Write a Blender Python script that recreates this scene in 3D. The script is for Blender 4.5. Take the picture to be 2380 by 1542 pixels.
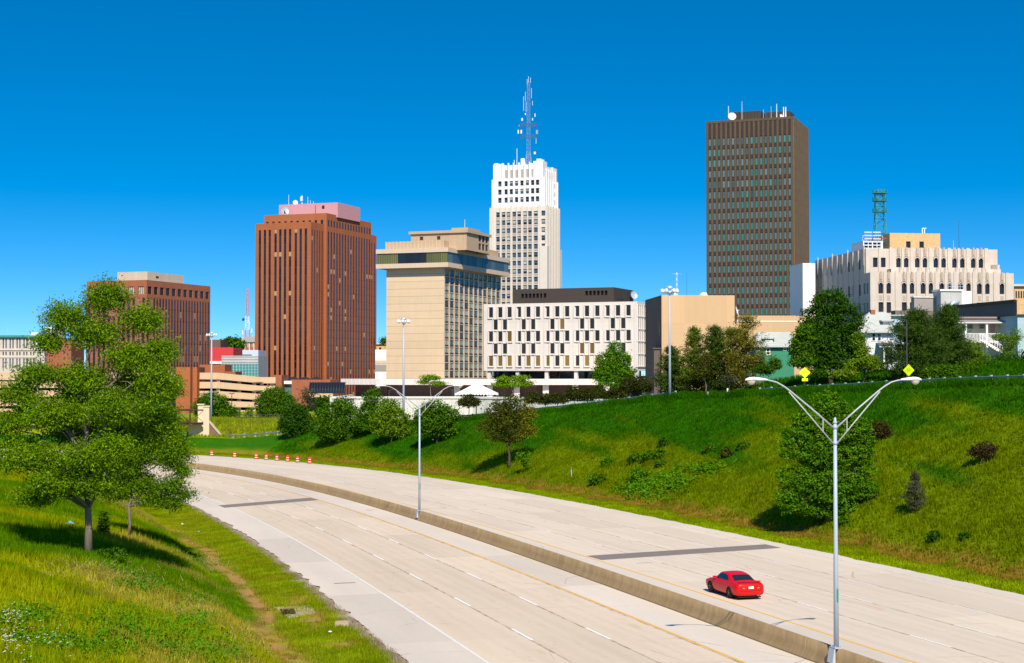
import bpy, bmesh, math, random
import numpy as np
from mathutils import Vector, Matrix
from mathutils.bvhtree import BVHTree

R = math.radians
scene = bpy.context.scene
COL = scene.collection
for o in list(bpy.data.objects):
    bpy.data.objects.remove(o)

# ------------------------------------------------------------------ camera
HC = 11.85                       # eye height above the carriageway below
FPX, CX, CY, HOR = 3600.0, 1190.0, 771.0, 868.0    # measured on a 2380 x 1542 copy of the photograph
TH = math.atan((HOR - CY) / FPX)
cam_d = bpy.data.cameras.new('camera')
cam = bpy.data.objects.new('camera', cam_d)
COL.objects.link(cam)
cam_d.sensor_width = 36
cam_d.lens = 36 * FPX / 2380
cam_d.clip_start = 1
cam_d.clip_end = 20000
cam.location = (0, 0, HC)
cam.rotation_euler = (R(90) + TH, 0, 0)
scene.camera = cam

# ------------------------------------------------------------------ sky, sun, exposure
SUN_AZ, SUN_EL = 171.0, 43.0     # azimuth clockwise from +Y, elevation
world = bpy.data.worlds.new('World')
scene.world = world
world.use_nodes = True
wn = world.node_tree
wn.nodes.clear()
w_out = wn.nodes.new('ShaderNodeOutputWorld')
w_bg = wn.nodes.new('ShaderNodeBackground')
w_sky = wn.nodes.new('ShaderNodeTexSky')
w_sky.sky_type = 'NISHITA'
w_sky.sun_disc = False
w_sky.sun_elevation = R(SUN_EL)
w_sky.sun_rotation = R(SUN_AZ)
w_sky.air_density = 1.0
w_sky.dust_density = 0.3
w_sky.ozone_density = 3.0
# the air is very clear: the deep blue comes down close to the horizon
w_tc = wn.nodes.new('ShaderNodeTexCoord')
w_sep = wn.nodes.new('ShaderNodeSeparateXYZ')
w_mul = wn.nodes.new('ShaderNodeMath'); w_mul.operation = 'MULTIPLY_ADD'
w_mul.inputs[1].default_value = 2.1
w_mul.inputs[2].default_value = 0.092
w_com = wn.nodes.new('ShaderNodeCombineXYZ')
w_nor = wn.nodes.new('ShaderNodeVectorMath'); w_nor.operation = 'NORMALIZE'
w_hs = wn.nodes.new('ShaderNodeHueSaturation')
w_hs.inputs['Hue'].default_value = 0.497
w_hs.inputs['Saturation'].default_value = 1.52
w_hs.inputs['Value'].default_value = 1.0
wl = wn.links.new
wl(w_tc.outputs['Generated'], w_sep.inputs[0])
wl(w_sep.outputs['X'], w_com.inputs['X'])
wl(w_sep.outputs['Y'], w_com.inputs['Y'])
wl(w_sep.outputs['Z'], w_mul.inputs[0])
wl(w_mul.outputs[0], w_com.inputs['Z'])
wl(w_com.outputs[0], w_nor.inputs[0])
wl(w_nor.outputs[0], w_sky.inputs['Vector'])
wl(w_sky.outputs[0], w_hs.inputs['Color'])
wl(w_hs.outputs[0], w_bg.inputs['Color'])
w_bg.inputs['Strength'].default_value = 0.14
wl(w_bg.outputs[0], w_out.inputs['Surface'])

sun_d = bpy.data.lights.new('sun', 'SUN')
sun_d.energy = 4.8
sun_d.angle = R(0.5)
sun_d.color = (1.0, 0.90, 0.76)
sun = bpy.data.objects.new('sun', sun_d)
COL.objects.link(sun)
sdir = Vector((math.sin(R(SUN_AZ)) * math.cos(R(SUN_EL)), math.cos(R(SUN_AZ)) * math.cos(R(SUN_EL)), math.sin(R(SUN_EL))))
sun.rotation_euler = sdir.to_track_quat('Z', 'Y').to_euler()
sun.location = (60, -120, 140)

vs = scene.view_settings
vs.view_transform = 'Standard'
vs.look = 'None'
vs.exposure = 0.26
vs.gamma = 1.0
vs.use_curve_mapping = False

# ------------------------------------------------------------------ helpers
def ray(px, py):
    d = Vector(((px - CX) / FPX, 0, 0)) + Vector((0, math.cos(TH), math.sin(TH))) + Vector((0, -math.sin(TH), math.cos(TH))) * ((CY - py) / FPX)
    return d
def at(px, py, Y):
    d = ray(px, py)
    return Vector((0, 0, HC)) + d * (Y / d.y)
def zp(py, Y):
    return at(CX, py, Y).z
def kx(px):
    d = ray(px, HOR)
    return d.x / d.y

def thing(name, label, cat, loc=(0, 0, 0), rotz=0.0, group=None):
    o = bpy.data.objects.new(name, None)
    o.empty_display_size = 0.5
    COL.objects.link(o)
    o.location = loc
    o.rotation_euler = (0, 0, rotz)
    o['label'] = label
    o['category'] = cat
    if group:
        o['group'] = group
    return o
def tag(o, label=None, cat=None, group=None, kind=None):
    if label: o['label'] = label
    if cat: o['category'] = cat
    if group: o['group'] = group
    if kind: o['kind'] = kind
    return o
def link(name, me, parent=None, loc=None, rot=None):
    o = bpy.data.objects.new(name, me)
    COL.objects.link(o)
    if parent: o.parent = parent
    if loc is not None: o.location = loc
    if rot is not None: o.rotation_euler = rot
    return o
KIDS = {}
def dup(root, loc, rotz=None, label=None, group=None, scale=None):
    def cp(o, par):
        c = o.copy()
        COL.objects.link(c)
        c.parent = par
        for ch in list(o.children):
            cp(ch, c)
        return c
    r = cp(root, None)
    r.location = loc
    if rotz is not None: r.rotation_euler = (0, 0, rotz)
    if label: r['label'] = label
    if group: r['group'] = group
    if scale: r.scale = scale if isinstance(scale, (tuple, list)) else (scale,) * 3
    return r

class MB:
    def __init__(s):
        s.v, s.f, s.m = [], [], []
    def quad(s, a, b, c, d, m=0):
        n = len(s.v)
        s.v += [tuple(a), tuple(b), tuple(c), tuple(d)]
        s.f.append((n, n + 1, n + 2, n + 3)); s.m.append(m)
    def poly(s, pts, m=0):
        n = len(s.v)
        s.v += [tuple(p) for p in pts]
        s.f.append(tuple(range(n, n + len(pts)))); s.m.append(m)
    def box(s, x0, x1, y0, y1, z0, z1, m=0):
        n = len(s.v)
        s.v += [(x0, y0, z0), (x1, y0, z0), (x1, y1, z0), (x0, y1, z0), (x0, y0, z1), (x1, y0, z1), (x1, y1, z1), (x0, y1, z1)]
        for q in ((0, 3, 2, 1), (4, 5, 6, 7), (0, 1, 5, 4), (1, 2, 6, 5), (2, 3, 7, 6), (3, 0, 4, 7)):
            s.f.append(tuple(n + i for i in q)); s.m.append(m)
    def prism(s, poly, z0, z1, m=0):
        n, k = len(s.v), len(poly)
        s.v += [(p[0], p[1], z0) for p in poly] + [(p[0], p[1], z1) for p in poly]
        for i in range(k):
            j = (i + 1) % k
            s.f.append((n + i, n + j, n + k + j, n + k + i)); s.m.append(m)
        s.f.append(tuple(n + i for i in reversed(range(k)))); s.m.append(m)
        s.f.append(tuple(n + k + i for i in range(k))); s.m.append(m)
    def tube(s, pts, r, n=8, m=0, cap=True):
        pts = [Vector(p) for p in pts]
        rs = r if isinstance(r, (list, tuple)) else [r] * len(pts)
        base = len(s.v)
        prev = None
        for i, p in enumerate(pts):
            t = (pts[min(i + 1, len(pts) - 1)] - pts[max(i - 1, 0)]).normalized()
            if prev is None:
                a = t.orthogonal().normalized()
            else:
                a = (prev - t * prev.dot(t))
                a = a.normalized() if a.length > 1e-6 else t.orthogonal().normalized()
            prev = a
            b = t.cross(a)
            for k in range(n):
                an = 2 * math.pi * k / n
                s.v.append(tuple(p + (a * math.cos(an) + b * math.sin(an)) * rs[i]))
        for i in range(len(pts) - 1):
            for k in range(n):
                k2 = (k + 1) % n
                s.f.append((base + i * n + k, base + i * n + k2, base + (i + 1) * n + k2, base + (i + 1) * n + k)); s.m.append(m)
        if cap:
            s.f.append(tuple(base + k for k in reversed(range(n)))); s.m.append(m)
            e = base + (len(pts) - 1) * n
            s.f.append(tuple(e + k for k in range(n))); s.m.append(m)
    def lathe(s, prof, n=12, c=(0, 0), m=0):          # prof: (radius, z)
        base = len(s.v)
        for r, z in prof:
            for k in range(n):
                an = 2 * math.pi * k / n
                s.v.append((c[0] + r * math.cos(an), c[1] + r * math.sin(an), z))
        for i in range(len(prof) - 1):
            mm = m[i] if isinstance(m, (list, tuple)) else m
            for k in range(n):
                k2 = (k + 1) % n
                s.f.append((base + i * n + k, base + i * n + k2, base + (i + 1) * n + k2, base + (i + 1) * n + k)); s.m.append(mm)
        m1 = m[-1] if isinstance(m, (list, tuple)) else m
        s.f.append(tuple(base + k for k in reversed(range(n)))); s.m.append(m[0] if isinstance(m, (list, tuple)) else m)
        s.f.append(tuple(base + (len(prof) - 1) * n + k for k in range(n))); s.m.append(m1)
    def mesh(s, name, mats, smooth=False):
        me = bpy.data.meshes.new(name)
        me.from_pydata(s.v, [], s.f)
        for mt in (mats if isinstance(mats, (list, tuple)) else [mats]):
            me.materials.append(mt)
        me.polygons.foreach_set('material_index', s.m)
        if smooth:
            me.polygons.foreach_set('use_smooth', [True] * len(s.f))
        me.update()
        return me
    def build(s, name, mats, parent=None, smooth=False, loc=None, rot=None):
        return link(name, s.mesh(name, mats, smooth), parent, loc, rot)

def np_mesh(name, V, F, mats, mi=None, attrs=None, colattr=None, smooth=False):
    me = bpy.data.meshes.new(name)
    nv, nf, k = len(V), len(F), F.shape[1]
    me.vertices.add(nv)
    me.vertices.foreach_set('co', np.ascontiguousarray(V, np.float32).ravel())
    me.loops.add(nf * k)
    me.loops.foreach_set('vertex_index', np.ascontiguousarray(F, np.int32).ravel())
    me.polygons.add(nf)
    me.polygons.foreach_set('loop_start', np.arange(0, nf * k, k, dtype=np.int32))
    me.polygons.foreach_set('loop_total', np.full(nf, k, np.int32))
    for mt in (mats if isinstance(mats, (list, tuple)) else [mats]):
        me.materials.append(mt)
    if mi is not None:
        me.polygons.foreach_set('material_index', np.ascontiguousarray(mi, np.int32))
    if smooth:
        me.polygons.foreach_set('use_smooth', np.ones(nf, bool))
    me.update(calc_edges=True)
    if attrs:
        for an, (dom, arr) in attrs.items():
            a = me.attributes.new(an, 'FLOAT', dom)
            a.data.foreach_set('value', np.ascontiguousarray(arr, np.float32))
    if colattr is not None:
        a = me.attributes.new('Col', 'FLOAT_COLOR', 'POINT')
        c4 = np.ones((nv, 4), np.float32); c4[:, :3] = colattr
        a.data.foreach_set('color', c4.ravel())
    return me

# ---- numpy value noise
_rs = np.random.RandomState(7)
_tab = _rs.rand(256, 256).astype(np.float32)
def vnoise(x, y):
    xi = np.floor(x).astype(int); yi = np.floor(y).astype(int)
    fx = x - xi; fy = y - yi
    fx = fx * fx * (3 - 2 * fx); fy = fy * fy * (3 - 2 * fy)
    g = lambda a, b: _tab[a & 255, b & 255]
    return (g(xi, yi) * (1 - fx) + g(xi + 1, yi) * fx) * (1 - fy) + (g(xi, yi + 1) * (1 - fx) + g(xi + 1, yi + 1) * fx) * fy
def fbm(x, y, o=4):
    t = 0; a = 0.5; n = 0
    for i in range(o):
        t = t + a * vnoise(x * 2 ** i + 17.3 * i, y * 2 ** i + 9.1 * i); n += a; a *= .5
    return t / n
def sstep(a, b, x):
    t = np.clip((x - a) / (b - a), 0, 1)
    return t * t * (3 - 2 * t)

# ---- node shorthand
class NT:
    def __init__(s, name):
        s.mat = bpy.data.materials.new(name)
        s.mat.use_nodes = True
        s.t = s.mat.node_tree
        s.t.nodes.clear()
        s.out = s.t.nodes.new('ShaderNodeOutputMaterial')
    def node(s, typ, **kw):
        n = s.t.nodes.new('ShaderNode' + typ)
        for k, v in kw.items():
            setattr(n, k, v)
        return n
    def put(s, sock, val):
        if isinstance(val, bpy.types.NodeSocket):
            s.t.links.new(val, sock)
        elif val is not None:
            if hasattr(sock.default_value, '__len__') and not hasattr(val, '__len__'):
                val = (val,) * len(sock.default_value)
            if hasattr(sock.default_value, '__len__') and len(sock.default_value) == 4 and len(val) == 3:
                val = tuple(val) + (1,)
            sock.default_value = val
    def math(s, op, a, b=None, c=None, clamp=False):
        n = s.node('Math', operation=op, use_clamp=clamp)
        s.put(n.inputs[0], a)
        if b is not None: s.put(n.inputs[1], b)
        if c is not None: s.put(n.inputs[2], c)
        return n.outputs[0]
    def mix(s, f, a, b, blend='MIX'):
        n = s.node('Mix', data_type='RGBA', blend_type=blend)
        s.put(n.inputs[0], f); s.put(n.inputs[6], a); s.put(n.inputs[7], b)
        return n.outputs[2]
    def ramp(s, x, a, b, va=0.0, vb=1.0):
        n = s.node('MapRange', interpolation_type='SMOOTHSTEP')
        s.put(n.inputs[0], x)
        for i, v in enumerate((a, b, va, vb)): s.put(n.inputs[i + 1], v)
        return n.outputs[0]
    def coord(s, which='Object'):
        return s.node('TexCoord').outputs[which]
    def noise(s, vec, scale, detail=4, rough=.55, out=0):
        n = s.node('TexNoise')
        s.put(n.inputs['Vector'], vec); s.put(n.inputs['Scale'], scale); s.put(n.inputs['Detail'], detail); s.put(n.inputs['Roughness'], rough)
        return n.outputs[out]
    def vmul(s, vec, v):
        n = s.node('VectorMath', operation='MULTIPLY')
        s.put(n.inputs[0], vec); s.put(n.inputs[1], v)
        return n.outputs[0]
    def sep(s, vec):
        n = s.node('SeparateXYZ'); s.put(n.inputs[0], vec)
        return n.outputs
    def comb(s, x=0, y=0, z=0):
        n = s.node('CombineXYZ')
        for i, v in enumerate((x, y, z)): s.put(n.inputs[i], v)
        return n.outputs[0]
    def bump(s, h, strength=.3, dist=.02):
        n = s.node('Bump'); s.put(n.inputs['Height'], h)
        n.inputs['Strength'].default_value = strength; n.inputs['Distance'].default_value = dist
        return n.outputs[0]
    def bsdf(s, col, rough=.8, spec=.3, metal=0, normal=None, alpha=None, coat=0, trans=0):
        n = s.node('BsdfPrincipled')
        s.put(n.inputs['Base Color'], col); s.put(n.inputs['Roughness'], rough)
        s.put(n.inputs['Specular IOR Level'], spec); s.put(n.inputs['Metallic'], metal)
        if normal is not None: s.put(n.inputs['Normal'], normal)
        if coat: n.inputs['Coat Weight'].default_value = coat; n.inputs['Coat Roughness'].default_value = .05
        if trans: n.inputs['Transmission Weight'].default_value = trans
        s.t.links.new(n.outputs[0], s.out.inputs['Surface'])
        return s.mat

def mat(name, col, rough=.8, spec=.3, metal=0, amt=.12, scale=.6, fine=.06, fscale=9., streak=0., coat=0, bumpy=0.):
    """plain weathered surface: broad blotches, fine grain and (walls) vertical rain streaks"""
    t = NT(name)
    co = t.coord()
    a = t.noise(co, scale, 5)
    b = t.noise(co, fscale, 3)
    f = t.math('MULTIPLY_ADD', a, 2 * amt, 1 - amt)
    f = t.math('MULTIPLY', f, t.math('MULTIPLY_ADD', b, 2 * fine, 1 - fine))
    if streak:
        sv = t.vmul(co, (1.2, 1.2, .05))
        f = t.math('MULTIPLY', f, t.math('MULTIPLY_ADD', t.noise(sv, 1.6, 4), 2 * streak, 1 - streak))
    c = t.mix(1.0, tuple(col) + (1,), t.comb(f, f, f), 'MULTIPLY')
    nrm = t.bump(b, bumpy, .02) if bumpy else None
    return t.bsdf(c, rough, spec, metal, nrm, coat=coat)

def text_part(body, size, loc, rot, parent, m, name='lettering', extrude=.002):
    cu = bpy.data.curves.new(name, 'FONT')
    cu.body = body; cu.size = size; cu.align_x = 'CENTER'; cu.align_y = 'CENTER'; cu.extrude = extrude
    tmp = bpy.data.objects.new('tmp', cu)
    me = bpy.data.meshes.new_from_object(tmp)
    bpy.data.objects.remove(tmp)
    me.materials.append(m)
    return link(name, me, parent, loc, rot)

# ------------------------------------------------------------------ the road's line: s along the median, o to the side, z falls 1.15 %
_q = (13.4594946, .272882464, -1.90171986e-4, 4.44861713e-3, -7.62808767e-3, 8.79887113e-3)
SLOPE = .01154
RS = np.arange(-130, 520, .25)
_t = RS / 200
_k = _q[2] + _q[3] * _t + _q[4] * _t ** 2 + _q[5] * _t ** 3
_k = np.where(RS < 0, 0, _k)
_k = np.where(RS > 235, np.clip(.0092 - (RS - 300) * .0002, 0, .0092), _k)
RH = np.cumsum(_k) * .25
_i0 = int(np.argmin(abs(RS)))
RH += _q[1] - RH[_i0]
RX = np.cumsum(-np.sin(RH)) * .25
RY = np.cumsum(np.cos(RH)) * .25
RX += _q[0] - RX[_i0]
RY += 60 - RY[_i0]
def rxy(s, o):
    s = np.asarray(s, float)
    h = np.interp(s, RS, RH)
    return np.interp(s, RS, RX) + o * np.cos(h), np.interp(s, RS, RY) + o * np.sin(h)
def rz(s):
    return -SLOPE * np.interp(s, RS, RY)
def rp(s, o, dz=0.):
    x, y = rxy(s, o)
    return Vector((float(x), float(y), float(rz(s)) + dz))
def rhead(s):
    return float(np.interp(s, RS, RH))

OL, OR = -15.12, 23.58
def crest_h(s):
    return np.interp(s, [-130, 40, 76, 88, 112, 131.5, 149, 162.5, 178.5, 189.5, 212, 229, 300], [12.9, 12.8, 12.4, 12.09, 11.36, 10.93, 9.42, 8.38, 7.09, 6.2, 4.18, 2.67, 2.3])
def crest_o(s):
    return 28.5 + crest_h(s) / .5
RAMP0, RAMP1 = 1.7, 8.2
def height(s, o):
    """ground level at (s, o)"""
    s = np.asarray(s, float); o = np.asarray(o, float)
    x, y = rxy(s, o)
    z0 = rz(s)
    und = (fbm(x * .11, y * .11, 3) - .5)
    # bank on the near side of the road
    d = OL - o
    cap = np.interp(s, [-130, 110, 190, 300], [7.0, 6.6, 4.0, 3.0])
    up = np.maximum(0, d - 5.6) * .43
    up = cap * (1 - np.exp(-np.maximum(up, 0) / cap * 1.15))
    left = np.interp(d, [0, 1.2, 3.8, 5.6, 7], [-.06, -.06, -.42, -.30, 0]) + up + und * sstep(6, 14, d) * 1.3
    # embankment, slip road and the ground behind it
    hc = crest_h(s); oc = crest_o(s); t = o - oc
    toe = np.interp(o, [OR, 24.4, 27.5, 28.5], [-.06, -.05, .08, .12])
    sl = np.clip(.5 * (o - 28.3), 0, None)
    slope = np.where(o < 28.5, toe, np.minimum(sl, hc))
    slope = slope + und * 1.0 * sstep(29, 33, o) * sstep(0, -4, t)
    a = 1 - sstep(133, 147, s)
    c = sstep(190, 206, s)
    back = a * (2.55 * sstep(9, 21, t) + .6 * sstep(25, 60, t)) + c * (2.9 - (hc - 2.6)) * sstep(2.0, 11., t)
    slope = slope + np.where(t > 1.9, back, 0) + und * .5 * sstep(9, 14, t) * np.maximum(a, c)
    z = np.where(o < OL, left, np.where(o > OR, slope, -.06))
    return z0 + z
def gp(s, o, dz=0.):
    x, y = rxy(s, o)
    return Vector((float(x), float(y), float(height(s, o)) + dz))

_ss = np.arange(-40, 505, 1.)
def to_so(x, y):
    X, Y = rxy(_ss, 0.)
    i = int(np.argmin((X - x) ** 2 + (Y - y) ** 2)); s = _ss[i]; h = rhead(s)
    o = (x - X[i]) * math.cos(h) + (y - Y[i]) * math.sin(h)
    return s, o

def grass_col(s, o):
    """the colour the turf itself has: seed heads, straw, clover, bare soil"""
    s = np.asarray(s, float); o = np.asarray(o, float)
    x, y = rxy(s, o)
    n1 = fbm(x * .07 + 3, y * .07, 3)[..., None]; n2 = fbm(x * .31, y * .31 + 40, 3)[..., None]; n3 = fbm(x * 1.3 + 9, y * 1.3, 2)[..., None]
    A = lambda *c: np.array(c)
    yel, grn, straw, dirt = A(.300, .330, .003), A(.100, .215, .001), A(.44, .30, .06), A(.46, .235, .085)
    m = sstep(.40, .58, n1 * .6 + n2 * .4)
    L = grn * (1 - m) + yel * m
    st = sstep(.58, .68, fbm(x * .16 + 50, y * .16 + 20, 4)[..., None]) * .42
    L = L * (1 - st) + straw * st
    d = (OL - o)[..., None]
    ver = sstep(5.2, 3.0, d)
    vc = A(.180, .285, .002) * (1 - n2) + A(.310, .32, .008) * n2
    L = L * (1 - ver) + vc * ver
    wob = (vnoise(s * .12, s * 0 + 3) - .5)[..., None] * 1.2
    tr = sstep(.70, .30, np.abs(d - 4.3 - wob)) * (sstep(8, 16, s) * sstep(84, 72, s))[..., None] * (.35 + .65 * sstep(.30, .48, n3))
    tr2 = sstep(.9, .3, np.abs(d - 1.9 - wob * .5)) * (sstep(10, 16, s) * sstep(40, 30, s))[..., None] * sstep(.5, .62, n2) * .7
    tr = np.maximum(tr, tr2)
    L = L * (1 - tr) + dirt * tr
    gv = sstep(.7, .15, d + (n3 - .5) * .9)
    L = L * (1 - gv) + A(.42, .33, .24) * gv
    # the far side
    oc = crest_o(s)
    f = ((o - 28.5) / (oc - 28.5))[..., None]
    u, ol, brn, vg = A(.030, .130, .001), A(.150, .205, .001), A(.33, .20, .026), A(.250, .330, .002)
    stre = fbm(s * .035 + o * .05, o * .28 - s * .05, 4)[..., None]
    lim = np.interp(s, [20, 60, 100, 150, 200], [.80, .66, .50, .34, .30])[..., None]
    mm = sstep(.26, -.26, f - lim + (stre - .5) * 1.5 + (n2 - .5) * .15)
    Rr = u * (1 - mm) + ol * mm
    pat = sstep(.60, .70, n1 * .5 + n3 * .5) * .5
    Rr = Rr * (1 - pat) + A(.055, .155, .003) * pat
    sd = sstep(.60, .78, stre) * .35 * mm
    Rr = Rr * (1 - sd) + A(.25, .20, .015) * sd
    oo = o[..., None] + (n2 - .5) * 2.6
    bb = sstep(26.2, 27.2, oo) * sstep(30.2, 28.6, oo) * sstep(.30, .55, n3 * .5 + n2 * .5) * .85
    Rr = Rr * (1 - bb) + brn * bb
    vv = sstep(26.8, 25.6, oo)
    Rr = Rr * (1 - vv) + (vg * (.8 + .4 * n2)) * vv
    top = sstep(1.0, 1.12, f)
    far = sstep(196, 210, s)[..., None]
    T = A(.034, .135, .001) * (1 - far) + (A(.25, .36, .004) * (1 - n2) + A(.25, .26, .015) * n2) * far
    Rr = Rr * (1 - top) + T * top
    return np.where((o < 0)[..., None], L, Rr)

def grid_faces(ns, no, off=0):
    i, j = np.meshgrid(np.arange(ns - 1), np.arange(no - 1), indexing='ij')
    a = (i * no + j).ravel() + off
    return np.stack([a, a + 1, a + no + 1, a + no], 1)

# ---- materials of turf
def turf_mat(name, blade):
    t = NT(name)
    at_ = t.node('Attribute', attribute_name='Col').outputs['Color']
    co = t.coord()
    n = t.noise(co, 1.1, 5, .65); n2 = t.noise(co, 7., 4, .7)
    f = t.math('MULTIPLY', t.math('MULTIPLY_ADD', n, .7, .65), t.math('MULTIPLY_ADD', n2, .9, .55))
    if blade:
        f = t.math('MULTIPLY_ADD', n, .5, .75)
    c = t.mix(1.0, at_, t.comb(f, f, f), 'MULTIPLY')
    if not blade:
        return t.bsdf(c, .95, .05, 0, t.bump(n2, .9, .12))
    d = t.node('BsdfDiffuse'); t.put(d.inputs[0], c)
    tr = t.node('BsdfTranslucent'); t.put(tr.inputs[0], c)
    m = t.node('MixShader'); m.inputs[0].default_value = .35
    t.t.links.new(d.outputs[0], m.inputs[1]); t.t.links.new(tr.outputs[0], m.inputs[2])
    t.t.links.new(m.outputs[0], t.out.inputs['Surface'])
    return t.mat
M = {}
M['turf'] = turf_mat('turf', False)
M['blade'] = turf_mat('grass_blade', True)

# ---- the ground: near bank, road bed, embankment and the land behind, in one sheet
_sg = np.concatenate([np.arange(-75, 130, 1.0), np.arange(130, 420, 2.0)])
_og = np.concatenate([np.arange(-84, -15.2, 1.0), [OL, -6., 4., 14., OR, 24.4, 25.4, 26.4, 27.5, 28.5], np.arange(29.5, 62, .8), np.arange(62, 170, 3.)])
_S, _O = np.meshgrid(_sg, _og, indexing='ij')
_X, _Y = rxy(_S, _O)
_Z = height(_S, _O)
_V = np.stack([_X, _Y, _Z], -1).reshape(-1, 3)
_F = grid_faces(len(_sg), len(_og))
ground = link('ground', np_mesh('ground', _V, _F, M['turf'], colattr=grass_col(_S, _O).reshape(-1, 3), smooth=True))
tag(ground, kind='structure')
BVH = BVHTree.FromPolygons([tuple(v) for v in _V.tolist()], [tuple(f) for f in _F.tolist()])
def hit(px, py, far=600):
    for k in range(40):              # a point just above a skyline drops to the crest below it
        r = BVH.ray_cast(Vector((0, 0, HC)), ray(px, py + k * .5).normalized(), far)
        if r[0] is not None: return r[0]
def gz(x, y):
    r = BVH.ray_cast(Vector((x, y, 200)), Vector((0, 0, -1)))
    return r[0].z if r[0] else 0.0

# ---- land out to the horizon
t_ = NT('plain')
_c = t_.coord(); _n = t_.noise(_c, .02, 6)
M['plain'] = t_.bsdf(t_.mix(_n, (.05, .09, .02, 1), (.13, .12, .07, 1)), .95, .05)
mb = MB()
mb.quad((-9000, -600, -7.0), (9000, -600, -7.0), (9000, 12000, -7.0), (-9000, 12000, -7.0))
tag(mb.build('plain', M['plain']), kind='structure')

# ---- carriageways
JOINTS = [-11.9, -8.25, -4.6, -1.2, 5.95, 9.72, 13.52, 17.62, 22.2]
def road_mat(name, col, stain, joints):
    t = NT(name)
    uv = t.coord('UV'); x, y, _ = t.sep(uv)
    broad = t.noise(t.comb(t.math('MULTIPLY', x, .05), t.math('MULTIPLY', y, .35), 0), 1., 5, .6)
    fine = t.noise(t.comb(x, y, 0), 3.5, 5, .7)
    grain = t.noise(t.comb(x, y, 0), 28., 2, .6)
    f = t.math('MULTIPLY', t.math('MULTIPLY_ADD', broad, .26, .87), t.math('MULTIPLY_ADD', fine, .16, .92))
    f = t.math('MULTIPLY', f, t.math('MULTIPLY_ADD', grain, .10, .95))
    c = t.mix(1.0, tuple(col) + (1,), t.comb(f, f, f), 'MULTIPLY')
    # slabs differ a little from one to the next
    wn_ = t.node('TexWhiteNoise', noise_dimensions='2D')
    t.put(wn_.inputs['Vector'], t.comb(t.math('FLOOR', t.math('DIVIDE', x, 18.)), t.math('FLOOR', t.math('DIVIDE', t.math('ADD', y, .9), 3.66)), 0))
    sv = t.math('MULTIPLY_ADD', wn_.outputs[0], .13, .935)
    c = t.mix(1.0, c, t.comb(sv, sv, sv), 'MULTIPLY')
    # rubber darkened wheel paths and the oily strip between them
    if joints:
        for (y0, y1, pw) in ((-11.78, -1.03, 3.583), (6.08, 17.5, 3.807)):
            q = t.math('FRACT', t.math('DIVIDE', t.math('SUBTRACT', y, y0), pw))
            wp = t.math('ABSOLUTE', t.math('SUBTRACT', t.math('ABSOLUTE', t.math('SUBTRACT', q, .5)), .235))
            k = t.math('MULTIPLY', t.ramp(wp, .13, .03, 0, 1), t.math('MULTIPLY', t.math('GREATER_THAN', y, y0), t.math('LESS_THAN', y, y1)))
            k = t.math('MULTIPLY', k, t.ramp(t.noise(t.comb(t.math('MULTIPLY', x, .03), t.math('MULTIPLY', y, .4), 9.), 1., 4), .30, .65, .02, .10))
            c = t.mix(k, c, (.28, .21, .15, 1))
            k = t.math('MULTIPLY', t.ramp(t.math('ABSOLUTE', t.math('SUBTRACT', q, .5)), .09, .01, 0, 1), t.math('MULTIPLY', t.math('GREATER_THAN', y, y0), t.math('LESS_THAN', y, y1)))
            k = t.math('MULTIPLY', k, t.ramp(t.noise(t.comb(t.math('MULTIPLY', x, .5), t.math('MULTIPLY', y, 2.), 4.), 1., 5, .7), .40, .75, .01, .18))
            c = t.mix(k, c, (.24, .18, .13, 1))
    # rust coloured stains
    st = t.ramp(t.noise(t.comb(t.math('MULTIPLY', x, .16), t.math('MULTIPLY', y, .5), 3.3), 1., 5, .65), .60, .74, 0, stain)
    c = t.mix(st, c, (.52, .27, .12, 1))
    dk = t.ramp(t.noise(t.comb(t.math('MULTIPLY', x, .55), t.math('MULTIPLY', y, 1.1), 8.), 1., 4, .7), .69, .75, 0, .45 * (stain + .3))
    c = t.mix(dk, c, (.25, .17, .11, 1))
    # longitudinal joints, open in places
    jn = t.noise(t.comb(t.math('MULTIPLY', x, .6), 0, 5.), 1., 5, .7)
    jw = t.math('MULTIPLY_ADD', jn, .13, -.005)
    off = t.math('MULTIPLY_ADD', t.noise(t.comb(t.math('MULTIPLY', x, .8), 0, 1.), 1., 4, .7), .16, -.08)
    dm = None
    for j in joints:
        d = t.math('ABSOLUTE', t.math('SUBTRACT', t.math('ADD', y, off), j))
        dm = d if dm is None else t.math('MINIMUM', dm, d)
    if dm is not None:
        jm = t.math('MULTIPLY', t.ramp(t.math('SUBTRACT', dm, jw), .018, -.02, 0, 1), t.ramp(jn, .34, .66, .14, .80))
        c = t.mix(jm, c, (.20, .13, .08, 1))
    # transverse joints and a few cracks
    fx = t.math('FRACT', t.math('DIVIDE', t.math('ADD', x, t.math('MULTIPLY_ADD', t.noise(t.comb(0, y, 0), 1.4, 3), .35, t.math('MULTIPLY', y, .18))), 18.))
    tj = t.ramp(t.math('ABSOLUTE', t.math('SUBTRACT', fx, .5)), .0032, .001, 0, .38)
    tj = t.math('MULTIPLY', tj, t.ramp(t.noise(t.comb(x, y, 7.), .5, 3), .42, .55))
    c = t.mix(tj, c, (.30, .20, .13, 1))
    vo = t.node('TexVoronoi', feature='DISTANCE_TO_EDGE')
    wv = t.node('VectorMath', operation='ADD')
    t.put(wv.inputs[0], t.comb(t.math('MULTIPLY', x, .10), t.math('MULTIPLY', y, .17), 0))
    t.put(wv.inputs[1], t.vmul(t.noise(t.comb(x, y, 0), 1.2, 3, .6, 1), (.07, .07, 0)))
    t.put(vo.inputs['Vector'], wv.outputs[0]); vo.inputs['Scale'].default_value = 1.
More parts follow.
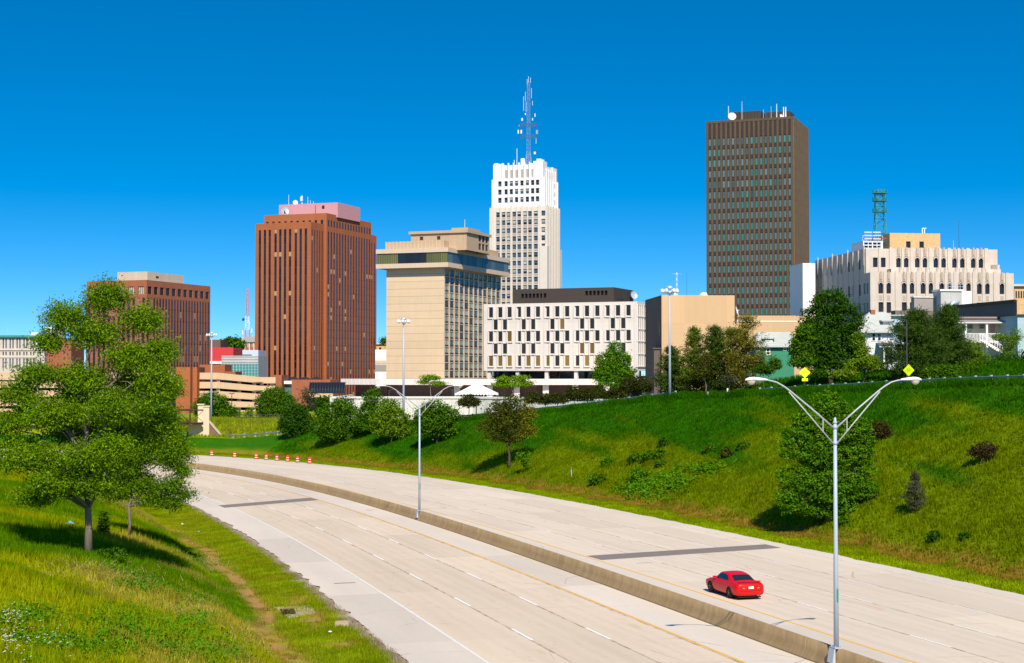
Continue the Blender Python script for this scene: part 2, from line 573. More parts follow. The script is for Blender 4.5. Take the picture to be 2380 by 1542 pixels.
    cr = t.math('MULTIPLY', t.ramp(vo.outputs[0], .0065, .001, 0, .4), t.ramp(t.noise(t.comb(x, y, 2.), .22, 3), .52, .62))
    c = t.mix(cr, c, (.22, .15, .10, 1))
    return t.bsdf(c, .92, .15, 0, t.bump(grain, .25, .01))
M['lanes'] = road_mat('lane_concrete', (.68, .55, .40), .32, JOINTS)
M['lanes_far'] = road_mat('lane_concrete_far', (.68, .565, .43), .24, JOINTS)
M['shoulder'] = road_mat('shoulder_concrete', (.655, .565, .455), .08, [])

def strip(name, o0, o1, s0, s1, dz, m, ds=1.0, no=2, kind='structure', wob=0.0):
    ss_ = np.arange(s0, s1 + ds * .5, ds)
    f0 = o0 if callable(o0) else (lambda s: np.full_like(s, o0))
    f1 = o1 if callable(o1) else (lambda s: np.full_like(s, o1))
    a, b = f0(ss_), f1(ss_)
    w = np.linspace(0, 1, no)
    O = a[:, None] * (1 - w) + b[:, None] * w
    Sg = np.repeat(ss_[:, None], no, 1)
    X, Y = rxy(Sg, O)
    Z = np.repeat(rz(ss_)[:, None], no, 1) + dz
    V = np.stack([X, Y, Z], -1).reshape(-1, 3)
    F = grid_faces(len(ss_), no)
    me = np_mesh(name, V, F, m)
    uvl = me.uv_layers.new(name='UVMap')
    uvs = np.stack([Sg, O], -1).reshape(-1, 2)[F.ravel()]
    uvl.data.foreach_set('uv', uvs.astype(np.float32).ravel())
    o = link(name, me)
    if kind: o['kind'] = kind
    return o
def edge_l(s): return OL + (fbm(s * .55, s * 0 + 2, 3) - .5) * .8
S0, S1 = -70, 420
strip('road', -11.78, -1.03, S0, S1, 0, M['lanes'], no=8)
strip('road', 6.08, 22.2, S0, S1, 0, M['lanes_far'], no=10)
strip('road_shoulder', edge_l, -11.78, S0, S1, -.002, M['shoulder'], ds=.5, no=3)
strip('road_shoulder', -1.03, 1.95, S0, S1, 0, M['shoulder'], no=3)
strip('road_shoulder', 2.55, 6.08, S0, S1, 0, M['shoulder'], no=3)
strip('road_shoulder', 22.2, lambda s: OR + (fbm(s * .5, s * 0 + 8, 3) - .5) * .5, S0, S1, 0, M['shoulder'], ds=.5, no=2)

def paint_mat(name, col, base, wear):
    t = NT(name)
    uv = t.coord('UV'); x, y, _ = t.sep(uv)
    n = t.noise(t.comb(t.math('MULTIPLY', x, 1.2), t.math('MULTIPLY', y, 6.), 0), 1.5, 5, .75)
    return t.bsdf(t.mix(t.ramp(n, wear, wear + .16), tuple(col) + (1,), tuple(base) + (1,)), .75, .2)
M['white_paint'] = paint_mat('worn_white_paint', (.86, .84, .79), (.60, .52, .42), .60)
M['white_worn'] = paint_mat('very_worn_white_paint', (.80, .76, .68), (.60, .52, .42), .50)
M['yellow_paint'] = paint_mat('worn_yellow_paint', (.82, .44, .03), (.60, .49, .36), .585)
W = .07
def mark(o, s0, s1, m, w=W, dz=.004):
    return strip('lane_marking', o - w, o + w, s0, s1, dz, m, ds=min(1.0, (s1 - s0) / 4))
mark(-11.78, S0, S1, M['white_worn'], .075)
mark(-1.03, S0, S1, M['yellow_paint'], .075)
mark(6.08, S0, S1, M['yellow_paint'], .075)
mark(22.25, S0, S1, M['white_worn'], .05)
for o, ph, wd in ((-8.17, 4.9, W), (-4.53, 4.1, W), (9.78, 9.6, .055), (13.6, 11.9, .055), (17.5, 6., .05)):
    for k in range(-3, 24):
        s = ph + 12.2 * k
        if -20 < s < 275:
            mark(o, s, s + 3.7, M['white_paint'], wd)
M['asphalt'] = mat('patch_asphalt', (.235, .195, .17), .95, .1, amt=.15, scale=1.5, fine=.15, fscale=30)
def patch(pts, dz=.006):
    mb = MB(); n = 12
    (s0, o0), (s1, o1), (s2, o2), (s3, o3) = pts
    for i in range(n):
        a, b = i / n, (i + 1) / n
        L_ = lambda f: rp(s0 + (s3 - s0) * f, o0 + (o3 - o0) * f, dz)
        U_ = lambda f: rp(s1 + (s2 - s1) * f, o1 + (o2 - o1) * f, dz)
        mb.quad(L_(a), U_(a), U_(b), L_(b))
    return tag(mb.build('asphalt_patch', M['asphalt']), kind='structure')
patch([(110.9, -12.6), (107.3, -12.5), (114.5, -1.1), (118.6, -1.15)])
patch([(51.9, 6.3), (49.0, 6.4), (52.6, 22.0), (55.4, 22.1)])
patch([(41.75, -13.75), (41.45, -13.7), (41.5, -12.4), (41.75, -12.4)])
patch([(46.4, 8.0), (46.25, 8.0), (46.4, 9.2), (46.5, 9.2)])

# slip road on top of the embankment
M['ramp'] = mat('slip_road_asphalt', (.30, .28, .25), .95, .1, amt=.1)
_rs = np.arange(-60, 193, 2.)
_wv = np.linspace(RAMP0, RAMP1, 4)
_SS = np.repeat(_rs[:, None], 4, 1); _OO = crest_o(_rs)[:, None] + _wv[None]
_x, _y = rxy(_SS, _OO)
_z = np.repeat((rz(_rs) + crest_h(_rs))[:, None], 4, 1) + .06
link('slip_road', np_mesh('slip_road', np.stack([_x, _y, _z], -1).reshape(-1, 3), grid_faces(len(_rs), 4), M['ramp']))['kind'] = 'structure'

# ---- median barrier
def barrier_mat():
    t = NT('barrier_concrete')
    uv = t.coord('UV'); x, y, _ = t.sep(uv)
    n = t.noise(t.comb(t.math('MULTIPLY', x, 1.4), t.math('MULTIPLY', y, .35), 0), 1., 6, .7)
    b = t.noise(t.comb(t.math('MULTIPLY', x, .12), y, 3.), 1., 4, .6)
    g = t.noise(t.comb(x, y, 0), 14., 3, .7)
    f = t.math('MULTIPLY', t.math('MULTIPLY_ADD', n, 1.1, .45), t.math('MULTIPLY_ADD', b, .5, .75))
    f = t.math('MULTIPLY', f, t.math('MULTIPLY_ADD', g, .3, .85))
    c = t.mix(1., (.40, .275, .135, 1), t.comb(f, f, f), 'MULTIPLY')
    fx = t.math('FRACT', t.math('DIVIDE', x, 6.1))
    c = t.mix(t.ramp(t.math('ABSOLUTE', t.math('SUBTRACT', fx, .5)), .006, .002, 0, .55), c, (.62, .50, .36, 1))
    grime = t.ramp(y, .10, .0, 0, .8)
    c = t.mix(grime, c, (.10, .065, .035, 1))
    return t.bsdf(c, .9, .15, 0, t.bump(g, .4, .02))
M['barrier'] = barrier_mat()
_prof = [(1.91, 0.), (1.94, .07), (2.15, .42), (2.185, .86), (2.345, .86), (2.38, .42), (2.59, .07), (2.62, 0.)]
_bs = np.arange(-65, 420, 1.0)
_po = np.array([p[0] for p in _prof]); _pz = np.array([p[1] for p in _prof])
_SS = np.repeat(_bs[:, None], len(_prof), 1); _OO = np.repeat(_po[None], len(_bs), 0)
_x, _y = rxy(_SS, _OO); _z = rz(_bs)[:, None] + _pz[None]
_Fb = grid_faces(len(_bs), len(_prof))
_me = np_mesh('concrete_barrier', np.stack([_x, _y, _z], -1).reshape(-1, 3), _Fb, M['barrier'])
_pl = np.concatenate([[0], np.cumsum(np.hypot(np.diff(_po), np.diff(_pz)))])
_u = _me.uv_layers.new(name='UVMap')
_u.data.foreach_set('uv', np.stack([_SS, np.repeat(_pl[None], len(_bs), 0)], -1).reshape(-1, 2)[_Fb.ravel()].astype(np.float32).ravel())
tag(link('concrete_barrier', _me), 'long brown stained concrete median barrier between the two carriageways', 'barrier')

# ---- grass
def scatter_grass(name, s0, s1, o0, o1, n, h, w, seed, nb=3, keep=None, hv=.5):
    g = np.random.RandomState(seed)
    s = g.uniform(s0, s1, n); o = g.uniform(o0, o1, n)
    x, y = rxy(s, o); z = height(s, o)
    px = CX + FPX * x / np.maximum(y, 1); py = HOR - FPX * (z - HC) / np.maximum(y, 1)
    k = (y > 12) & (px > -900) & (px < 3300) & (py < 2100)
    if keep is not None: k &= keep(s, o, g)
    s, o, x, y, z = s[k], o[k], x[k], y[k], z[k]
    n = len(s)
    c = grass_col(s, o) * (.62 + .76 * fbm(x * .8 + 7, y * .8, 3))[:, None]
    clump = .55 + .9 * fbm(x * .45, y * .45, 2)
    hh = h * clump * g.uniform(.5, 1.3, n)
    V = np.zeros((n, nb, 3, 3), np.float32); C = np.zeros((n, nb, 3, 3), np.float32)
    for b in range(nb):
        an = g.uniform(0, 2 * np.pi, n); la = g.uniform(0, 2 * np.pi, n); le = g.uniform(.1, .6, n) * hh
        ox = g.uniform(-.12, .12, n); oy = g.uniform(-.12, .12, n)
        ww = w * g.uniform(.6, 1.4, n)
        dx, dy = np.cos(an) * ww / 2, np.sin(an) * ww / 2
        V[:, b, 0] = np.stack([x + ox - dx, y + oy - dy, z - .04], -1)
        V[:, b, 1] = np.stack([x + ox + dx, y + oy + dy, z - .04], -1)
        V[:, b, 2] = np.stack([x + ox + np.cos(la) * le, y + oy + np.sin(la) * le, z + hh], -1)
        C[:, b] = (c * g.uniform(.62, 1.42, n)[:, None])[:, None, :]
    V = V.reshape(-1, 3); C = C.reshape(-1, 3)
    F = np.arange(len(V)).reshape(-1, 3)
    o_ = link(name, np_mesh(name, V, F, M['blade'], colattr=C))
    return tag(o_, kind='stuff')
def not_dirt(s, o, g):
    c = grass_col(s, o)
    return c[:, 1] > c[:, 0] * .72
scatter_grass('grass', 0, 130, -62, -20.5, 190000, .34, .045, 1, keep=not_dirt)
scatter_grass('grass', -35, 130, -84, -58, 60000, .36, .055, 11)
scatter_grass('grass', -40, 2, -60, -20.5, 50000, .34, .05, 12)
scatter_grass('grass', -45, 12, 28.6, 56, 45000, .30, .075, 13)
scatter_grass('grass', -45, 12, OR + .05, 28.6, 14000, .17, .07, 14)
scatter_grass('grass', 0, 130, -20.5, OL - .05, 80000, .14, .04, 2, keep=not_dirt)
scatter_grass('grass', 10, 215, 28.6, 56, 150000, .30, .075, 3, keep=lambda s, o, g: o < crest_o(s) + .9)
scatter_grass('grass', 10, 240, OR + .05, 28.6, 45000, .17, .07, 4)
scatter_grass('grass', 40, 215, 32, 56, 260000, .55, .085, 7, keep=lambda s, o, g: np.abs(o - crest_o(s) + .25) < .8)
scatter_grass('grass', 40, 150, 59, 85, 26000, .45, .12, 5, keep=lambda s, o, g: o > crest_o(s) + 8.8)
scatter_grass('grass', 198, 250, 33, 58, 22000, .5, .14, 6, keep=lambda s, o, g: o > crest_o(s) + 1.6)

# ------------------------------------------------------------------ buildings
class Bld:
    """local frame: origin at the near corner, x along the front (to the right), y along the side going back, z absolute"""
    def __init__(s, name, label, cat, xc, Yc, phi):
        s.Y, s.phi = Yc, R(phi)
        s.c = Vector((kx(xc) * Yc, Yc, 0))
        s.root = thing(name, label, cat, s.c, -s.phi)
        s.U = Vector((math.cos(s.phi), -math.sin(s.phi), 0)); s.V = Vector((math.sin(s.phi), math.cos(s.phi), 0))
        s.wins = []
    def w(s, x, y): return s.c + s.U * x + s.V * y
    def Yat(s, x, y): return s.w(x, y).y
    def lx(s, px, y=0.):
        k = kx(px); p = s.c + s.V * y
        return (k * p.y - p.x) / (s.U.x - k * s.U.y)
    def ly(s, px, x=0.):
        k = kx(px); p = s.c + s.U * x
        return (k * p.y - p.x) / (s.V.x - k * s.V.y)
    def z(s, py, x=0., y=0.): return zp(py, s.Yat(x, y))
    def part(s, mb, name, mats, **k): return mb.build(name, mats, s.root, **k)
    # rectangles on a face: face 'F' (plane y=c), 'R' (plane x=c, seen from +x), 'L' (plane x=c, seen from -x); u runs in local x or y
    def window(s, face, c, u0, u1, z0, z1, mesh_key, depth=.25, pri=0):
        s.wins.append((pri, face, c, u0, u1, z0, z1, mesh_key, depth))
    def flush_windows(s, limit=100, name='window'):
        ws = sorted(s.wins, key=lambda a: a[0])
        rest = None
        for i, (pri, face, c, u0, u1, z0, z1, key, dep) in enumerate(ws):
            me = win_mesh(key, round(u1 - u0, 2), round(z1 - z0, 2))
            um = (u0 + u1) / 2
            if face == 'F': loc, rot = (um, c + dep, z0), 0
            elif face == 'R': loc, rot = (c - dep, um, z0), R(90)
            else: loc, rot = (c + dep, um, z0), R(-90)
            if i < limit:
                link(name, me, s.root, loc, (0, 0, rot))
            else:
                if rest is None: rest = bmesh.new(); rmats = []
                tb = me.copy()
                tb.transform(Matrix.Translation(loc) @ Matrix.Rotation(rot, 4, 'Z'))
                idx = []
                for mt in me.materials:
                    if mt not in rmats: rmats.append(mt)
                    idx.append(rmats.index(mt))
                for p in tb.polygons: p.material_index = idx[p.material_index]
                rest.from_mesh(tb)
                bpy.data.meshes.remove(tb)
        if rest is not None:
            me = bpy.data.meshes.new(name)
            rest.to_mesh(me); rest.free()
            for mt in rmats: me.materials.append(mt)
            link(name, me, s.root)['kind'] = 'stuff'
        s.wins = []

def wall_face(mb, face, c, a0, a1, z0, z1, rects=(), depth=.3, m=0, mr=None):
    """one facade with real openings: rects (u0,u1,z0,z1); the reveal goes `depth` into the building"""
    mr = m if mr is None else mr
    P = {'F': lambda u, d, z: (u, c + d, z), 'R': lambda u, d, z: (c - d, u, z), 'L': lambda u, d, z: (c + d, u, z)}[face]
    us = sorted({a0, a1} | {r[0] for r in rects} | {r[1] for r in rects})
    zs = sorted({z0, z1} | {r[2] for r in rects} | {r[3] for r in rects})
    us = [u for u in us if a0 <= u <= a1]; zs = [z for z in zs if z0 <= z <= z1]
    for i in range(len(us) - 1):
        uc = (us[i] + us[i + 1]) / 2
        col = [r for r in rects if r[0] < uc < r[1]]
        run = None
        for j in range(len(zs) - 1):
            zc = (zs[j] + zs[j + 1]) / 2
            hole = any(r[2] < zc < r[3] for r in col)
            if not hole:
                if run is None: run = zs[j]
            if (hole or j == len(zs) - 2) and run is not None:
                e = zs[j] if hole else zs[j + 1]
                mb.quad(P(us[i], 0, run), P(us[i + 1], 0, run), P(us[i + 1], 0, e), P(us[i], 0, e), m)
                run = None
    for (u0, u1, v0, v1) in rects:
        mb.quad(P(u0, 0, v0), P(u0, depth, v0), P(u0, depth, v1), P(u0, 0, v1), mr)
        mb.quad(P(u1, 0, v0), P(u1, 0, v1), P(u1, depth, v1), P(u1, depth, v0), mr)
        mb.quad(P(u0, 0, v1), P(u0, depth, v1), P(u1, depth, v1), P(u1, 0, v1), mr)
        mb.quad(P(u0, 0, v0), P(u1, 0, v0), P(u1, depth, v0), P(u0, depth, v0), mr)

def mass(mb, x0, x1, y0, y1, z0, z1, F=(), Rr=(), Ll=(), depth=.3, m=0, roof=True, mroof=None, para=0.):
    wall_face(mb, 'F', y0, x0, x1, z0, z1, F, depth, m)
    wall_face(mb, 'R', x1, y0, y1, z0, z1, Rr, depth, m)
    wall_face(mb, 'L', x0, y0, y1, z0, z1, Ll, depth, m)
    mb.quad((x1, y1, z0), (x0, y1, z0), (x0, y1, z1), (x1, y1, z1), m)
    if roof:
        mr = m if mroof is None else mroof
        if para:
            t = .35
            for (a, b, c_, d) in ((x0, x1, y0, y0 + t), (x0, x1, y1 - t, y1), (x0, x0 + t, y0 + t, y1 - t), (x1 - t, x1, y0 + t, y1 - t)):
                mb.quad((a, c_, z1), (b, c_, z1), (b, d, z1), (a, d, z1), m)
            mb.quad((x0 + t, y0 + t, z1 - para), (x1 - t, y0 + t, z1 - para), (x1 - t, y1 - t, z1 - para), (x0 + t, y1 - t, z1 - para), mr)
            X0, X1, Y0, Y1 = x0 + t, x1 - t, y0 + t, y1 - t
            for a, b in (((X0, Y0), (X1, Y0)), ((X1, Y0), (X1, Y1)), ((X1, Y1), (X0, Y1)), ((X0, Y1), (X0, Y0))):
                mb.quad((a[0], a[1], z1 - para), (b[0], b[1], z1 - para), (b[0], b[1], z1), (a[0], a[1], z1), m)
        else:
            mb.quad((x0, y0, z1), (x1, y0, z1), (x1, y1, z1), (x0, y1, z1), mr)

# ---- glass and wall materials
def glass_mat(name, col, rough=.08, spec=.5, var=.5):
    t = NT(name)
    oi = t.node('ObjectInfo').outputs['Random']
    f = t.math('MULTIPLY_ADD', oi, var, 1 - var / 2)
    return t.bsdf(t.mix(1., tuple(col) + (1,), t.comb(f, f, f), 'MULTIPLY'), rough, spec)
def strip_glass_mat(name, dark, blind, pitch, p_blind=.90, spand=.18, z_off=0.):
    """a full height window strip: storeys, spandrel panels and here and there a drawn blind"""
    t = NT(name)
    x, y, z = t.sep(t.coord())
    q = t.math('DIVIDE', t.math('ADD', z, z_off), pitch)
    fl, fr = t.math('FLOOR', q), t.math('FRACT', q)
    oi = t.node('ObjectInfo').outputs['Random']
    wnn = t.node('TexWhiteNoise', noise_dimensions='2D')
    t.put(wnn.inputs['Vector'], t.comb(fl, t.math('MULTIPLY', oi, 97.), 0))
    r = wnn.outputs[0]
    f = t.math('MULTIPLY_ADD', r, 1.2, .5)
    c = t.mix(1., tuple(dark) + (1,), t.comb(f, f, f), 'MULTIPLY')
    drop = t.math('GREATER_THAN', fr, t.math('MULTIPLY_ADD', wnn.outputs[0], -4.5, 4.6))
    on = t.math('MULTIPLY', t.math('GREATER_THAN', r, p_blind), t.math('GREATER_THAN', fr, .45))
    c = t.mix(on, c, tuple(blind) + (1,))
    sp = t.math('LESS_THAN', fr, spand)
    c = t.mix(sp, c, (.012, .010, .010, 1))
    edge = t.math('LESS_THAN', fr, .035)
    c = t.mix(edge, c, (.10, .06, .04, 1))
    return t.bsdf(c, t.math('MULTIPLY_ADD', sp, .3, .12), .45)
def brick_mat(name, col, amt=.14):
    t = NT(name)
    co = t.coord()
    b = t.node('TexBrick'); t.put(b.inputs['Vector'], t.comb(t.math('ADD', t.sep(co)[0], t.sep(co)[1]), t.sep(co)[2], 0))
    b.inputs['Scale'].default_value = 1.6
    b.inputs['Color1'].default_value = tuple(c * 1.12 for c in col) + (1,)
    b.inputs['Color2'].default_value = tuple(c * .84 for c in col) + (1,)
    b.inputs['Mortar'].default_value = tuple(c * .95 + .02 for c in col) + (1,)
    b.inputs['Mortar Size'].default_value = .03
    a = t.noise(co, .16, 5); s = t.noise(t.vmul(co, (1., 1., .04)), 1.2, 4); g = t.noise(co, 3., 3)
    f = t.math('MULTIPLY', t.math('MULTIPLY_ADD', a, 2 * amt, 1 - amt), t.math('MULTIPLY_ADD', s, .24, .88))
    f = t.math('MULTIPLY', f, t.math('MULTIPLY_ADD', g, .3, .85))
    return t.bsdf(t.mix(1., b.outputs[0], t.comb(f, f, f), 'MULTIPLY'), .9, .2)
def joint_mat(name, col, ph, pv, dark=.7, w=.03, amt=.08, zoff=0., streak=.06, uoff=0.):
    """panelled wall: joints every pv in height and ph along the wall"""
    t = NT(name)
    co = t.coord(); x, y, z = t.sep(co)
    a = t.noise(co, .3, 5); g = t.noise(co, 5., 3); s = t.noise(t.vmul(co, (1.3, 1.3, .05)), 1., 4)
    f = t.math('MULTIPLY', t.math('MULTIPLY_ADD', a, 2 * amt, 1 - amt), t.math('MULTIPLY_ADD', s, 2 * streak, 1 - streak))
    f = t.math('MULTIPLY', f, t.math('MULTIPLY_ADD', g, .10, .95))
    wn2 = t.node('TexWhiteNoise', noise_dimensions='3D')
    u = t.math('ADD', t.math('ADD', x, y), 400. + uoff)
    fu = t.math('FLOOR', t.math('DIVIDE', u, ph)) if ph else 0.
    fv = t.math('FLOOR', t.math('DIVIDE', t.math('ADD', z, zoff), pv)) if pv else 0.
    t.put(wn2.inputs['Vector'], t.comb(fu, fv, 0))
    f = t.math('MULTIPLY', f, t.math('MULTIPLY_ADD', wn2.outputs[0], .09, .955))
    c = t.mix(1., tuple(col) + (1,), t.comb(f, f, f), 'MULTIPLY')
    j = None
    for (v, p) in ((u, ph), (t.math('ADD', z, zoff), pv)):
        if p:
            k = t.math('LESS_THAN', t.math('FRACT', t.math('DIVIDE', v, p)), w / p * 2)
            j = k if j is None else t.math('MAXIMUM', j, k)
    if j is not None:
        c = t.mix(t.math('MULTIPLY', j, 1 - dark), c, tuple(q * .3 for q in col) + (1,))
    return t.bsdf(c, .88, .2)

M['brick'] = brick_mat('orange_brown_brick', (.38, .116, .042))
M['brick2'] = brick_mat('red_brown_brick', (.345, .116, .056))
M['brick3'] = brick_mat('dark_brown_brick', (.17, .10, .08))
M['buff_brick'] = brick_mat('buff_brick', (.66, .42, .20), .06)
M['strip'] = strip_glass_mat('window_strip_glass', (.016, .015, .018), (.42, .30, .13), 3.25, .935)
M['strip2'] = strip_glass_mat('window_strip_glass_brown', (.026, .022, .024), (.30, .17, .09), 3.3, .80)
M['pink'] = mat('pink_panel', (.58, .29, .30), .8, amt=.05, streak=.04)
M['beige_panel'] = joint_mat('beige_panel', (.56, .45, .34), 1.2, 0, .85)
M['roof_grey'] = mat('roof_gravel', (.33, .30, .27), .95)
M['hotel_wall'] = joint_mat('hotel_concrete', (.68, .51, .325), 0, 2.72, .55, .09, .09, 1.0)
M['hotel_trim'] = mat('hotel_cream_concrete', (.64, .50, .36), .85, amt=.06, streak=.10)
M['hotel_top'] = mat('hotel_tan_concrete', (.50, .36, .23), .85, amt=.10, streak=.14)
M['bronze'] = mat('bronze_panel', (.055, .036, .025), .5, .4, amt=.1)
M['terracotta_white'] = mat('white_glazed_terracotta', (.84, .82, .79), .55, .4, amt=.03, streak=.04)
M['terracotta_cream'] = mat('cream_terracotta', (.70, .63, .54), .7, .3, amt=.05, streak=.07)
M['terracotta_grey'] = mat('grey_spandrel_terracotta', (.40, .35, .31), .8, .3, amt=.12, scale=2.)
M['precast'] = joint_mat('white_precast_concrete', (.70, .63, .55), 0, 3.72, .90, .03, .04, 2.2, .05)
M['precast_rib'] = mat('white_ribbed_fascia', (.72, .66, .59), .85, amt=.05, streak=.12)
M['dark_metal_wall'] = mat('dark_brown_ribbed_metal', (.060, .046, .036), .6, .3, amt=.07, streak=.10)
M['tan_wall'] = joint_mat('tan_precast', (.62, .405, .225), 4.55, 8.5, .86, .035, .05, 3., .05)
M['limestone'] = joint_mat('pale_limestone', (.60, .515, .435), 1.9, 1.25, .90, .02, .06, 0., .09)
M['white_render'] = mat('white_render', (.86, .83, .76), .8, amt=.03, streak=.03)
M['black'] = mat('black_void', (.008, .008, .009), .8, .1)
M['dark_glass'] = glass_mat('dark_glass', (.014, .016, .020))
M['blue_glass'] = glass_mat('blue_glass', (.035, .075, .115), .06, .6)
M['pale_blind'] = glass_mat('window_with_pale_blind', (.42, .40, .33), .25, .4)
M['tan_blind'] = glass_mat('window_with_tan_blind', (.20, .125, .030), .3, .35, .7)
M['brown_glass'] = glass_mat('brown_tinted_glass', (.022, .015, .009), .10, .4)
M['teal_glass'] = glass_mat('teal_glass', (.035, .175, .16), .10, .5, .9)
M['slate_glass'] = glass_mat('slate_tinted_glass', (.095, .150, .150), .10, .5, .8)
M['curtain'] = glass_mat('window_with_curtain', (.30, .36, .25), .2, .5, .7)
M['olive_glass'] = glass_mat('olive_glass', (.15, .155, .045), .12, .4, .6)
M['white_frame'] = mat('white_window_frame', (.80, .78, .74), .6, amt=.03)
M['grey_frame'] = mat('grey_window_frame', (.28, .26, .24), .6, amt=.05)
M['dark_frame'] = mat('dark_window_frame', (.03, .026, .024), .5, amt=.05)

WM = {}
def win_mesh(key, w, h):
    k = (key, w, h)
    if k in WM: return WM[k]
    mb = MB(); a = w / 2
    st = key.split('|'); kind = st[0]
    if kind == 'plain':                       # one sheet of glass with a thin frame
        g, fr = M[st[1]], M[st[2]]
        e = .06
        mb.quad((-a, .05, 0), (a, .05, 0), (a, .05, h), (-a, .05, h), 0)
        mb.box(-a, -a + e, 0, .045, 0, h, 1); mb.box(a - e, a, 0, .045, 0, h, 1)
        mb.box(-a + e, a - e, 0, .045, h - e, h, 1); mb.box(-a + e, a - e, 0, .045, 0, e, 1)
        ms = [g, fr]
    elif kind == 'sash':                      # double hung: meeting rail, blind in the upper light
        g, fr, up = M[st[1]], M[st[2]], M[st[3]]
        e = .07; hm = h * float(st[4])
        mb.quad((-a, .05, 0), (a, .05, 0), (a, .05, hm), (-a, .05, hm), 0)
        mb.quad((-a, .05, hm), (a, .05, hm), (a, .05, h), (-a, .05, h), 2)
        mb.box(-a, -a + e, 0, .045, 0, h, 1); mb.box(a - e, a, 0, .045, 0, h, 1)
        mb.box(-a + e, a - e, 0, .045, h / 2 - e / 2, h / 2 + e / 2, 1); mb.box(-a + e, a - e, 0, .045, h - e, h, 1); mb.box(-a + e, a - e, 0, .045, 0, e, 1)
        ms = [g, fr, up]
    elif kind == 'pair':                      # two lights side by side over a bronze panel
        g, fr = M[st[1]], M[st[2]]
        hs = h * .24
        mb.quad((-a, .05, hs), (a, .05, hs), (a, .05, h), (-a, .05, h), 0)
        mb.box(-a, a, -.05, .05, 0, hs, 1)
        mb.box(-.07, .07, -.02, .045, hs, h, 1); mb.box(-a, -a + .06, 0, .045, hs, h, 1); mb.box(a - .06, a, 0, .045, hs, h, 1)
        ms = [g, fr]
    elif kind == 'strip':
        mb.quad((-a, 0, 0), (a, 0, 0), (a, 0, h), (-a, 0, h), 0)
        ms = [M[st[1]]]
    elif kind == 'multi':                     # a ribbon of panes, st[3] mullions
        g, fr = M[st[1]], M[st[2]]; n = int(st[3])
        mb.quad((-a, .05, 0), (a, .05, 0), (a, .05, h), (-a, .05, h), 0)
        for i in range(n + 1):
            x = -a + w * i / n
            mb.box(x - .05, x + .05, -.03, .045, 0, h, 1)
        ms = [g, fr]
    elif kind == 'bay':                       # precast hood standing out round a dark light
        g, fr = M[st[1]], M[st[2]]
        t = .19; o = .34
        mb.box(-a, -a + t, -o, .3, 0, h, 1); mb.box(a - t, a, -o, .3, 0, h, 1)
        mb.box(-a + t, a - t, -o, .3, 0, t * 1.35, 1); mb.box(-a + t, a - t, -o * .55, .3, h - t * .5, h, 1)
        mb.quad((-a + t, .02, t * 1.35), (a - t, .02, t * 1.35), (a - t, .02, h - t * .5), (-a + t, .02, h - t * .5), 0)
        ms = [g, fr]
    me = mb.mesh('window', ms)
    WM[k] = me
    return me
rnd = random.Random(5)

def rod(parent, x, y, z0, z1, r=.12, m='white_metal', name='antenna'):
    mb = MB(); mb.tube([(x, y, z0), (x, y, z1)], [r * .75, r * .5], 6)
    return mb.build(name, M[m], parent)
def dish(parent, loc, rad, az, m='white_metal', name='dish_antenna', el=15):
    mb = MB(); n = 14
    prof = [(0.02, -.28 * rad), (.5 * rad, -.20 * rad), (.85 * rad, -.06 * rad), (rad, .06 * rad)]
    mb.lathe(prof, n); mb.f.pop(); mb.m.pop()
    mb.tube([(0, 0, -.28 * rad), (0, 0, .5 * rad)], .05 * rad, 6)
    o = mb.build(name, M[m], parent, True)
    o.location = loc; o.rotation_euler = (R(90 - el), 0, R(az))
    return o
M['white_metal'] = mat('white_painted_metal', (.80, .80, .80), .4, .4, amt=.04)
M['galv'] = mat('galvanised_steel', (.55, .60, .66), .45, .5, .3, amt=.08, streak=.08)
M['dark_steel'] = mat('dark_steel', (.06, .055, .05), .5, .4)
M['red_metal'] = mat('red_painted_metal', (.45, .06, .05), .5, .4)
M['green_metal'] = mat('green_painted_steel', (.03, .26, .24), .5, .4, amt=.15)

# ================= brick office tower
b = Bld('office_tower', 'tall orange brick tower with dark vertical window strips and a pink penthouse', 'office tower', 758, 650, 20)
xL, yD = b.lx(612.5), b.ly(862.5)
zt = b.z(495.5)
BY = -12.
bx0, bx1 = b.lx(592, BY), b.lx(721.5, BY)
zb = b.z(516, bx1, BY)
zs = b.z(531, bx1, BY)
mb = MB()
Wb = bx1 - bx0
Fr = []
for c in (768, 806, 842, 886, 921, 957, 994, 1037, 1073, 1111):
    u = bx0 + (c - 742) / 415 * Wb
    Fr.append((u, u + 17.5 / 415 * Wb, -6, zs))
Rr = [(BY + 12 * f, BY + 12 * (f + .085), -6, zs - .3) for f in (.06, .25, .44, .63, .82)]
mass(mb, bx0, bx1, BY, 0, -8, zb, Fr, Rr, (), .10, para=.5, mroof=1)
RD = b.ly(876.5)
# core mass with its side strips and the short top row
zc0, zc1 = b.z(526), b.z(511)
n = 16; pit = yD / (n + .35)
Rc = []; Rt = []
for i in range(n):
    u = pit * (i + .42)
    Rc.append((u, u + pit * .54, -6, b.z(538)))
    Rt.append((u, u + pit * .50, zc0, zc1))
Ft = [(xL + (-xL) * (i + .35) / 10.3, xL + (-xL) * (i + .35) / 10.3 + 1.15, zc0 - .4, zc1) for i in range(10)]
mass(mb, xL, 0, 0, yD, -8, zt, Ft, Rc + Rt, (), .10, para=.6, mroof=1)
zr = zp(548.5, b.Yat(0, RD))
Re = [(yD + (RD - yD) * f, yD + (RD - yD) * (f + .2), -6, zr - 3.4) for f in (.12, .58)]
mass(mb, xL, -.4, yD + .003, RD, -8, zr, (), Re, (), .10, mroof=1)
b.part(mb, 'wall', [M['brick'], M['roof_grey']])
for r in Fr: b.window('F', BY, *r, 'strip|strip', .09)
for r in Rr: b.window('R', bx1, *r, 'strip|strip', .09)
for r in Rc: b.window('R', 0, *r, 'strip|strip', .09)
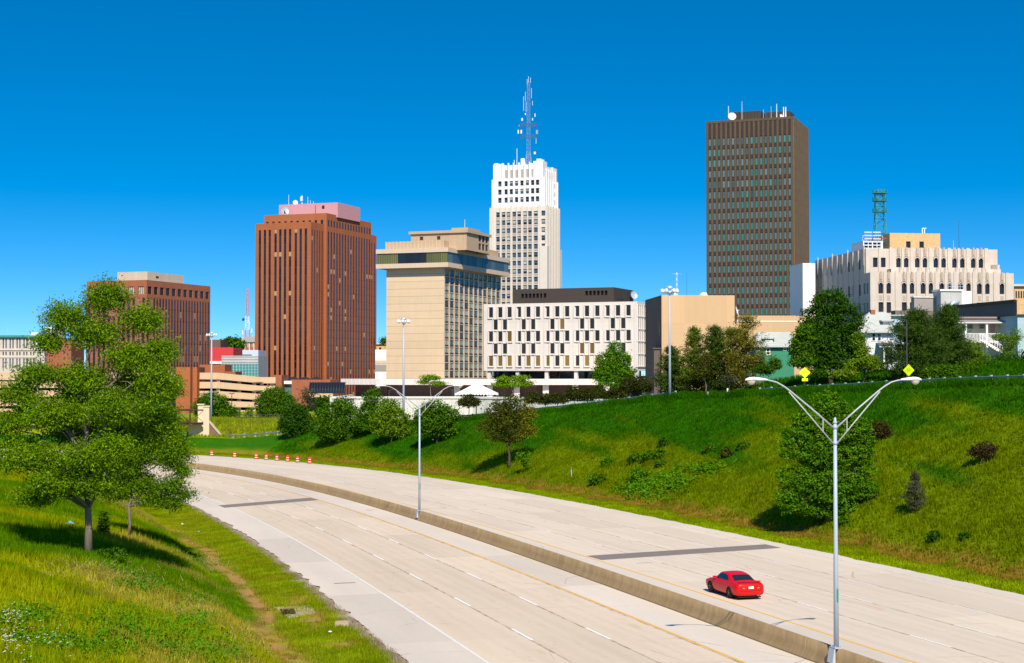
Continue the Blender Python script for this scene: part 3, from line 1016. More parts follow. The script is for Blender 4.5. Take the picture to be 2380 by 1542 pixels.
for r in Re: b.window('R', -.4, *r, 'strip|strip', .09)
b.flush_windows(100, 'window_strip')
for r in Rt: b.window('R', 0, *r, 'plain|dark_glass|dark_frame', .04)
for r in Ft: b.window('F', 0, *r, 'plain|dark_glass|dark_frame', .04)
b.flush_windows()
y0 = 9.; x0 = b.lx(784, y0)
px0, py1 = b.lx(647, y0), b.ly(836, x0)
zpt = b.z(471, x0, y0)
mb = MB(); mass(mb, px0, x0, y0, py1, zt - 1, zpt, mroof=1, para=.4)
pent = b.part(mb, 'penthouse', [M['pink'], M['roof_grey']])
mb = MB(); xv = b.lx(750, y0); mb.box(xv - .6, xv + .6, y0 - .06, y0 - .002, b.z(482, xv, y0) - .7, b.z(482, xv, y0) + .7); mb.build('vent', M['dark_frame'], pent)
mb = MB(); mb.tube([(b.lx(732, y0 - 1), y0 - 1, zt - 1), (b.lx(732, y0 - 1), y0 - 1, b.z(477, xv, y0))], .16, 6); mb.build('flue_pipe', M['red_metal'], pent)
for px, py in ((669.5, 453), (714, 458), (720, 466), (727, 468)):
    x = b.lx(px, y0 + 3); rod(b.root, x, y0 + 3, zpt, b.z(py, x, y0 + 3), .14)
x = b.lx(700.5, y0 + 3)
mb = MB(); mb.tube([(x, y0 + 3, zpt), (x, y0 + 3, b.z(455, x, y0 + 3))], .2, 6); mb.box(x - .5, x + .5, y0 + 2.4, y0 + 2.8, b.z(466, x, y0), b.z(456, x, y0)); mb.build('antenna', M['white_metal'], b.root)
dish(b.root, (b.lx(685, y0 + 2), y0 + 2, zpt + 1.0), 1.1, 30)
dish(b.root, (b.lx(660, y0 - 4), y0 - 4, b.z(487, xv, y0 - 4)), 2.0, 60, 'galv')
mb = MB(); xx = b.lx(660, y0 - 4); mb.tube([(xx, y0 - 4, zt - .6), (xx, y0 - 4, b.z(487, xv, y0 - 4))], .3, 6)
for d in (-1.6, 1.6): mb.tube([(xx + d, y0 - 3, zt - .6), (xx, y0 - 4, b.z(489, xv, y0 - 4))], .12, 5)
mb.build('dish_mount', M['dark_steel'], b.root)

# ================= lower brick office block behind the big tree
b = Bld('office_block', 'wide red brick office block with deep square top windows and beige penthouse, behind the tree', 'office block', 339.5, 450, 20)
xL, yD = b.lx(200), b.ly(488)
zt = b.z(651); zq0, zq1 = b.z(683.5), b.z(665.5); zs = b.z(692)
mb = MB(); W_ = -xL
Rq = []; Rc = []; Fq = []; Fc = []
n = 11; pit = yD / (n + .1)
for i in range(n):
    Rq.append((pit * (i + .22), pit * (i + .86), zq0, zq1))
    for k in (0, .5): Rc.append((pit * (i + k + .13), pit * (i + k + .42), -6, zs))
n = 6; pitf = W_ / (n + .1)
for i in range(n):
    Fq.append((xL + pitf * (i + .25), xL + pitf * (i + .83), zq0, zq1))
    for k in (0, .5): Fc.append((xL + pitf * (i + k + .18), xL + pitf * (i + k + .43), -6, zs))
mass(mb, xL, 0, 0, yD, -8, zt, Fq + Fc, Rq + Rc, (), .30, para=.5, mroof=1)
b.part(mb, 'wall', [M['brick2'], M['roof_grey']])
for r in Fc: b.window('F', 0, *r, 'strip|strip2', .06)
for r in Rc: b.window('R', 0, *r, 'strip|strip2', .06)
b.flush_windows(100, 'window_strip')
for r in Fq: b.window('F', 0, *r, 'multi|pale_blind|dark_frame|3', .24)
for r in Rq: b.window('R', 0, *r, 'multi|dark_glass|dark_frame|2', .24)
b.flush_windows()
y0 = 4.; x0 = b.lx(339.5, y0); x0 = b.lx(341, y0)
mb = MB(); mass(mb, b.lx(271.5, y0), x0, y0, b.ly(426, x0), zt - 1, b.z(631.5, x0, y0), mroof=1)
pent = b.part(mb, 'penthouse', [M['beige_panel'], M['roof_grey']])
mb = MB(); yv = b.ly(364, x0); mb.box(x0 + .002, x0 + .06, yv - .7, yv + .7, b.z(647, x0, yv), b.z(642.5, x0, yv)); mb.build('vent', M['dark_frame'], pent)

# ================= hotel slab with overhanging crown
b = Bld('hotel_building', 'tan concrete slab building with blank end wall and overhanging glazed crown', 'building', 1031.6, 560, 21)
xL, yD = b.lx(897.7), b.ly(1162)
e = 2.9
zc0, zc1, zc2, zc3 = b.z(621, e * .2, -e), b.z(610.5, 0, -e), b.z(586, 0, -e), b.z(575.5, 0, -e)
mb = MB()
nb = 12; pit = yD / nb; nf = 14
fh = (b.z(624.5) - b.z(880)) / nf
zbase = b.z(880)
Rw = []
for j in range(nf):
    for i in range(nb):
        Rw.append((pit * i + .68, pit * (i + 1) - .04, zbase + fh * j + .22, zbase + fh * (j + 1) - .02))
mass(mb, xL, 0, 0, yD, -8, zc0 + .1, (), Rw, (), .22, m=0, roof=False)
# slim fins dividing the bays
for i in range(nb + 1):
    mb.box(.003, .16, pit * i - .02 if i else 0, pit * i + .62, zbase - 18, zc0, 1)
b.part(mb, 'wall', [M['hotel_wall'], M['hotel_trim']])
for j in range(nf - 1, -1, -1):
    for i in range(nb):
        r = Rw[j * nb + i]
        key = 'pair|' + (rnd.choice(['blue_glass', 'blue_glass', 'curtain']) if j > nf - 4 else rnd.choice(['curtain', 'curtain', 'pale_blind', 'curtain', 'slate_glass', 'dark_glass'])) + '|bronze'  # top floors get blue panes to stand for the shade under the crown
        px = 1031 + 131 * i / nb
        hid = px > 1120 and j < 9
        b.window('R', 0, *r, key, .16, (1000 if hid else 0) + (nf - j))
b.flush_windows(100)
# crown
cx0, cx1, cy0, cy1 = xL - e, e, -e, yD + e
mb = MB()
mb.box(cx0, cx1, cy0, cy1, zc0, zc1); mb.box(cx0, cx1, cy0, cy1, zc2, zc3)
mb.box(cx0 + 1.2, cx1 - 1.2, cy0 + 1.2, cy1 - 1.2, zc1, zc2, 1)
crown = b.part(mb, 'crown', [M['hotel_trim'], M['black']])
def ribbon(face, c, u0, u1, n, mats_):
    seg = (u1 - u0) / n
    for i in range(n):
        g = mats_[i % len(mats_)] if not callable(mats_) else mats_(i)
        me = win_mesh('multi|%s|dark_frame|4' % g, round(seg, 2), round(zc2 - zc1, 2))
        um = u0 + seg * (i + .5)
        if face == 'F': link('crown_window', me, b.root, (um, c + .25, zc1), (0, 0, 0))
        else: link('crown_window', me, b.root, (c - .25, um, zc1), (0, 0, R(90)))
nF = 10
ribbon('F', cy0 + .1, cx0 + .3, cx1 - .3, nF, lambda i: 'olive_glass' if i in (0, 1, 2, 7, 8, 9) else 'dark_glass')
ribbon('R', cx1 - .1, cy0 + .3, cy1 - .3, 13, lambda i: 'blue_glass' if i % 3 else 'slate_glass')
# roof terrace parapet with ribs, and plant room
zr = b.z(559)
mb = MB()
tx0, ty1 = b.lx(896), yD - 1
mass(mb, tx0, -.2, .2, ty1, zc3 - .5, zr, para=1.2)
nr = 16
for i in range(nr + 1):
    x = tx0 + (-.2 - tx0) * i / nr
    mb.box(x - .09, x + .09, -.02, .197, zc3, zr + .15, 1)
b.part(mb, 'roof_parapet', [M['hotel_top'], M['hotel_trim']])
y0 = 5.; x0 = b.lx(1084.5, y0)
zq = b.z(541, x0, y0)
py1 = b.ly(1137, x0)
mb = MB()
Rw = [(y0 + (py1 - y0) * (.52 + .155 * i), y0 + (py1 - y0) * (.52 + .155 * i + .125), b.z(575 - 19 * j, x0, y0), b.z(575 - 19 * j, x0, y0) + 2.35) for i in range(3) for j in range(2)]
xl_ = b.lx(955, y0)
Fw = [(b.lx(p, y0), b.lx(p + 8, y0), b.z(555.5, x0, y0), b.z(547, x0, y0)) for p in (975, 1015)]
mass(mb, xl_, x0, y0, py1, zc3 - .5, zq, Fw, Rw, (), .4)
mb.box(xl_ - .7, x0 + .7, y0 - .7, py1 + .7, zq + .003, zq + 1.0)
mb.box(b.lx(1050, y0 + .5), b.lx(1088, y0 + .5), y0 + .2, y0 + 12, zq + 1.003, b.z(529, x0, y0))
mb.box(x0 - 6, x0 - 1.2, py1 - 3, py1 + 4, zc3 - .5, b.z(590, x0, py1))
pent = b.part(mb, 'plant_room', [M['hotel_top']])
for r in Rw: b.window('R', x0, *r, 'multi|dark_glass|dark_frame|2', .3)
for r in Fw: b.window('F', y0, *r, 'plain|bronze|dark_frame', .3)
b.flush_windows()
rod(b.root, b.lx(1080, y0 + 4), y0 + 4, zq + 1, b.z(510, x0, y0 + 4), .13)
mb = MB()
zz = b.z(531, x0, y0)
for k in range(5): mb.tube([(x0 - .5, y0 + 2 + 2.2 * k, zq + 1), (x0 - .5, y0 + 2 + 2.2 * k, zz + .4)], .06, 5)
mb.tube([(x0 - .5, y0 + 2, zz + .4), (x0 - .5, y0 + 10.8, zz + .4)], .06, 5); mb.tube([(x0 - .5, y0 + 2, zz - .3), (x0 - .5, y0 + 10.8, zz - .3)], .06, 5)
mb.build('roof_railing', M['dark_steel'], b.root)

# ================= white art deco tower
b = Bld('art_deco_tower', 'white stepped art deco skyscraper with ribbed top and a lattice mast', 'skyscraper', 1268, 680, 20)
x1 = 0.; xa = b.lx(1137.5); yD = b.ly(1299.5)
zA = b.z(479)
# upper tier is set back a little from the lower one
sx = .9; sy = .9
xb0, xb1 = b.lx(1142.5, sy), b.lx(1263.5, sy)
yb1 = b.ly(1296, xb1)
zB = b.z(413, xb1, sy); zC = b.z(384, xb1, sy)
fl = 3.63
W1 = x1 - xa
mb = MB()
cols1 = [(c - 150) / 355. for c in (192, 228, 259, 296, 327, 364, 395, 431, 479)]
wW = 1.85; wH = 2.25
ztop1 = b.z(150.2 / 1 + 948 / 2.702, 0, 0)       # sill of the first row of the lower tier
rowsA = [ztop1 - .1 - fl * k for k in range(15)]
FA = []
for k, zz in enumerate(rowsA):
    for i, c in enumerate(cols1):
        if i == 8 and k < 4: u = xa + W1 * c
        else: u = xa + W1 * c
        FA.append((u, u + wW, zz, zz + wH))
RA = []
mass(mb, xa, x1, 0, yD, -8, zA, FA, (), (), .45, m=0)
# grey spandrels between the windows of a column
for i, c in enumerate(cols1[:8]):
    u = xa + W1 * c
    for zz in rowsA[:-1]:
        mb.box(u + .02, u + wW - .02, -.03, -.003, zz - fl + wH + .3, zz - .12, 2)
# piers
pier_u = [0.03, .30, .60]
edges = [xa + W1 * c for c in cols1]
for i in range(9):
    lo = (edges[i - 1] + wW) if i else xa + .05
    hi = edges[i]
    m_ = (lo + hi) / 2; hw = min(.62, (hi - lo) / 2 - .06)
    mb.box(m_ - hw, m_ + hw, -.38, -.002, -8, zA + (.7 if i in (0, 3, 5, 8) else .35), 0)
mb.box(edges[8] + wW + .15, x1 - .05, -.38, -.002, -8, zA - 9, 0)
# ribs on the sunny side
nr = 9
for i in range(nr):
    y = .4 + (yD - 1.2) * i / (nr - 1)
    mb.box(.002, .45, y, y + (yD / nr) * .52, -8, zA + (.3 if i % 2 else .6), 0)
    if i < nr - 1: mb.box(.001, .06, y + yD / nr * .62, y + yD / nr * .86, -8, zA - 3, 3)
# wide base wing on the far right and corner buttress
yw = b.ly(1307.5)
mb.box(-9, -.3, yD + .003, yw, -8, zp(580, b.Yat(0, yD)), 0)
mb.box(b.lx(1256), 1.0, -.75, 2.4, -8, b.z(572), 0)
b.part(mb, 'lower_tier', [M['terracotta_cream'], M['roof_grey'], M['terracotta_grey'], M['dark_frame']])
vis = [(p, r) for p, r in enumerate(FA)]
for p, r in vis:
    row = p // 9
    key = rnd.choice(['sash|blue_glass|grey_frame|blue_glass|.5', 'sash|dark_glass|grey_frame|pale_blind|.55', 'sash|blue_glass|grey_frame|blue_glass|.5', 'sash|blue_glass|grey_frame|pale_blind|.3', 'sash|dark_glass|grey_frame|blue_glass|.5'])
    b.window('F', 0, *r, key, .4, 20 + p)
# upper tier
mb = MB()
W2 = xb1 - xb0
cols2 = [(c - 163) / 327. for c in (204, 244, 277, 310, 344, 378, 411, 441)]
FB = []
for k in range(3):
    zz = b.z(150.2 + (755 + 52 * k) / 2.702, xb1, sy)
    for c in cols2:
        FB.append((xb0 + W2 * c, xb0 + W2 * c + 1.6, zz, zz + 2.3))
mass(mb, xb0, xb1, sy, yb1, zA - 2, zB, FB, (), (), .45)
zP = b.z(368.5, xb1, sy)
# crown: corner pavilions and the ribbed centre between them
pl0, pl1 = xb0 + .6, xb0 + W2 * .20
pr0, pr1 = xb0 + W2 * .80, xb1 - .4
zCc = b.z(150.2 + 622 / 2.702, xb1, sy)
mb.box(pl1 - 1, pr0 + 1, sy + .8, yb1 - .8, zB + .003, zCc)
mb.box(pl0, pl1, sy + .4, sy + 5, zB + .003, b.z(377, xb1, sy)); mb.box(pl0 + .5, pl1 - 2.0, sy + .2, sy + 4.4, zB + .003, b.z(374.5, xb1, sy))
mb.box(pr0, pr1, sy + .3, sy + 6, zB + .003, b.z(373.5, xb1, sy)); mb.box(pr0 + 1.6, pr1 - .9, sy + .1, sy + 5, zB + .003, zP)
mb.box(xb1 - 4, xb1 - .5, sy + 6.003, yb1 - .4, zB + .003, b.z(383.5, xb1, sy)); mb.box(xb1 - 3.6, xb1 - .2, yb1 - 6, yb1 - .2, zB + .003, b.z(381, xb1, sy))
edges = [xb0 + W2 * c for c in cols2]
for i in range(9):
    lo = (edges[i - 1] + 1.6) if i else xb0 + .3
    hi = edges[i] if i < 8 else xb1 - .3
    m_ = (lo + hi) / 2; hw = min(.55, (hi - lo) / 2 - .08)
    mb.box(m_ - hw, m_ + hw, sy - .35, sy - .002, zA - 2, zB + (.0 if i in (0, 8) else (zCc - zB) + .9), 0)
for i in range(1, 7):
    u = edges[i]
    mb.box(u + .1, u + 1.25, sy + .6, sy + .797, zB + .6, zB + 4.2, 1)
nr = 7
for i in range(nr):
    y = sy + .6 + (yb1 - sy - 1.6) * i / (nr - 1)
    mb.box(xb1 + .002, xb1 + .4, y, y + 1.15, zA - 2, zB + (4.5 if 0 < i < nr - 1 else 0), 0)
for k in range(3):
    zz = FB[k * 8][2]
    mb.box(xb1 + .001, xb1 + .05, yb1 - 4.2, yb1 - 3.4, zz, zz + 2, 2)
b.part(mb, 'upper_tier', [M['terracotta_white'], M['terracotta_grey'], M['dark_frame']])
for p, r in enumerate(FB):
    b.window('F', sy, *r, rnd.choice(['sash|blue_glass|grey_frame|dark_glass|.5', 'sash|dark_glass|grey_frame|dark_glass|.5', 'sash|blue_glass|grey_frame|pale_blind|.6']), .4, p)
b.flush_windows(100)
TOWER = (b, zCc, xb0, xb1, sy, yb1)

# lattice mast with its antennas
def lattice(mb, base, half0, half1, z0, z1, n, r, m=0, sides=4, ms=None):
    A = [(math.cos(2 * math.pi * (k + .5) / sides), math.sin(2 * math.pi * (k + .5) / sides)) for k in range(sides)]
    def P(k, f):
        h = half0 + (half1 - half0) * f
        return (base[0] + A[k % sides][0] * h * 1.414, base[1] + A[k % sides][1] * h * 1.414, z0 + (z1 - z0) * f)
    for k in range(sides):
        for i in range(n):
            mm = ms(i / n) if ms else m
            mb.tube([P(k, i / n), P(k, (i + 1) / n)], r, 4, mm, False)
            mb.tube([P(k, i / n), P(k + 1, (i + 1) / n)] if i % 2 else [P(k + 1, i / n), P(k, (i + 1) / n)], r * .7, 4, mm, False)
            mb.tube([P(k, i / n), P(k + 1, i / n)], r * .6, 4, mm, False)
yM = (sy + yb1) / 2
xM = b.lx(1228.5, yM)
wM = b.w(xM, yM)
mast = thing('broadcast_mast', 'tall thin lattice mast hung with white antennas on the white skyscraper roof', 'mast', (wM.x, wM.y, zCc))
zT = zp(178, wM.y) - zCc
mb = MB()
band = lambda f: 0 if f < .16 else (1 if int(f * 9) % 2 else 0)
lattice(mb, (0, 0), 1.5, .75, 0, zT * .17, 5, .11, ms=lambda f: 2)
lattice(mb, (0, 0), .75, .62, zT * .17, zT * .74, 14, .048, ms=lambda f: 2)
lattice(mb, (0, 0), .6, .5, zT * .74, zT * .93, 7, .06, ms=lambda f: 2)
M['mast_grey'] = mat('grey_mast_steel', (.30, .31, .34), .5, .4, amt=.15)
mb.build('lattice', [M['mast_grey'], M['red_metal'], M['mast_grey']], mast)
def antenna(x, f0, f1, w=.085, y=0.):
    mb = MB(); mb.tube([(x, y, zT * f0), (x, y, zT * f1)], w, 6); mb.build('antenna', M['white_metal'], mast)
for a in ((0, .93, 1.0), (.9, .93, .985), (-.6, .90, .97), (1.3, .76, .87), (-1.4, .73, .83), (-1.1, .61, .72), (-2.2, .62, .78), (1.8, .68, .73), (3.4, .26, .32)): antenna(*a)
for a in ((-1.4, .575, .595, .25), (2.9, .555, .59, .25), (-2.9, .51, .54, .4), (1.8, .515, .54, .25), (-4.6, .37, .41, .35), (-3.3, .37, .41, .4), (3.8, .365, .41, .4), (2.8, .145, .17, .5), (-4.1, .45, .465, .25)): antenna(*a)
mb = MB()
for f in (.325, .455):
    for yy in (-1, 1):
        mb.tube([(-3.9, yy, zT * f), (3.9, yy, zT * f)], .09, 5); mb.tube([(-3.9, yy, zT * f + .9), (3.9, yy, zT * f + .9)], .07, 5)
    for x in (-3.9, -2, 2, 3.9): mb.tube([(x, -1, zT * f), (x, 1, zT * f)], .07, 5)
for x in (-3.9, 3.9): mb.tube([(x, -1, zT * .32), (x, -1, zT * .48)], .12, 5)
mb.build('antenna_frame', M['dark_steel'], mast)
mb = MB()
mb.box(-4.2, 1.8, -2, 2, .0, .9); mb.lathe([(1.0, .9), (1.0, 3.6), (.85, 3.8)], 12, (-2.6, -1)); mb.box(1, 3, -1.5, 1.5, 0, 1.6)
mb.build('equipment_platform', M['white_metal'], mast)
for x, f in ((-5.2, .205), (-6.4, .08)): antenna(x, 0, f, .12)

# ================= dark slab tower
b = Bld('dark_office_tower', 'tall dark brown tower of narrow piers with teal tinted windows', 'office tower', 1847.6, 560, 21)
xL, yD = b.lx(1643), b.ly(1882)
zt = b.z(271)
n = 18; pit = (-xL - 1.2) / n
z_first = b.z(210 + 322 / 2.702)
fl = (z_first - b.z(210 + 1340 / 2.702)) / 15.
M['bronze_pier'] = joint_mat('bronze_brown_pier', (.108, .083, .050), 1.6, 3.93, .85, .04, .12, 0, .16)
M['brown_panel'] = joint_mat('brown_side_panel', (.185, .125, .070), 1.35, 3.93, .55, .06, .18, 0, .16)
M['spandrel'] = mat('dark_brown_spandrel', (.048, .024, .019), .5, .4, amt=.2)
mb = MB()
Fw = []
for k in range(17):
    z1 = z_first + fl * .63 - fl * k
    for i in range(n):
        u = xL + .6 + pit * (i + .24)
        Fw.append((u, u + pit * .50, z1 - fl * .64, z1, k, i))
mass(mb, xL, 0, 0, yD, -8, zt, (), (), (), .0, m=1, mroof=3)
for i in range(n + 1):
    u = xL + .6 + pit * (i - .24)
    mb.box(max(u, xL), min(u + pit * .46, 0), -.28, -.001, -8, zt - .05, 0)
for i in range(n):
    u = xL + .6 + pit * (i + .26)
    mb.box(u, u + pit * .5, -.20, -.001, z_first + fl * .70, zt - .2, 2)
    for k in range(17):
        zz = z_first - fl * .02 - fl * k
        mb.box(u, u + pit * .5, -.20, -.001, zz - fl * .32, zz, 2)
    for zq in (zt - 3.2, zt - 6.2): pass
mb.box(xL + .02, 0, -.33, -.282, zt - .9, zt, 0)
ny = 9
for i in range(ny):
    y = .1 + yD * i / ny
    mb.box(.001, .10, y, y + yD / ny - .22, -8, zt - .05, 1)
b.part(mb, 'wall', [M['bronze_pier'], M['brown_panel'], M['spandrel'], M['roof_grey']])
for (u0, u1, z0, z1, k, i) in Fw:
    p = rnd.random() + .5 * math.sin(i * .45 + k * 1.3) * math.sin(k * .9)
    key = 'plain|' + ('teal_glass' if p > .72 else 'slate_glass') + '|dark_frame'
    b.window('F', -.06, u0, u1, z0, z1, key, 0, k)
b.flush_windows(100)
for (px, pyt, w_, y_) in ((1703, 262, 11, 6), (1783, 262, 9, 8)):
    x = b.lx(px, y_); mb = MB()
    mb.box(x, x + w_, y_, y_ + 8, zt + .002, b.z(262, x, y_))
    for k in range(9): mb.box(x + w_ * k / 9, x + w_ * k / 9 + .5, y_ - .2, y_ - .002, zt + .002, b.z(261, x, y_))
    b.part(mb, 'roof_plant', M['dark_metal_wall'])
for px, py, r_ in ((1695.5, 247, .2), (1727, 236, .12), (1808, 242, .22), (1824, 249, .35), (1829, 249, .35), (1777, 255, .08), (1795, 248, .08)):
    x = b.lx(px, 3); rod(b.root, x, 3, zt, b.z(py, x, 3), r_)
dish(b.root, (b.lx(1704, 2), 2, b.z(262, 0, 2)), 1.5, 20)
dish(b.root, (b.lx(1720, 1.5), 1.5, b.z(279, 0, 2)), 1.2, -20)
dish(b.root, (b.lx(1819, 2), 2, b.z(270, 0, 2)), 1.1, 70)

# ================= five storey precast building with projecting window hoods
b = Bld('precast_office', 'white concrete five storey building with staggered hooded windows and dark roof plant', 'office building', 1481.5, 470, 22)
xL, yD = b.lx(1124), b.ly(1500)
zt, z0 = b.z(701), b.z(862.5)
mb = MB()
W_ = -xL
xs = [(c - 180) / 1530. for c in (256, 352, 447, 543, 638, 734, 830, 928, 1026, 1125, 1222, 1323, 1423, 1524, 1625)]
xs = [1 - (1 - f) for f in xs]
ht = zt - z0
rows = [(.127, .20), (.302, .0), (.489, .0), (.663, 0), (.846, 0)]
ctr = [(420, 0), (540, 1), (655, 0), (775, 1), (893, 0)]
items = []; holes = []
hw_ = 31 / 1530. * W_; hh_ = .0
for py, st in ctr:
    zc = b.z(631 + py / 4.277)
    if not st: us = xs
    else:
        us = []
        for g in range(5): us += [(xs[g * 3] + xs[g * 3 + 1]) / 2, (xs[g * 3 + 1] + xs[g * 3 + 2]) / 2]
    zc = z0 + (zt - z0) * (1 - (py - 338) / 654.)
    for f in us:
        u = xL + W_ * f
        items.append((u, zc))
        holes.append((u - hw_ * .62, u + hw_ * .62, zc - 1.62, zc + 1.52))
Rh = []
for py, st in ctr:
    zc = z0 + (zt - z0) * (1 - (py - 338) / 654.)
    for k in range(4):
        u = yD * (k + .55) / 4.3
        Rh.append((u - .9, u + .9, zc - 1.62, zc + 1.52))
mass(mb, xL, 0, 0, yD, z0, zt, holes, Rh, (), .5, para=.6, mroof=1)
mb.quad((xL, 0, z0), (0, 0, z0), (0, yD, z0), (xL, yD, z0), 0)
# shallow vertical panels between the window groups
for g in range(5):
    u0 = xL + W_ * xs[g * 3] - 1.9; u1 = xL + W_ * xs[g * 3 + 2] + 1.9
    mb.box(u1, min(u1 + 1.0, -.2), -.10, -.001, z0 + .6, zt - 1.6, 0)
b.part(mb, 'wall', [M['precast'], M['roof_grey']])
for (u, zc) in items:
    low = zc < z0 + ht * .2
    key = 'bay|' + rnd.choices(['brown_glass', 'tan_blind'], [.30, .70] if low else [.84, .16])[0] + '|precast_rib'
    b.window('F', 0, u - hw_, u + hw_, zc - 2.05, zc + 1.75, key, .0, 0)
for (u0, u1, a, c_) in Rh:
    b.window('R', 0, u0 - .3, u1 + .3, a - .4, c_ + .2, 'bay|brown_glass|precast_rib', .0, 5)
b.flush_windows(100)
# open ground storey: recessed brick wall, columns and dark glazing
zf = b.z(882)
mb = MB(); mb.box(xL + 1, -1.2, 6, yD - .5, zf - 14, z0 - .003); b.part(mb, 'recessed_wall', M['brick3'])
mb = MB()
for i in range(7): mb.box(xL + 2.0 + (W_ - 6) * i / 6.5, xL + 2.0 + (W_ - 6) * i / 6.5 + 4.2, 5.8, 5.997, zf - 4, z0 - .3)
b.part(mb, 'entrance_glazing', M['dark_glass'])
for px in (1135, 1201, 1268.5, 1337, 1407, 1478):
    x = b.lx(px); mb = MB(); mb.box(x - .55, x + .55, .5, 1.6, zf - 14, z0 - .002); b.part(mb, 'column', M['precast_rib'])
# dark plant storey on the roof
y0 = 7.; x0 = b.lx(1427, y0)
zq = b.z(668, x0, y0)
xl_, yq = b.lx(1191.6, y0), b.ly(1472.6, x0)
mb = MB()
fw = [(b.lx(631 * 0 + 1081.7 + c / 4.277, y0), b.lx(1081.7 + (c + 26) / 4.277, y0), b.z(631 + 250 / 4.277, x0, y0), b.z(631 + 205 / 4.277, x0, y0)) for c in (555, 592, 630, 667, 704, 742, 778)]
fw += [(b.lx(1081.7 + c / 4.277, y0), b.lx(1081.7 + (c + 27) / 4.277, y0), b.z(631 + 234 / 4.277, x0, y0), b.z(631 + 190 / 4.277, x0, y0)) for c in (1192, 1230, 1269, 1308, 1347, 1385)]
rw = [(y0 + (yq - y0) * f, y0 + (yq - y0) * (f + .05), zq - 7.5, zq - 3.4) for f in (.18, .26, .34, .42)]
mass(mb, xl_, x0, y0, yq, zt - 1, zq, fw, rw, (), .5)
pl = b.part(mb, 'roof_plant', [M['dark_metal_wall']])
for (u0, u1, a, c_) in fw: mb = MB(); mb.quad((u0, y0 + .5, a), (u1, y0 + .5, a), (u1, y0 + .5, c_), (u0, y0 + .5, c_)); mb.build('louvre', M['black'], pl)
for (u0, u1, a, c_) in rw: mb = MB(); mb.quad((x0 - .5, u0, a), (x0 - .5, u1, a), (x0 - .5, u1, c_), (x0 - .5, u0, c_)); mb.build('louvre', M['black'], pl)
dish(b.root, (x0 + 1.4, y0 + (yq - y0) * .80, zt + 3.2), 1.35, 60, 'galv')
mb = MB(); mb.tube([(b.lx(1261, y0 - .3), y0 - .3, zt), (b.lx(1261, y0 - .3), y0 - .3, b.z(674, x0, y0))], .12, 5); mb.build('downpipe', M['dark_steel'], pl)

# ================= tan windowless building
b = Bld('tan_building', 'windowless tan concrete building with a shaded dark side and lower rear wing', 'building', 1538, 330, -4)
xR, yD = b.lx(1708), b.ly(1500.5)
zt = b.z(686.4)
mb = MB()
Lw = [(yD * f0, yD * f1, zp(631 + p1 / 4.277, 333), zp(631 + p0 / 4.277, 333)) for (f0, f1, p0, p1) in ((.05, .17, 515, 645), (.05, .17, 705, 775))]
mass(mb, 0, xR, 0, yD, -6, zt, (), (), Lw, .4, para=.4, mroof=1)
b.part(mb, 'wall', [M['tan_wall'], M['roof_grey']])
M['shade_dark_panel'] = joint_mat('shade_darkened_side_panel', (.135, .105, .085), 3.1, 8.5, .8, .04, .08)  # side panels taken as darker, with its deep shade put into the colour too
mb = MB(); wall_face(mb, 'L', -.06, .003, yD, -6, zt - .05, Lw, .06); b.part(mb, 'shade_darkened_side', M['shade_dark_panel'])
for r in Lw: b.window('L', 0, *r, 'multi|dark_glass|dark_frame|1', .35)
b.flush_windows()
xw = b.lx(1895, 3); zw = b.z(733.7, xR, 3)
mb = MB(); mass(mb, xR + .003, xw, 3, 26, -6, zw)
mb.box(xR + .1, xw, 2.93, 2.998, zw - 1.35, zw - 1.15, 1)
b.part(mb, 'rear_wing', [M['tan_wall'], M['white_render']])
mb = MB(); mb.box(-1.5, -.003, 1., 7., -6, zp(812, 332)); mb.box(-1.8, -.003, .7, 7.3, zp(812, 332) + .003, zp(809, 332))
b.part(mb, 'side_entrance', M['shade_dark_panel'])
mb = MB(); x = b.lx(1636, 6); mb.lathe([(.95, zt - .3), (.95, zt + .3), (.7, zt + .7), (.72, zt + .9)], 12, (x, 6)); b.part(mb, 'roof_vent', M['white_metal'])
dish(b.root, (xR + .8, 1.5, zp(722, 330)), 1.1, 70)
dish(b.root, (b.lx(1572, 5), 5, zt + .5), .5, -40)
x = b.lx(1574, 5); mb = MB(); lattice(mb, (x, 5), .16, .10, zt, b.z(634, x, 5), 9, .035, sides=3); mb.tube([(x - 1.0, 5, b.z(637, x, 5)), (x + 1.0, 5, b.z(637, x, 5))], .03, 4); b.part(mb, 'roof_mast', M['galv'])
x = b.lx(1597, 5); rod(b.root, x, 5, b.z(705, x, 5) , b.z(634, x, 5), .05, 'dark_steel')

# ================= limestone art deco block
b = Bld('limestone_building', 'pale limestone art deco block with stepped tiers and carved window heads', 'building', 2014, 340, -6)
zU, zM, zLw = b.z(578), b.z(634), b.z(657)
xR = b.lx(2320.6); yD = b.ly(1895); yE = b.ly(1880)
mb = MB()
U0 = [(b.lx(1772.8 + c / 3.6656), b.lx(1772.8 + (c + 40) / 3.6656)) for c in (945, 1013, 1143, 1209, 1303, 1369, 1462, 1528, 1621, 1688, 1781, 1847)]
zu0, zu1 = b.z(420.7 + 735 / 3.6656), b.z(420.7 + 653 / 3.6656)
FU = [(a, c_, zu0, zu1) for a, c_ in U0]
Ls = []
for py0, py1 in ((747, 662), (973, 876), (1135, 1040)):
    for px in (838, 782, 746, 684, 652, 596, 562, 507, 474):
        f = b.ly(1772.8 + px / 3.6656)
        Yw = b.Yat(0, f)
        sc = (px - 474) / (838 - 474)
        off = 28 * (1 - sc)
        Ls.append((f, f + 1.35, zp(420.7 + (py0 + (0 if py0 > 800 else 0)) / 3.6656, 340), zp(420.7 + py1 / 3.6656, 340)))
mass(mb, 0, xR, 0, yD, -4, zU, FU, (), Ls, .5, para=.5, mroof=1)
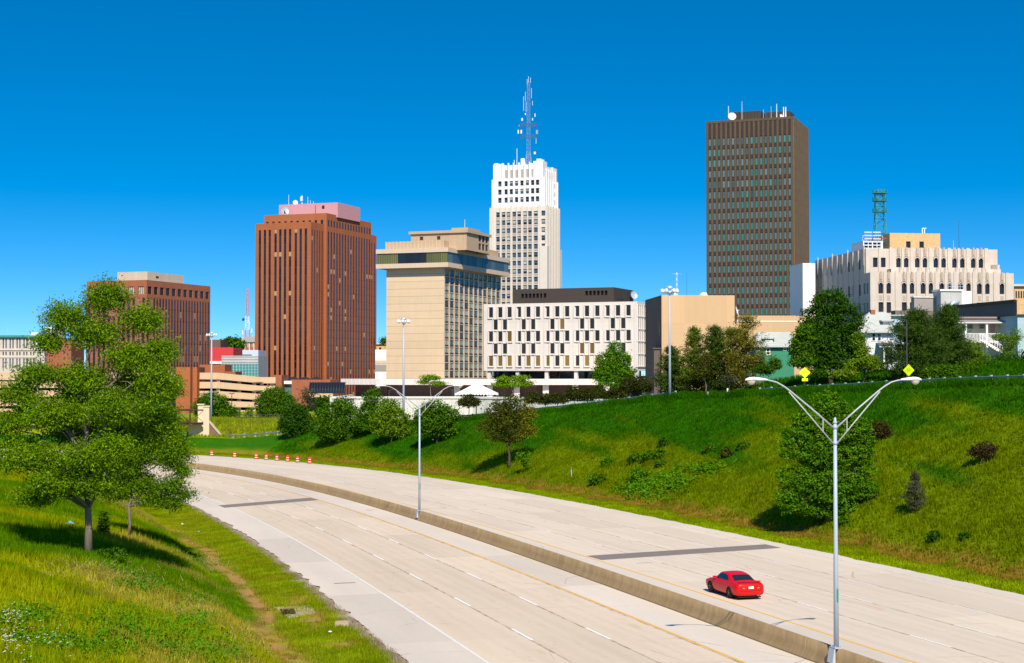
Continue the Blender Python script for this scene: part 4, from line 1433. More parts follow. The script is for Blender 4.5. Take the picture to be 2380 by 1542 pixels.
# shaped parapet and pilasters of the upper tier
def pil(u, w, z0_, z1_, c, d=.22):
    mb.box(u - w / 2, u + w / 2, c - d, c - .002, z0_, z1_)
for i, (a, c_) in enumerate(U0):
    nx = U0[i + 1][0] if i + 1 < len(U0) else c_ + 1.2
    pil((c_ + nx) / 2, min(.8, (nx - c_) * .7), zu0 - 3, zU + .25, 0)
    if i > 1:
        m_ = (a + c_) / 2
        mb.box(m_ - .35, m_ + .35, -.16, -.002, zu1 + .35, zU - .1, 2); mb.box(m_ - .2, m_ + .2, -.28, -.162, zu1 + .7, zU + .35, 2)
        mb.box(a - .05, a + .25, -.12, -.002, zu1 - .3, zu1 + .25, 2); mb.box(c_ - .25, c_ + .05, -.12, -.002, zu1 - .3, zu1 + .25, 2)
for k in range(10):
    y = yD * (k + .2) / 10.
    mb.box(-.12, -.002, y, y + .38, -4, zU + (.5 if k % 3 == 0 else -.2))
    mb.box(-.22, -.122, y + .05, y + .33, zU - 3.6, zU + (.7 if k % 3 == 0 else 0), 0)
# middle tier stands forward of the upper one, the lower tier forward again
cm = -2.6; cl = -5.2
zm = zp(420.7 + 752 / 3.6656, b.Yat(20, cm)); zl = zp(633.5, b.Yat(0, cl))
xm0, xm1 = b.lx(1772.8 + 1100 / 3.6656, cm), b.lx(1772.8 + 2035 / 3.6656, cm)
mb.box(xm0, xm1, cm, -.003, -4, zm)
xl0, xl1 = b.lx(2024, cl), b.lx(2358, cl)
U1 = [(b.lx(1772.8 + c / 3.6656, cl), b.lx(1772.8 + (c + 40) / 3.6656, cl)) for c in (990, 1057, 1189, 1256, 1350, 1417, 1510, 1577, 1671, 1738, 1831, 1899, 2024)]
r1 = (zp(420.7 + 962 / 3.6656, b.Yat(10, cl)), zp(420.7 + 870 / 3.6656, b.Yat(10, cl)))
r2 = (zp(420.7 + 1127 / 3.6656, b.Yat(10, cl)), zp(420.7 + 1035 / 3.6656, b.Yat(10, cl)))
FL = [(a, c_, *r1) for a, c_ in U1] + [(a, c_, *r2) for a, c_ in U1]
LL = [(cl + 1.3, cl + 2.4, r1[0], r1[1]), (cl + 3.2, cl + 4.3, r1[0], r1[1]), (cl + 1.3, cl + 2.4, r2[0], r2[1]), (cl + 3.2, cl + 4.3, r2[0], r2[1])]
wall_face(mb, 'F', cl, xl0, xl1, -4, zl, FL, .5); wall_face(mb, 'L', xl0, cl, -.003, -4, zl, LL, .4); wall_face(mb, 'R', xl1, cl, 12, -4, zl)
mb.quad((xl0, cl, zl), (xl1, cl, zl), (xl1, cm - .003, zl), (xl0, cm - .003, zl)); mb.quad((xR + .003, cm, zl), (xl1, cm, zl), (xl1, 12, zl), (xR + .003, 12, zl))
mb.box(xR + .5, xl1 - 3, 0, 10, zl + .002, zl + 2.2)
for i, (a, c_) in enumerate(U1):
    nx = U1[i + 1][0] if i + 1 < len(U1) else c_ + 1.2
    mb.box((c_ + nx) / 2 - .32, (c_ + nx) / 2 + .32, cl - .22, cl - .002, -4, zl + (.3 if i % 2 else .1))
    m_ = (a + c_) / 2
    mb.box(m_ - .35, m_ + .35, cl - .16, cl - .002, r1[1] + .35, zl - .3, 2); mb.box(m_ - .2, m_ + .2, cl - .28, cl - .162, r1[1] + .7, zl + .2, 2)
    mb.box(a - .05, a + .25, cl - .12, cl - .002, r1[1] - .3, r1[1] + .25, 2); mb.box(c_ - .25, c_ + .05, cl - .12, cl - .002, r1[1] - .3, r1[1] + .25, 2)
    mb.box(a + .2, c_ - .2, cl - .06, cl - .002, r2[1] + .4, r1[0] - .4, 2)
for i, (a, c_) in enumerate(U1[2:-1]):
    mb.box((a + c_) / 2 - .2, (a + c_) / 2 + .2, cm - .2, cm - .002, zm - 1.6, zm + .3, 2); mb.box(c_ + .2, c_ + .6, cm - .2, cm - .002, zm - 2, zm + .15)
M['limestone_carved'] = mat('carved_limestone', (.46, .37, .29), .9, amt=.2, scale=3.)
b.part(mb, 'wall', [M['limestone'], M['roof_grey'], M['limestone_carved']])
for r in FU: b.window('F', 0, *r, 'sash|dark_glass|dark_frame|dark_glass|.5', .4)
for r in FL: b.window('F', cl, *r, rnd.choice(['sash|dark_glass|dark_frame|brown_glass|.45', 'sash|brown_glass|dark_frame|dark_glass|.5']), .4)
for r in Ls: b.window('L', 0, *r, 'sash|dark_glass|dark_frame|dark_glass|.5', .4, 1)
for r in LL: b.window('L', xl0, *r, 'sash|dark_glass|dark_frame|dark_glass|.5', .35, 1)
b.flush_windows(100)
# far low wing at the back
y2 = b.ly(1853); mb = MB()
Lq = [(yD + 12 + (y2 - yD - 14) * f, yD + 12 + (y2 - yD - 14) * f + 1.3, zp(p1, 340), zp(p0, 340)) for f in (.2, .55, .85) for p0, p1 in ((680, 710), (722, 735))]
mass(mb, 0, 14, yD + 9, y2, -4, zp(664, b.Yat(0, y2)), (), (), Lq, .4)
b.part(mb, 'rear_wing', M['limestone'])
for r in Lq: b.window('L', 0, *r, 'sash|dark_glass|dark_frame|dark_glass|.5', .35)
b.flush_windows()
# white stair shaft
mb = MB(); xs0 = -4.0
ys = b.ly(1895, xs0) if False else yD - 4
p0 = b.lx(1867, ys - 2); p1 = b.lx(1896, ys - 2)
mb.box(p0, p1, ys - 2, ys + 9, -4, zp(612, b.Yat(p0, ys - 2)))
b.part(mb, 'stair_shaft', M['white_render'])
# brick plant room, cooling tower
y0 = 7.; x0 = b.lx(2070, y0); x1_ = b.lx(2187.5, y0)
mb = MB(); zq = b.z(542, x0, y0)
Fw = [(b.lx(p, y0), b.lx(p + 10.5, y0), b.z(576, x0, y0), b.z(561, x0, y0)) for p in (2108, 2139)]
mass(mb, x0, x1_, y0, y0 + 14, zU - 1, zq, Fw, (), (), .3, para=.3)
b.part(mb, 'brick_penthouse', M['buff_brick'])
for r in Fw: b.window('F', y0, *r, 'plain|dark_glass|dark_frame', .25)
b.flush_windows()
for px in (2146, 2151): 
    x = b.lx(px, y0 + 3); mb = MB(); zz = b.z(532, x, y0 + 3); mb.tube([(x, y0 + 3, zq - .5), (x, y0 + 3, zz), (x + .15, y0 + 3, zz + .12), (x + .4, y0 + 3, zz + .05)], .12, 6); mb.build('vent_pipe', M['white_metal'], b.root)
y1 = 4.5; xa_, xb_ = b.lx(1772.8 + 862 / 3.6656, y1), b.lx(1772.8 + 1030 / 3.6656, y1)
mb = MB(); zc_ = b.z(420.7 + 512 / 3.6656, xa_, y1)
mb.box(xa_, xb_, y1, y1 + 8, zU - .8, zc_, 0)
for k in range(2):
    u = xa_ + .25 + (xb_ - xa_ - .5) * k / 2; w_ = (xb_ - xa_) / 2 - .5
    mb.quad((u, y1 - .02, zU + .1), (u + w_, y1 - .02, zU + .1), (u + w_, y1 - .02, zc_ - .3), (u, y1 - .02, zc_ - .3), 1)
    for j in range(6): mb.box(u, u + w_, y1 - .10, y1 - .03, zU + .25 + j * .72, zU + .55 + j * .72, 2)
    mb.box(u + w_ / 2 - .07, u + w_ / 2 + .07, y1 - .14, y1 - .102, zU + .1, zc_ - .3, 0)
for k in range(6):
    x = xa_ + (xb_ - xa_) * k / 5; mb.tube([(x, y1 + .2, zc_), (x, y1 + .2, zc_ + 1.2)], .05, 4, 0)
mb.tube([(xa_, y1 + .2, zc_ + 1.2), (xb_, y1 + .2, zc_ + 1.2)], .05, 4, 0); mb.tube([(xa_, y1 + .2, zc_ + .6), (xb_ + 1, y1 + .2, zc_ + .6)], .13, 6, 3)
b.part(mb, 'cooling_tower', [M['white_metal'], M['black'], M['galv'], M['red_metal']])
rod(b.root, b.lx(1772.8 + 1680 / 3.6656, 6), 6, zU, b.z(420.7 + 325 / 3.6656, 0, 6), .07, 'dark_steel')
# flag
xf = b.lx(1772.8 + 1633 / 3.6656, 5)
rod(b.root, xf, 5, zU, b.z(420.7 + 500 / 3.6656, 0, 5), .05, 'white_metal', 'flagpole')
# green steel tower on that roof
y_t = 11.; xt = b.lx(2047.5, y_t); wt = b.w(xt, y_t)
zt0, zt1 = zp(549, wt.y), zp(443, wt.y)
gt = thing('steel_tower', 'green lattice tower with three ring platforms on the limestone roof', 'tower', (wt.x, wt.y, zU - .5))
mb = MB(); Hh = zt1 - zU + .5
lattice(mb, (0, 0), 1.35, .98, 0, Hh * .68, 6, .10)
lattice(mb, (0, 0), .98, .92, Hh * .68, Hh, 4, .10)
mb.build('lattice', M['green_metal'], gt)
for f in (.66, .83, .95):
    mb = MB(); mb.lathe([(1.75, Hh * f), (1.75, Hh * f + .14)], 12)
    for k in range(12):
        a = 2 * math.pi * k / 12; mb.tube([(1.7 * math.cos(a), 1.7 * math.sin(a), Hh * f + .1), (1.7 * math.cos(a), 1.7 * math.sin(a), Hh * f + .8)], .045, 4)
    for zz in (.45, .8): mb.tube([(1.7 * math.cos(2 * math.pi * k / 12), 1.7 * math.sin(2 * math.pi * k / 12), Hh * f + zz) for k in range(13)], .05, 4)
    mb.build('ring_platform', M['green_metal'], gt)
mb = MB(); mb.tube([(-3.6, 0, Hh * .10), (1.4, 0, Hh * .10)], .12, 5); mb.tube([(-3.6, 0, Hh * .10), (-1.6, 0, 0)], .10, 5); mb.tube([(-2.6, 0, Hh * .10), (-2.6, 0, Hh * .24)], .05, 5)
mb.build('bracket', M['green_metal'], gt)

# ------------------------------------------------------------------ plaza, retaining wall, podium
M['paving'] = mat('plaza_paving', (.46, .42, .37), .9, amt=.08)
M['wall_white'] = joint_mat('retaining_wall_concrete', (.66, .63, .57), 1.1, 0, .82, .05, .06, 0, .12)
PZ = 5.4
PW = 7.05
def X_(px, Y): return kx(px) * Y
mb = MB()
mb.prism([(X_(772, 292), 292), (X_(1100, 292), 292), (X_(1475, 268), 268), (X_(1500, 335), 335), (X_(1500, 440), 440), (X_(785, 440), 440)], -3, PZ)
tag(mb.build('plaza', M['paving']), kind='structure')
mb = MB()
pts = [(X_(772, 291.6), 291.6), (X_(1100, 291.6), 291.6), (X_(1475, 267.6), 267.6)]
for (a, b_) in zip(pts[:-1], pts[1:]):
    d = Vector((b_[0] - a[0], b_[1] - a[1], 0)).normalized(); nrm = Vector((d.y, -d.x, 0)) * .35
    mb.prism([(a[0] + nrm.x, a[1] + nrm.y), (b_[0] + nrm.x, b_[1] + nrm.y), (b_[0], b_[1]), (a[0], a[1])], -3, PW + .05)
    n2 = nrm * 1.5
    mb.prism([(a[0] + n2.x, a[1] + n2.y), (b_[0] + n2.x, b_[1] + n2.y), (b_[0] - n2.x * .2, b_[1] - n2.y * .2), (a[0] - n2.x * .2, a[1] - n2.y * .2)], PW + .053, PW + .45, 1)
    m2 = MB()
mb.prism([(X_(772, 291.6) - .003, 291.3), (X_(772, 291.6) - .003, 330), (X_(772, 291.6) - .4, 330), (X_(772, 291.6) - .4, 291.3)], -3, PW + .3)
rw = mb.build('retaining_wall', [M['wall_white'], M['precast_rib']])
tag(rw, 'long pale concrete retaining wall with a white coping below the white tent', 'wall')

pod = thing('podium_building', 'long low podium with ribbed white fascia over dark glass, below the tan slab', 'podium', (X_(1000, 420), 420, PZ))
ox, oy, oz = pod.location
poly = [(792, 426), (879, 418), (1060, 411), (1500, 416)]
mb = MB(); mr = MB(); md = MB()
zf0, zf1 = zp(895, 416) , zp(881, 416)
for (p0, Y0), (p1, Y1) in zip(poly[:-1], poly[1:]):
    a = Vector((X_(p0, Y0) - ox, Y0 - oy, 0)); c = Vector((X_(p1, Y1) - ox, Y1 - oy, 0))
    d = (c - a).normalized(); nn = Vector((-d.y, d.x, 0))
    mb.prism([tuple((a)[:2]), tuple(c[:2]), tuple((c + nn * 1.0)[:2]), tuple((a + nn * 1.0)[:2])], zf0 - oz, zf1 - oz)
    L = (c - a).length; k = int(L / 1.5)
    for i in range(k):
        q = a + d * (L * (i + .5) / k); e = q - nn * .07
        mb.prism([tuple((e - d * .12)[:2]), tuple((e + d * .12)[:2]), tuple((q + d * .12 - nn * .001)[:2]), tuple((q - d * .12 - nn * .001)[:2])], zf0 - oz + .05, zf1 - oz - .05)
    mr.prism([tuple((a + nn * 1.003)[:2]), tuple((c + nn * 1.003)[:2]), tuple((c + nn * 150)[:2]), tuple((a + nn * 150)[:2])], zf0 - oz + .3, zf1 - oz - .25)
    md.prism([tuple((a + nn * 5 + d)[:2]), tuple((c + nn * 5 - d)[:2]), tuple((c + nn * 6 - d)[:2]), tuple((a + nn * 6 + d)[:2])], -1, zf0 - oz + .29)
mb.build('fascia', M['precast_rib'], pod); mr.build('roof', M['roof_grey'], pod)
md.build('recessed_wall', M['brick3'], pod)
for px in (815, 862, 1020, 1048):
    pass
mb = MB()
for (p0, p1, Y0) in ((1030, 1060, 415.), (1085, 1135, 415.5), (1144, 1196, 416.), (1206, 1264, 416.5), (1274, 1332, 417.), (1342, 1495, 417.5)):
    mb.box(X_(p0, Y0) - ox, X_(p1, Y0) - ox, Y0 - oy + 3.2, Y0 - oy + 3.4, -1, zf0 - oz + .28)
mb.build('shop_glazing', M['dark_glass'], pod)
for px in (1062, 1138, 1201, 1268.7, 1337.7, 1410):
    mb = MB(); x = X_(px, 414) - ox; mb.box(x - .8, x + .8, 414 - oy + 1, 414 - oy + 2.4, -1, zf0 - oz + .27); mb.build('column', M['precast_rib'], pod)
mb = MB(); x = X_(1056, 412) - ox

# ------------------------------------------------------------------ parking garage
M['garage'] = mat('garage_precast', (.62, .43, .27), .9, amt=.05, streak=.10)
gar = thing('parking_garage', 'tan parking garage with long dark deck openings and a brick stair tower', 'parking garage', (X_(460, 385), 385, 0))
gx, gy = gar.location.x, gar.location.y
def zc(c, Y): return zp(829.3 + c / 6.4166, Y)
ST = [(-60, 400, 0), (417, 392, 0), (460.5, 385, 0), (505.7, 385, 0), (607, 391, 1), (640, 391, 1)]
BA = [(240, 335), (372, 465), (502, 595), (640, 735), (775, 870), (900, 990)]
BC = [(305, 395), (432, 515), (552, 640), (672, 745), (790, 880), (905, 990)]
mb = MB()
for k in range(6):
    for (p0, Y0, e0), (p1, Y1, e1) in zip(ST[:-1], ST[1:]):
        A = [zc(v, 400) for v in ((BA, BC)[e0])[k]]; B = [zc(v, 400) for v in ((BA, BC)[e1])[k]]
        a = Vector((X_(p0, Y0) - gx, Y0 - gy, 0)); c = Vector((X_(p1, Y1) - gx, Y1 - gy, 0)); n = Vector((-(c - a).y, (c - a).x, 0)).normalized() * .35
        v = [(a, A[1]), (c, B[1]), (c, B[0]), (a, A[0])]
        f = [tuple(Vector((p.x, p.y, z))) for p, z in v]; bk = [(p[0] + n.x, p[1] + n.y, p[2]) for p in f]
        mb.quad(*f); mb.quad(bk[1], bk[0], bk[3], bk[2]); mb.quad(f[3], f[2], bk[2], bk[3]); mb.quad(f[0], bk[0], bk[1], f[1])
        # lighter ledge at the foot of each band
        n3 = n * .4
        mb.quad((f[0][0] - n3.x, f[0][1] - n3.y, f[0][2]), (f[1][0] - n3.x, f[1][1] - n3.y, f[1][2]), (f[1][0] - n3.x, f[1][1] - n3.y, f[1][2] + .55), (f[0][0] - n3.x, f[0][1] - n3.y, f[0][2] + .55), 1)
        mb.quad((f[0][0] - n3.x, f[0][1] - n3.y, f[0][2] + .55), (f[1][0] - n3.x, f[1][1] - n3.y, f[1][2] + .55), (f[1][0], f[1][1], f[1][2] + .55), (f[0][0], f[0][1], f[0][2] + .55), 1)
mb.build('deck_front', [M['garage'], M['garage']], gar)
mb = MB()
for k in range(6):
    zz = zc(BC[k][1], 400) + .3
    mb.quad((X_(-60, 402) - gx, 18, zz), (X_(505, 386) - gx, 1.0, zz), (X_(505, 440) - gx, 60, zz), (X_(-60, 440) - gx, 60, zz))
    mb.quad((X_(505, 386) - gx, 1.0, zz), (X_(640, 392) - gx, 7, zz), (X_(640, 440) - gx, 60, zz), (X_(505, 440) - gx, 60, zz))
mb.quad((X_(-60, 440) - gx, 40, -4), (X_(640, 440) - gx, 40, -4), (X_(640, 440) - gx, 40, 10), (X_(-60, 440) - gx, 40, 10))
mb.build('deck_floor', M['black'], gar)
for px, Y0 in ((505.7, 385.2), (555, 388.3), (590, 390.3), (608, 391.3), (633, 391.3), (440, 388.5), (380, 393.3), (300, 394.5), (220, 396), (140, 397.3), (60, 398.6)):
    mb = MB(); x = X_(px, Y0) - gx; mb.box(x - .45, x + .45, Y0 - gy + .36, Y0 - gy + 1.2, -4, zc(330, 400)); mb.build('column', M['garage'], gar)
mb = MB(); mb.box(X_(417, 383) - gx, X_(450, 383) - gx, -6, 6.5, -4, zp(854, 383)); mb.box(X_(450, 383) - gx + .003, X_(460.3, 383) - gx, -3.2, 6.5, -4, zp(854, 383)); mb.build('stair_tower', M['brick'], gar)
mb = MB(); mb.box(X_(462, 400) - gx, X_(521, 400) - gx, 16, 26, zp(870, 400), zp(848, 400))
mb.prism([(X_(521.2, 400) - gx, 16.2), (X_(545, 400) - gx, 16.2), (X_(545, 400) - gx, 26), (X_(521.2, 400) - gx, 26)], zp(872, 400), zp(864, 400)); mb.build('ramp_enclosure', M['brick'], gar)

# ------------------------------------------------------------------ low brick entrance building
ent = thing('entrance_building', 'low brick building with three dark pyramid skylights and black barrel canopy', 'building', (X_(700, 400), 400, 0))
ex, ey = ent.location.x, 400
mb = MB(); z = lambda p, Y=400: zp(p, Y)
mb.box(X_(678, 400) - ex, X_(768, 400) - ex, 0, 20, -4, z(883))
mb.box(X_(635, 398) - ex, X_(655, 398) - ex, -2, 10, -4, z(872)); mb.box(X_(655, 400) - ex + .003, X_(678, 400) - ex - .003, 2, 12, z(893), z(886), 1)
mb.build('wall', [M['brick2'], M['white_render']], ent)
mb = MB(); mb.box(X_(655, 400) - ex + .01, X_(678, 400) - ex - .01, 3, 3.4, -4, z(894)); mb.build('entrance_glazing', M['slate_glass'], ent)
for px in (681, 708, 735):
    mb = MB(); x = X_(px, 404) - ex; r_ = 1.55; zb_ = z(883) + .003; zt_ = z(875.5, 404)
    for i in range(4):
        c4 = [(x - r_, 3), (x + r_, 3), (x + r_, 3 + 2 * r_), (x - r_, 3 + 2 * r_)]
        a, c = c4[i], c4[(i + 1) % 4]
        mb.poly([(a[0], a[1], zb_ + .15), (c[0], c[1], zb_ + .15), (x, 3 + r_, zt_)])
        mb.quad((a[0], a[1], zb_), (c[0], c[1], zb_), (c[0], c[1], zb_ + .15), (a[0], a[1], zb_ + .15))
    mb.build('skylight', M['dark_frame'], ent)
mb = MB(); xa, xb = X_(717, 396) - ex, X_(800, 396) - ex; r_ = z(889, 396) - z(915, 396); zb_ = z(915, 396)
N = 10
for i in range(N):
    a0, a1 = math.pi / 2 * i / N, math.pi / 2 * (i + 1) / N
    mb.quad((xa, -3 - r_ * math.cos(a0) + r_, zb_ + r_ * math.sin(a0)), (xb, -3 - r_ * math.cos(a0) + r_, zb_ + r_ * math.sin(a0)), (xb, -3 - r_ * math.cos(a1) + r_, zb_ + r_ * math.sin(a1)), (xa, -3 - r_ * math.cos(a1) + r_, zb_ + r_ * math.sin(a1)))
mb.poly([(xa, -3 - r_ * math.cos(math.pi / 2 * i / N) + r_, zb_ + r_ * math.sin(math.pi / 2 * i / N)) for i in range(N + 1)] + [(xa, -3 + r_, zb_)])
for k in range(14):
    x = xa + (xb - xa) * k / 13
    mb.tube([(x, -3 - r_ * math.cos(math.pi / 2 * i / N) * 1.01 + r_, zb_ + r_ * math.sin(math.pi / 2 * i / N) * 1.01) for i in range(N + 1)], .06, 4, 1)
mb.build('barrel_canopy', [M['dark_glass'], M['dark_frame']], ent)
mb = MB(); mb.box(xa, xb - 3, -3, 2.5, z(925, 396), z(915, 396) - .003); mb.build('canopy_base', M['garage'], ent)
mb = MB(); mb.box(X_(712, 397) - ex, X_(748, 397) - ex, -1, 0 - .01, -3, z(925, 397) - .003); mb.build('garage_door_opening', M['black'], ent)
mb = MB(); mb.box(X_(748, 397) - ex + .003, X_(772, 397) - ex, -2, -.02, -3, z(925, 397) - .003); mb.build('brick_pier', M['brick2'], ent)

# ------------------------------------------------------------------ buildings far off on the skyline
def simple(name, label, cat, x0, x1, y0, y1, Y, m, depth=18, phi=0, zb=-4):
    r = thing(name, label, cat, (X_(x0, Y), Y, zb), R(-phi))
    w = X_(x1, Y) - X_(x0, Y)
    mb = MB(); mb.box(0, w, 0, depth, 0, zp(y0, Y) - zb); mb.build('wall', m, r)
    return r, w, (lambda p: X_(p, Y) - X_(x0, Y)), (lambda p: zp(p, Y) - zb)
M['red_wall'] = mat('bright_red_cladding', (.58, .045, .05), .7, amt=.05)
M['pale_blue'] = mat('pale_blue_cladding', (.55, .62, .74), .7, amt=.04)
M['grey_clad'] = joint_mat('grey_metal_cladding', (.50, .49, .46), 1.5, 0, .85, .04)
r, w, fx, fz = simple('red_building', 'bright red flat roofed building beyond the parking garage', 'building', 487, 542, 808, 842, 530, M['red_wall'])
mb = MB(); mb.box(0, w, -.3, -.003, fz(846), fz(840)); mb.build('white_base_band', M['white_render'], r)
r, w, fx, fz = simple('blue_building', 'pale blue flat building with a green window band, behind the grey roof', 'building', 538, 600, 814, 830, 560, M['pale_blue'])
mb = MB(); mb.box(fx(551), fx(585), -.1, -.003, fz(827), fz(824.5)); mb.build('window_band', M['teal_glass'], r)
r, w, fx, fz = simple('glass_building', 'teal curtain wall building with grey upper storey, beside the brick tower', 'building', 515, 600, 828, 875, 500, M['grey_clad'])
mb = MB(); mb.box(0, w, -.4, -.003, 0, fz(845.5)); mb.build('curtain_wall', M['teal_glass'], r)
mb = MB()
for i in range(13): mb.box(w * i / 12 - .06, w * i / 12 + .06, -.5, -.403, 0, fz(845.5))
for i in range(8): mb.box(0, w, -.48, -.404, fz(873) + i * .9, fz(873) + i * .9 + .09)
mb.build('mullion', M['galv'], r)
mb = MB(); mb.box(fx(562), fx(570), -.1, -.003, fz(840), fz(834)); mb.build('louvre', M['galv'], r)
mb = MB(); mb.tube([(fx(508), -30, fz(868)), (fx(508), -30, fz(834))], .22, 6); mb.build('flue_pipe', M['dark_steel'], r)
simple('brown_building', 'small dark brown brick block standing behind the bright red building', 'building', 480, 512, 790, 812, 640, M['brick3'])
# church
M['faded_red'] = mat('faded_red_paint', (.55, .22, .24), .6, .3, amt=.1)
ch = thing('church', 'brick church with a pale grey pitched roof, partly behind the brick tower', 'church', (X_(558, 820), 820, 0))
w = X_(615, 820) - X_(558, 820); mb = MB(); mb.box(0, w, 0, 14, -4, zp(796, 820)); mb.build('wall', M['brick2'], ch)
mb = MB(); z0_, z1_ = zp(796, 820) + .003, zp(781.5, 820)
mb.quad((-1, -.8, z0_), (w, -.8, z0_), (w, 7, z1_), (1.5, 7, z1_)); mb.quad((w, 15, z0_), (-1, 15, z0_), (1.5, 7, z1_), (w, 7, z1_)); mb.poly([(-1, 15, z0_), (-1, -.8, z0_), (1.5, 7, z1_)])
mb.build('roof', M['roof_grey'], ch)
for i in range(4):
    mb = MB(); x = 1.2 + 2.4 * i; mb.box(x, x + 1.2, -.12, -.003, zp(808, 820), zp(799, 820)); mb.prism([(x - .1, -.16), (x + 1.3, -.16), (x + 1.3, -.125), (x - .1, -.125)], zp(799, 820), zp(797.8, 820)); mb.build('window', M['pale_blind'], ch)
for i in range(5):
    mb = MB(); x = -.1 + 2.4 * i; mb.box(x, x + .5, -.7, -.002, -4, zp(798.5, 820)); mb.build('buttress', M['terracotta_cream'], ch)
wm = Vector((X_(574.5, 850), 850, 8))
rm = thing('radio_mast', 'red and white tapered lattice radio mast rising behind the church', 'mast', wm)
mb = MB(); zt_ = zp(671, 850) - 8; z0_ = zp(783, 850) - 8 - 4
lattice(mb, (0, 0), 2.6, 1.1, 0, zt_ * .55, 7, .15, ms=lambda f: int(f * 3.5) % 2)
lattice(mb, (0, 0), 1.1, .35, zt_ * .55, zt_, 9, .13, ms=lambda f: 1 if f > .3 else 0)
mb.build('lattice', [M['white_metal'], M['faded_red']], rm)
for x, f in ((-2.6, .50), (2.4, .52), (-2.9, .43), (3.0, .44), (2.7, .37), (-2.6, .36)):
    mb = MB(); mb.tube([(x, 0, zt_ * f), (x, 0, zt_ * f + 2.2)], .35, 6); mb.tube([(x, 0, zt_ * f + .2), (0, 0, zt_ * f + .2)], .1, 4); mb.build('antenna', M['white_metal'], rm)
dish(rm, (-2.2, -.6, zt_ * .66), .9, -20, 'dark_steel')
# between the brick tower and the tan slab
r, w, fx, fz = simple('tan_classical_building', 'small tan classical building glimpsed between brick tower and tan slab', 'building', 872, 905, 801, 824, 720, M['buff_brick'])
mb = MB(); mb.box(fx(881), fx(886), -.1, -.003, fz(816), fz(808)); mb.build('window', M['dark_glass'], r)
mb = MB(); mb.box(-1, w, -.8, 4, fz(801) + .003, fz(799)); mb.build('cornice', M['hotel_trim'], r)
r, w, fx, fz = simple('white_low_building', 'white low building with a tan band, glimpsed beside the tan slab', 'building', 872, 905, 813, 885, 640, M['white_render'])
mb = MB(); mb.box(0, w, -.2, -.003, fz(846), fz(838)); mb.build('tan_band', M['hotel_trim'], r)
mb = MB(); mb.box(0, w, -.2, -.003, fz(863), fz(848)); mb.build('grey_band', M['roof_grey'], r)

# courthouse at the edge of the view
cb = thing('courthouse', 'pale stone building with tall paired windows and green roof edge, left of the big tree', 'courthouse', (X_(-40, 560), 560, -4), 0)
cxx = lambda c: X_(c / 10.266, 560) - X_(-40, 560)
cz = lambda c: zp(751.1 + c / 10.266, 560) + 4
w = cxx(1060); mb = MB(); rects = []
pr = [(-250 + 165 * g + d, -250 + 165 * g + d + 34) for g in range(8) for d in (140, 207)]
for a, c in pr:
    rects += [(cxx(a), cxx(c), cz(610), cz(370)), (cxx(a), cxx(c), cz(775), cz(690)), (cxx(a), cxx(c), cz(1090), cz(850))]
rects = [q for q in rects if q[0] > .5 and q[1] < w - .5]
mass(mb, 0, w, 0, 24, 0, cz(345), rects, (), (), .5)
mb.box(-.3, w + .3, -.35, -.003, cz(655), cz(635)); mb.box(-.2, w + .2, -.22, -.004, cz(830), cz(800))
mb.build('wall', M['limestone'], cb)
for q in rects: link('window', win_mesh('plain|blue_glass|grey_frame', round(q[1] - q[0], 2), round(q[3] - q[2], 2)), cb, ((q[0] + q[1]) / 2, .4, q[2]))
M['copper'] = mat('green_copper_roof', (.05, .25, .22), .6, amt=.15)
mb = MB(); mb.box(-.8, w + .8, -.9, 25, cz(345) + .003, cz(318)); mb.box(-.3, w, .5, 24, cz(318) + .003, cz(292), 0); mb.build('roof', M['copper'], cb)
mb = MB(); mb.box(cxx(640), cxx(830), 4, 12, cz(300), cz(222)); mb.box(cxx(1040), cxx(1270), 2, 14, cz(345), cz(90)); mb.build('roof_tower', M['white_render'], cb)
for a in (1110, 1190):
    mb = MB(); mb.box(cxx(a), cxx(a + 38), 1.9, 1.997, cz(190), cz(120)); mb.build('window', M['blue_glass'], cb)
mb = MB(); mb.box(cxx(1064), cxx(1640), 3, 20, 0, cz(380)); mb.build('brick_wing', M['brick2'], cb)
rod(cb, cxx(45), 6, cz(300), cz(95), .2, 'galv')

# ------------------------------------------------------------------ houses on the hill
M['green_siding'] = joint_mat('green_siding', (.055, .27, .155), 0, .22, .75, .02, .06)
M['white_siding'] = joint_mat('white_siding', (.74, .75, .76), 0, .24, .80, .02, .05)
M['blue_siding'] = joint_mat('grey_blue_siding', (.42, .53, .56), 0, .24, .80, .02, .05)
M['shingle'] = joint_mat('pale_grey_green_shingle', (.50, .52, .46), .5, .32, .85, .03, .10)
M['shingle_dark'] = joint_mat('dark_grey_shingle', (.10, .095, .10), .5, .32, .85, .03, .10)
M['cream_siding'] = joint_mat('cream_siding', (.62, .60, .48), 0, .24, .80, .02, .05)
M['dark_brick_wall'] = brick_mat('grey_brown_painted_brick', (.20, .155, .13))

def hwin(parent, x0, x1, z0, z1, y, frame='white_frame', glass='dark_glass'):
    w, h = x1 - x0, z1 - z0
    mb = MB(); t = .13
    mb.box(0, w, -.08, -.002, 0, t, 1); mb.box(0, w, -.08, -.002, h - t, h, 1); mb.box(0, t, -.08, -.003, t, h - t, 1); mb.box(w - t, w, -.08, -.003, t, h - t, 1)
    mb.box(t, w - t, -.06, -.012, h / 2 - .06, h / 2 + .06, 1)
    mb.quad((t, -.01, t), (w - t, -.01, t), (w - t, -.01, h - t), (t, -.01, h - t), 0)
    return mb.build('window', [M[glass], M[frame]], parent, loc=(x0, y, z0))

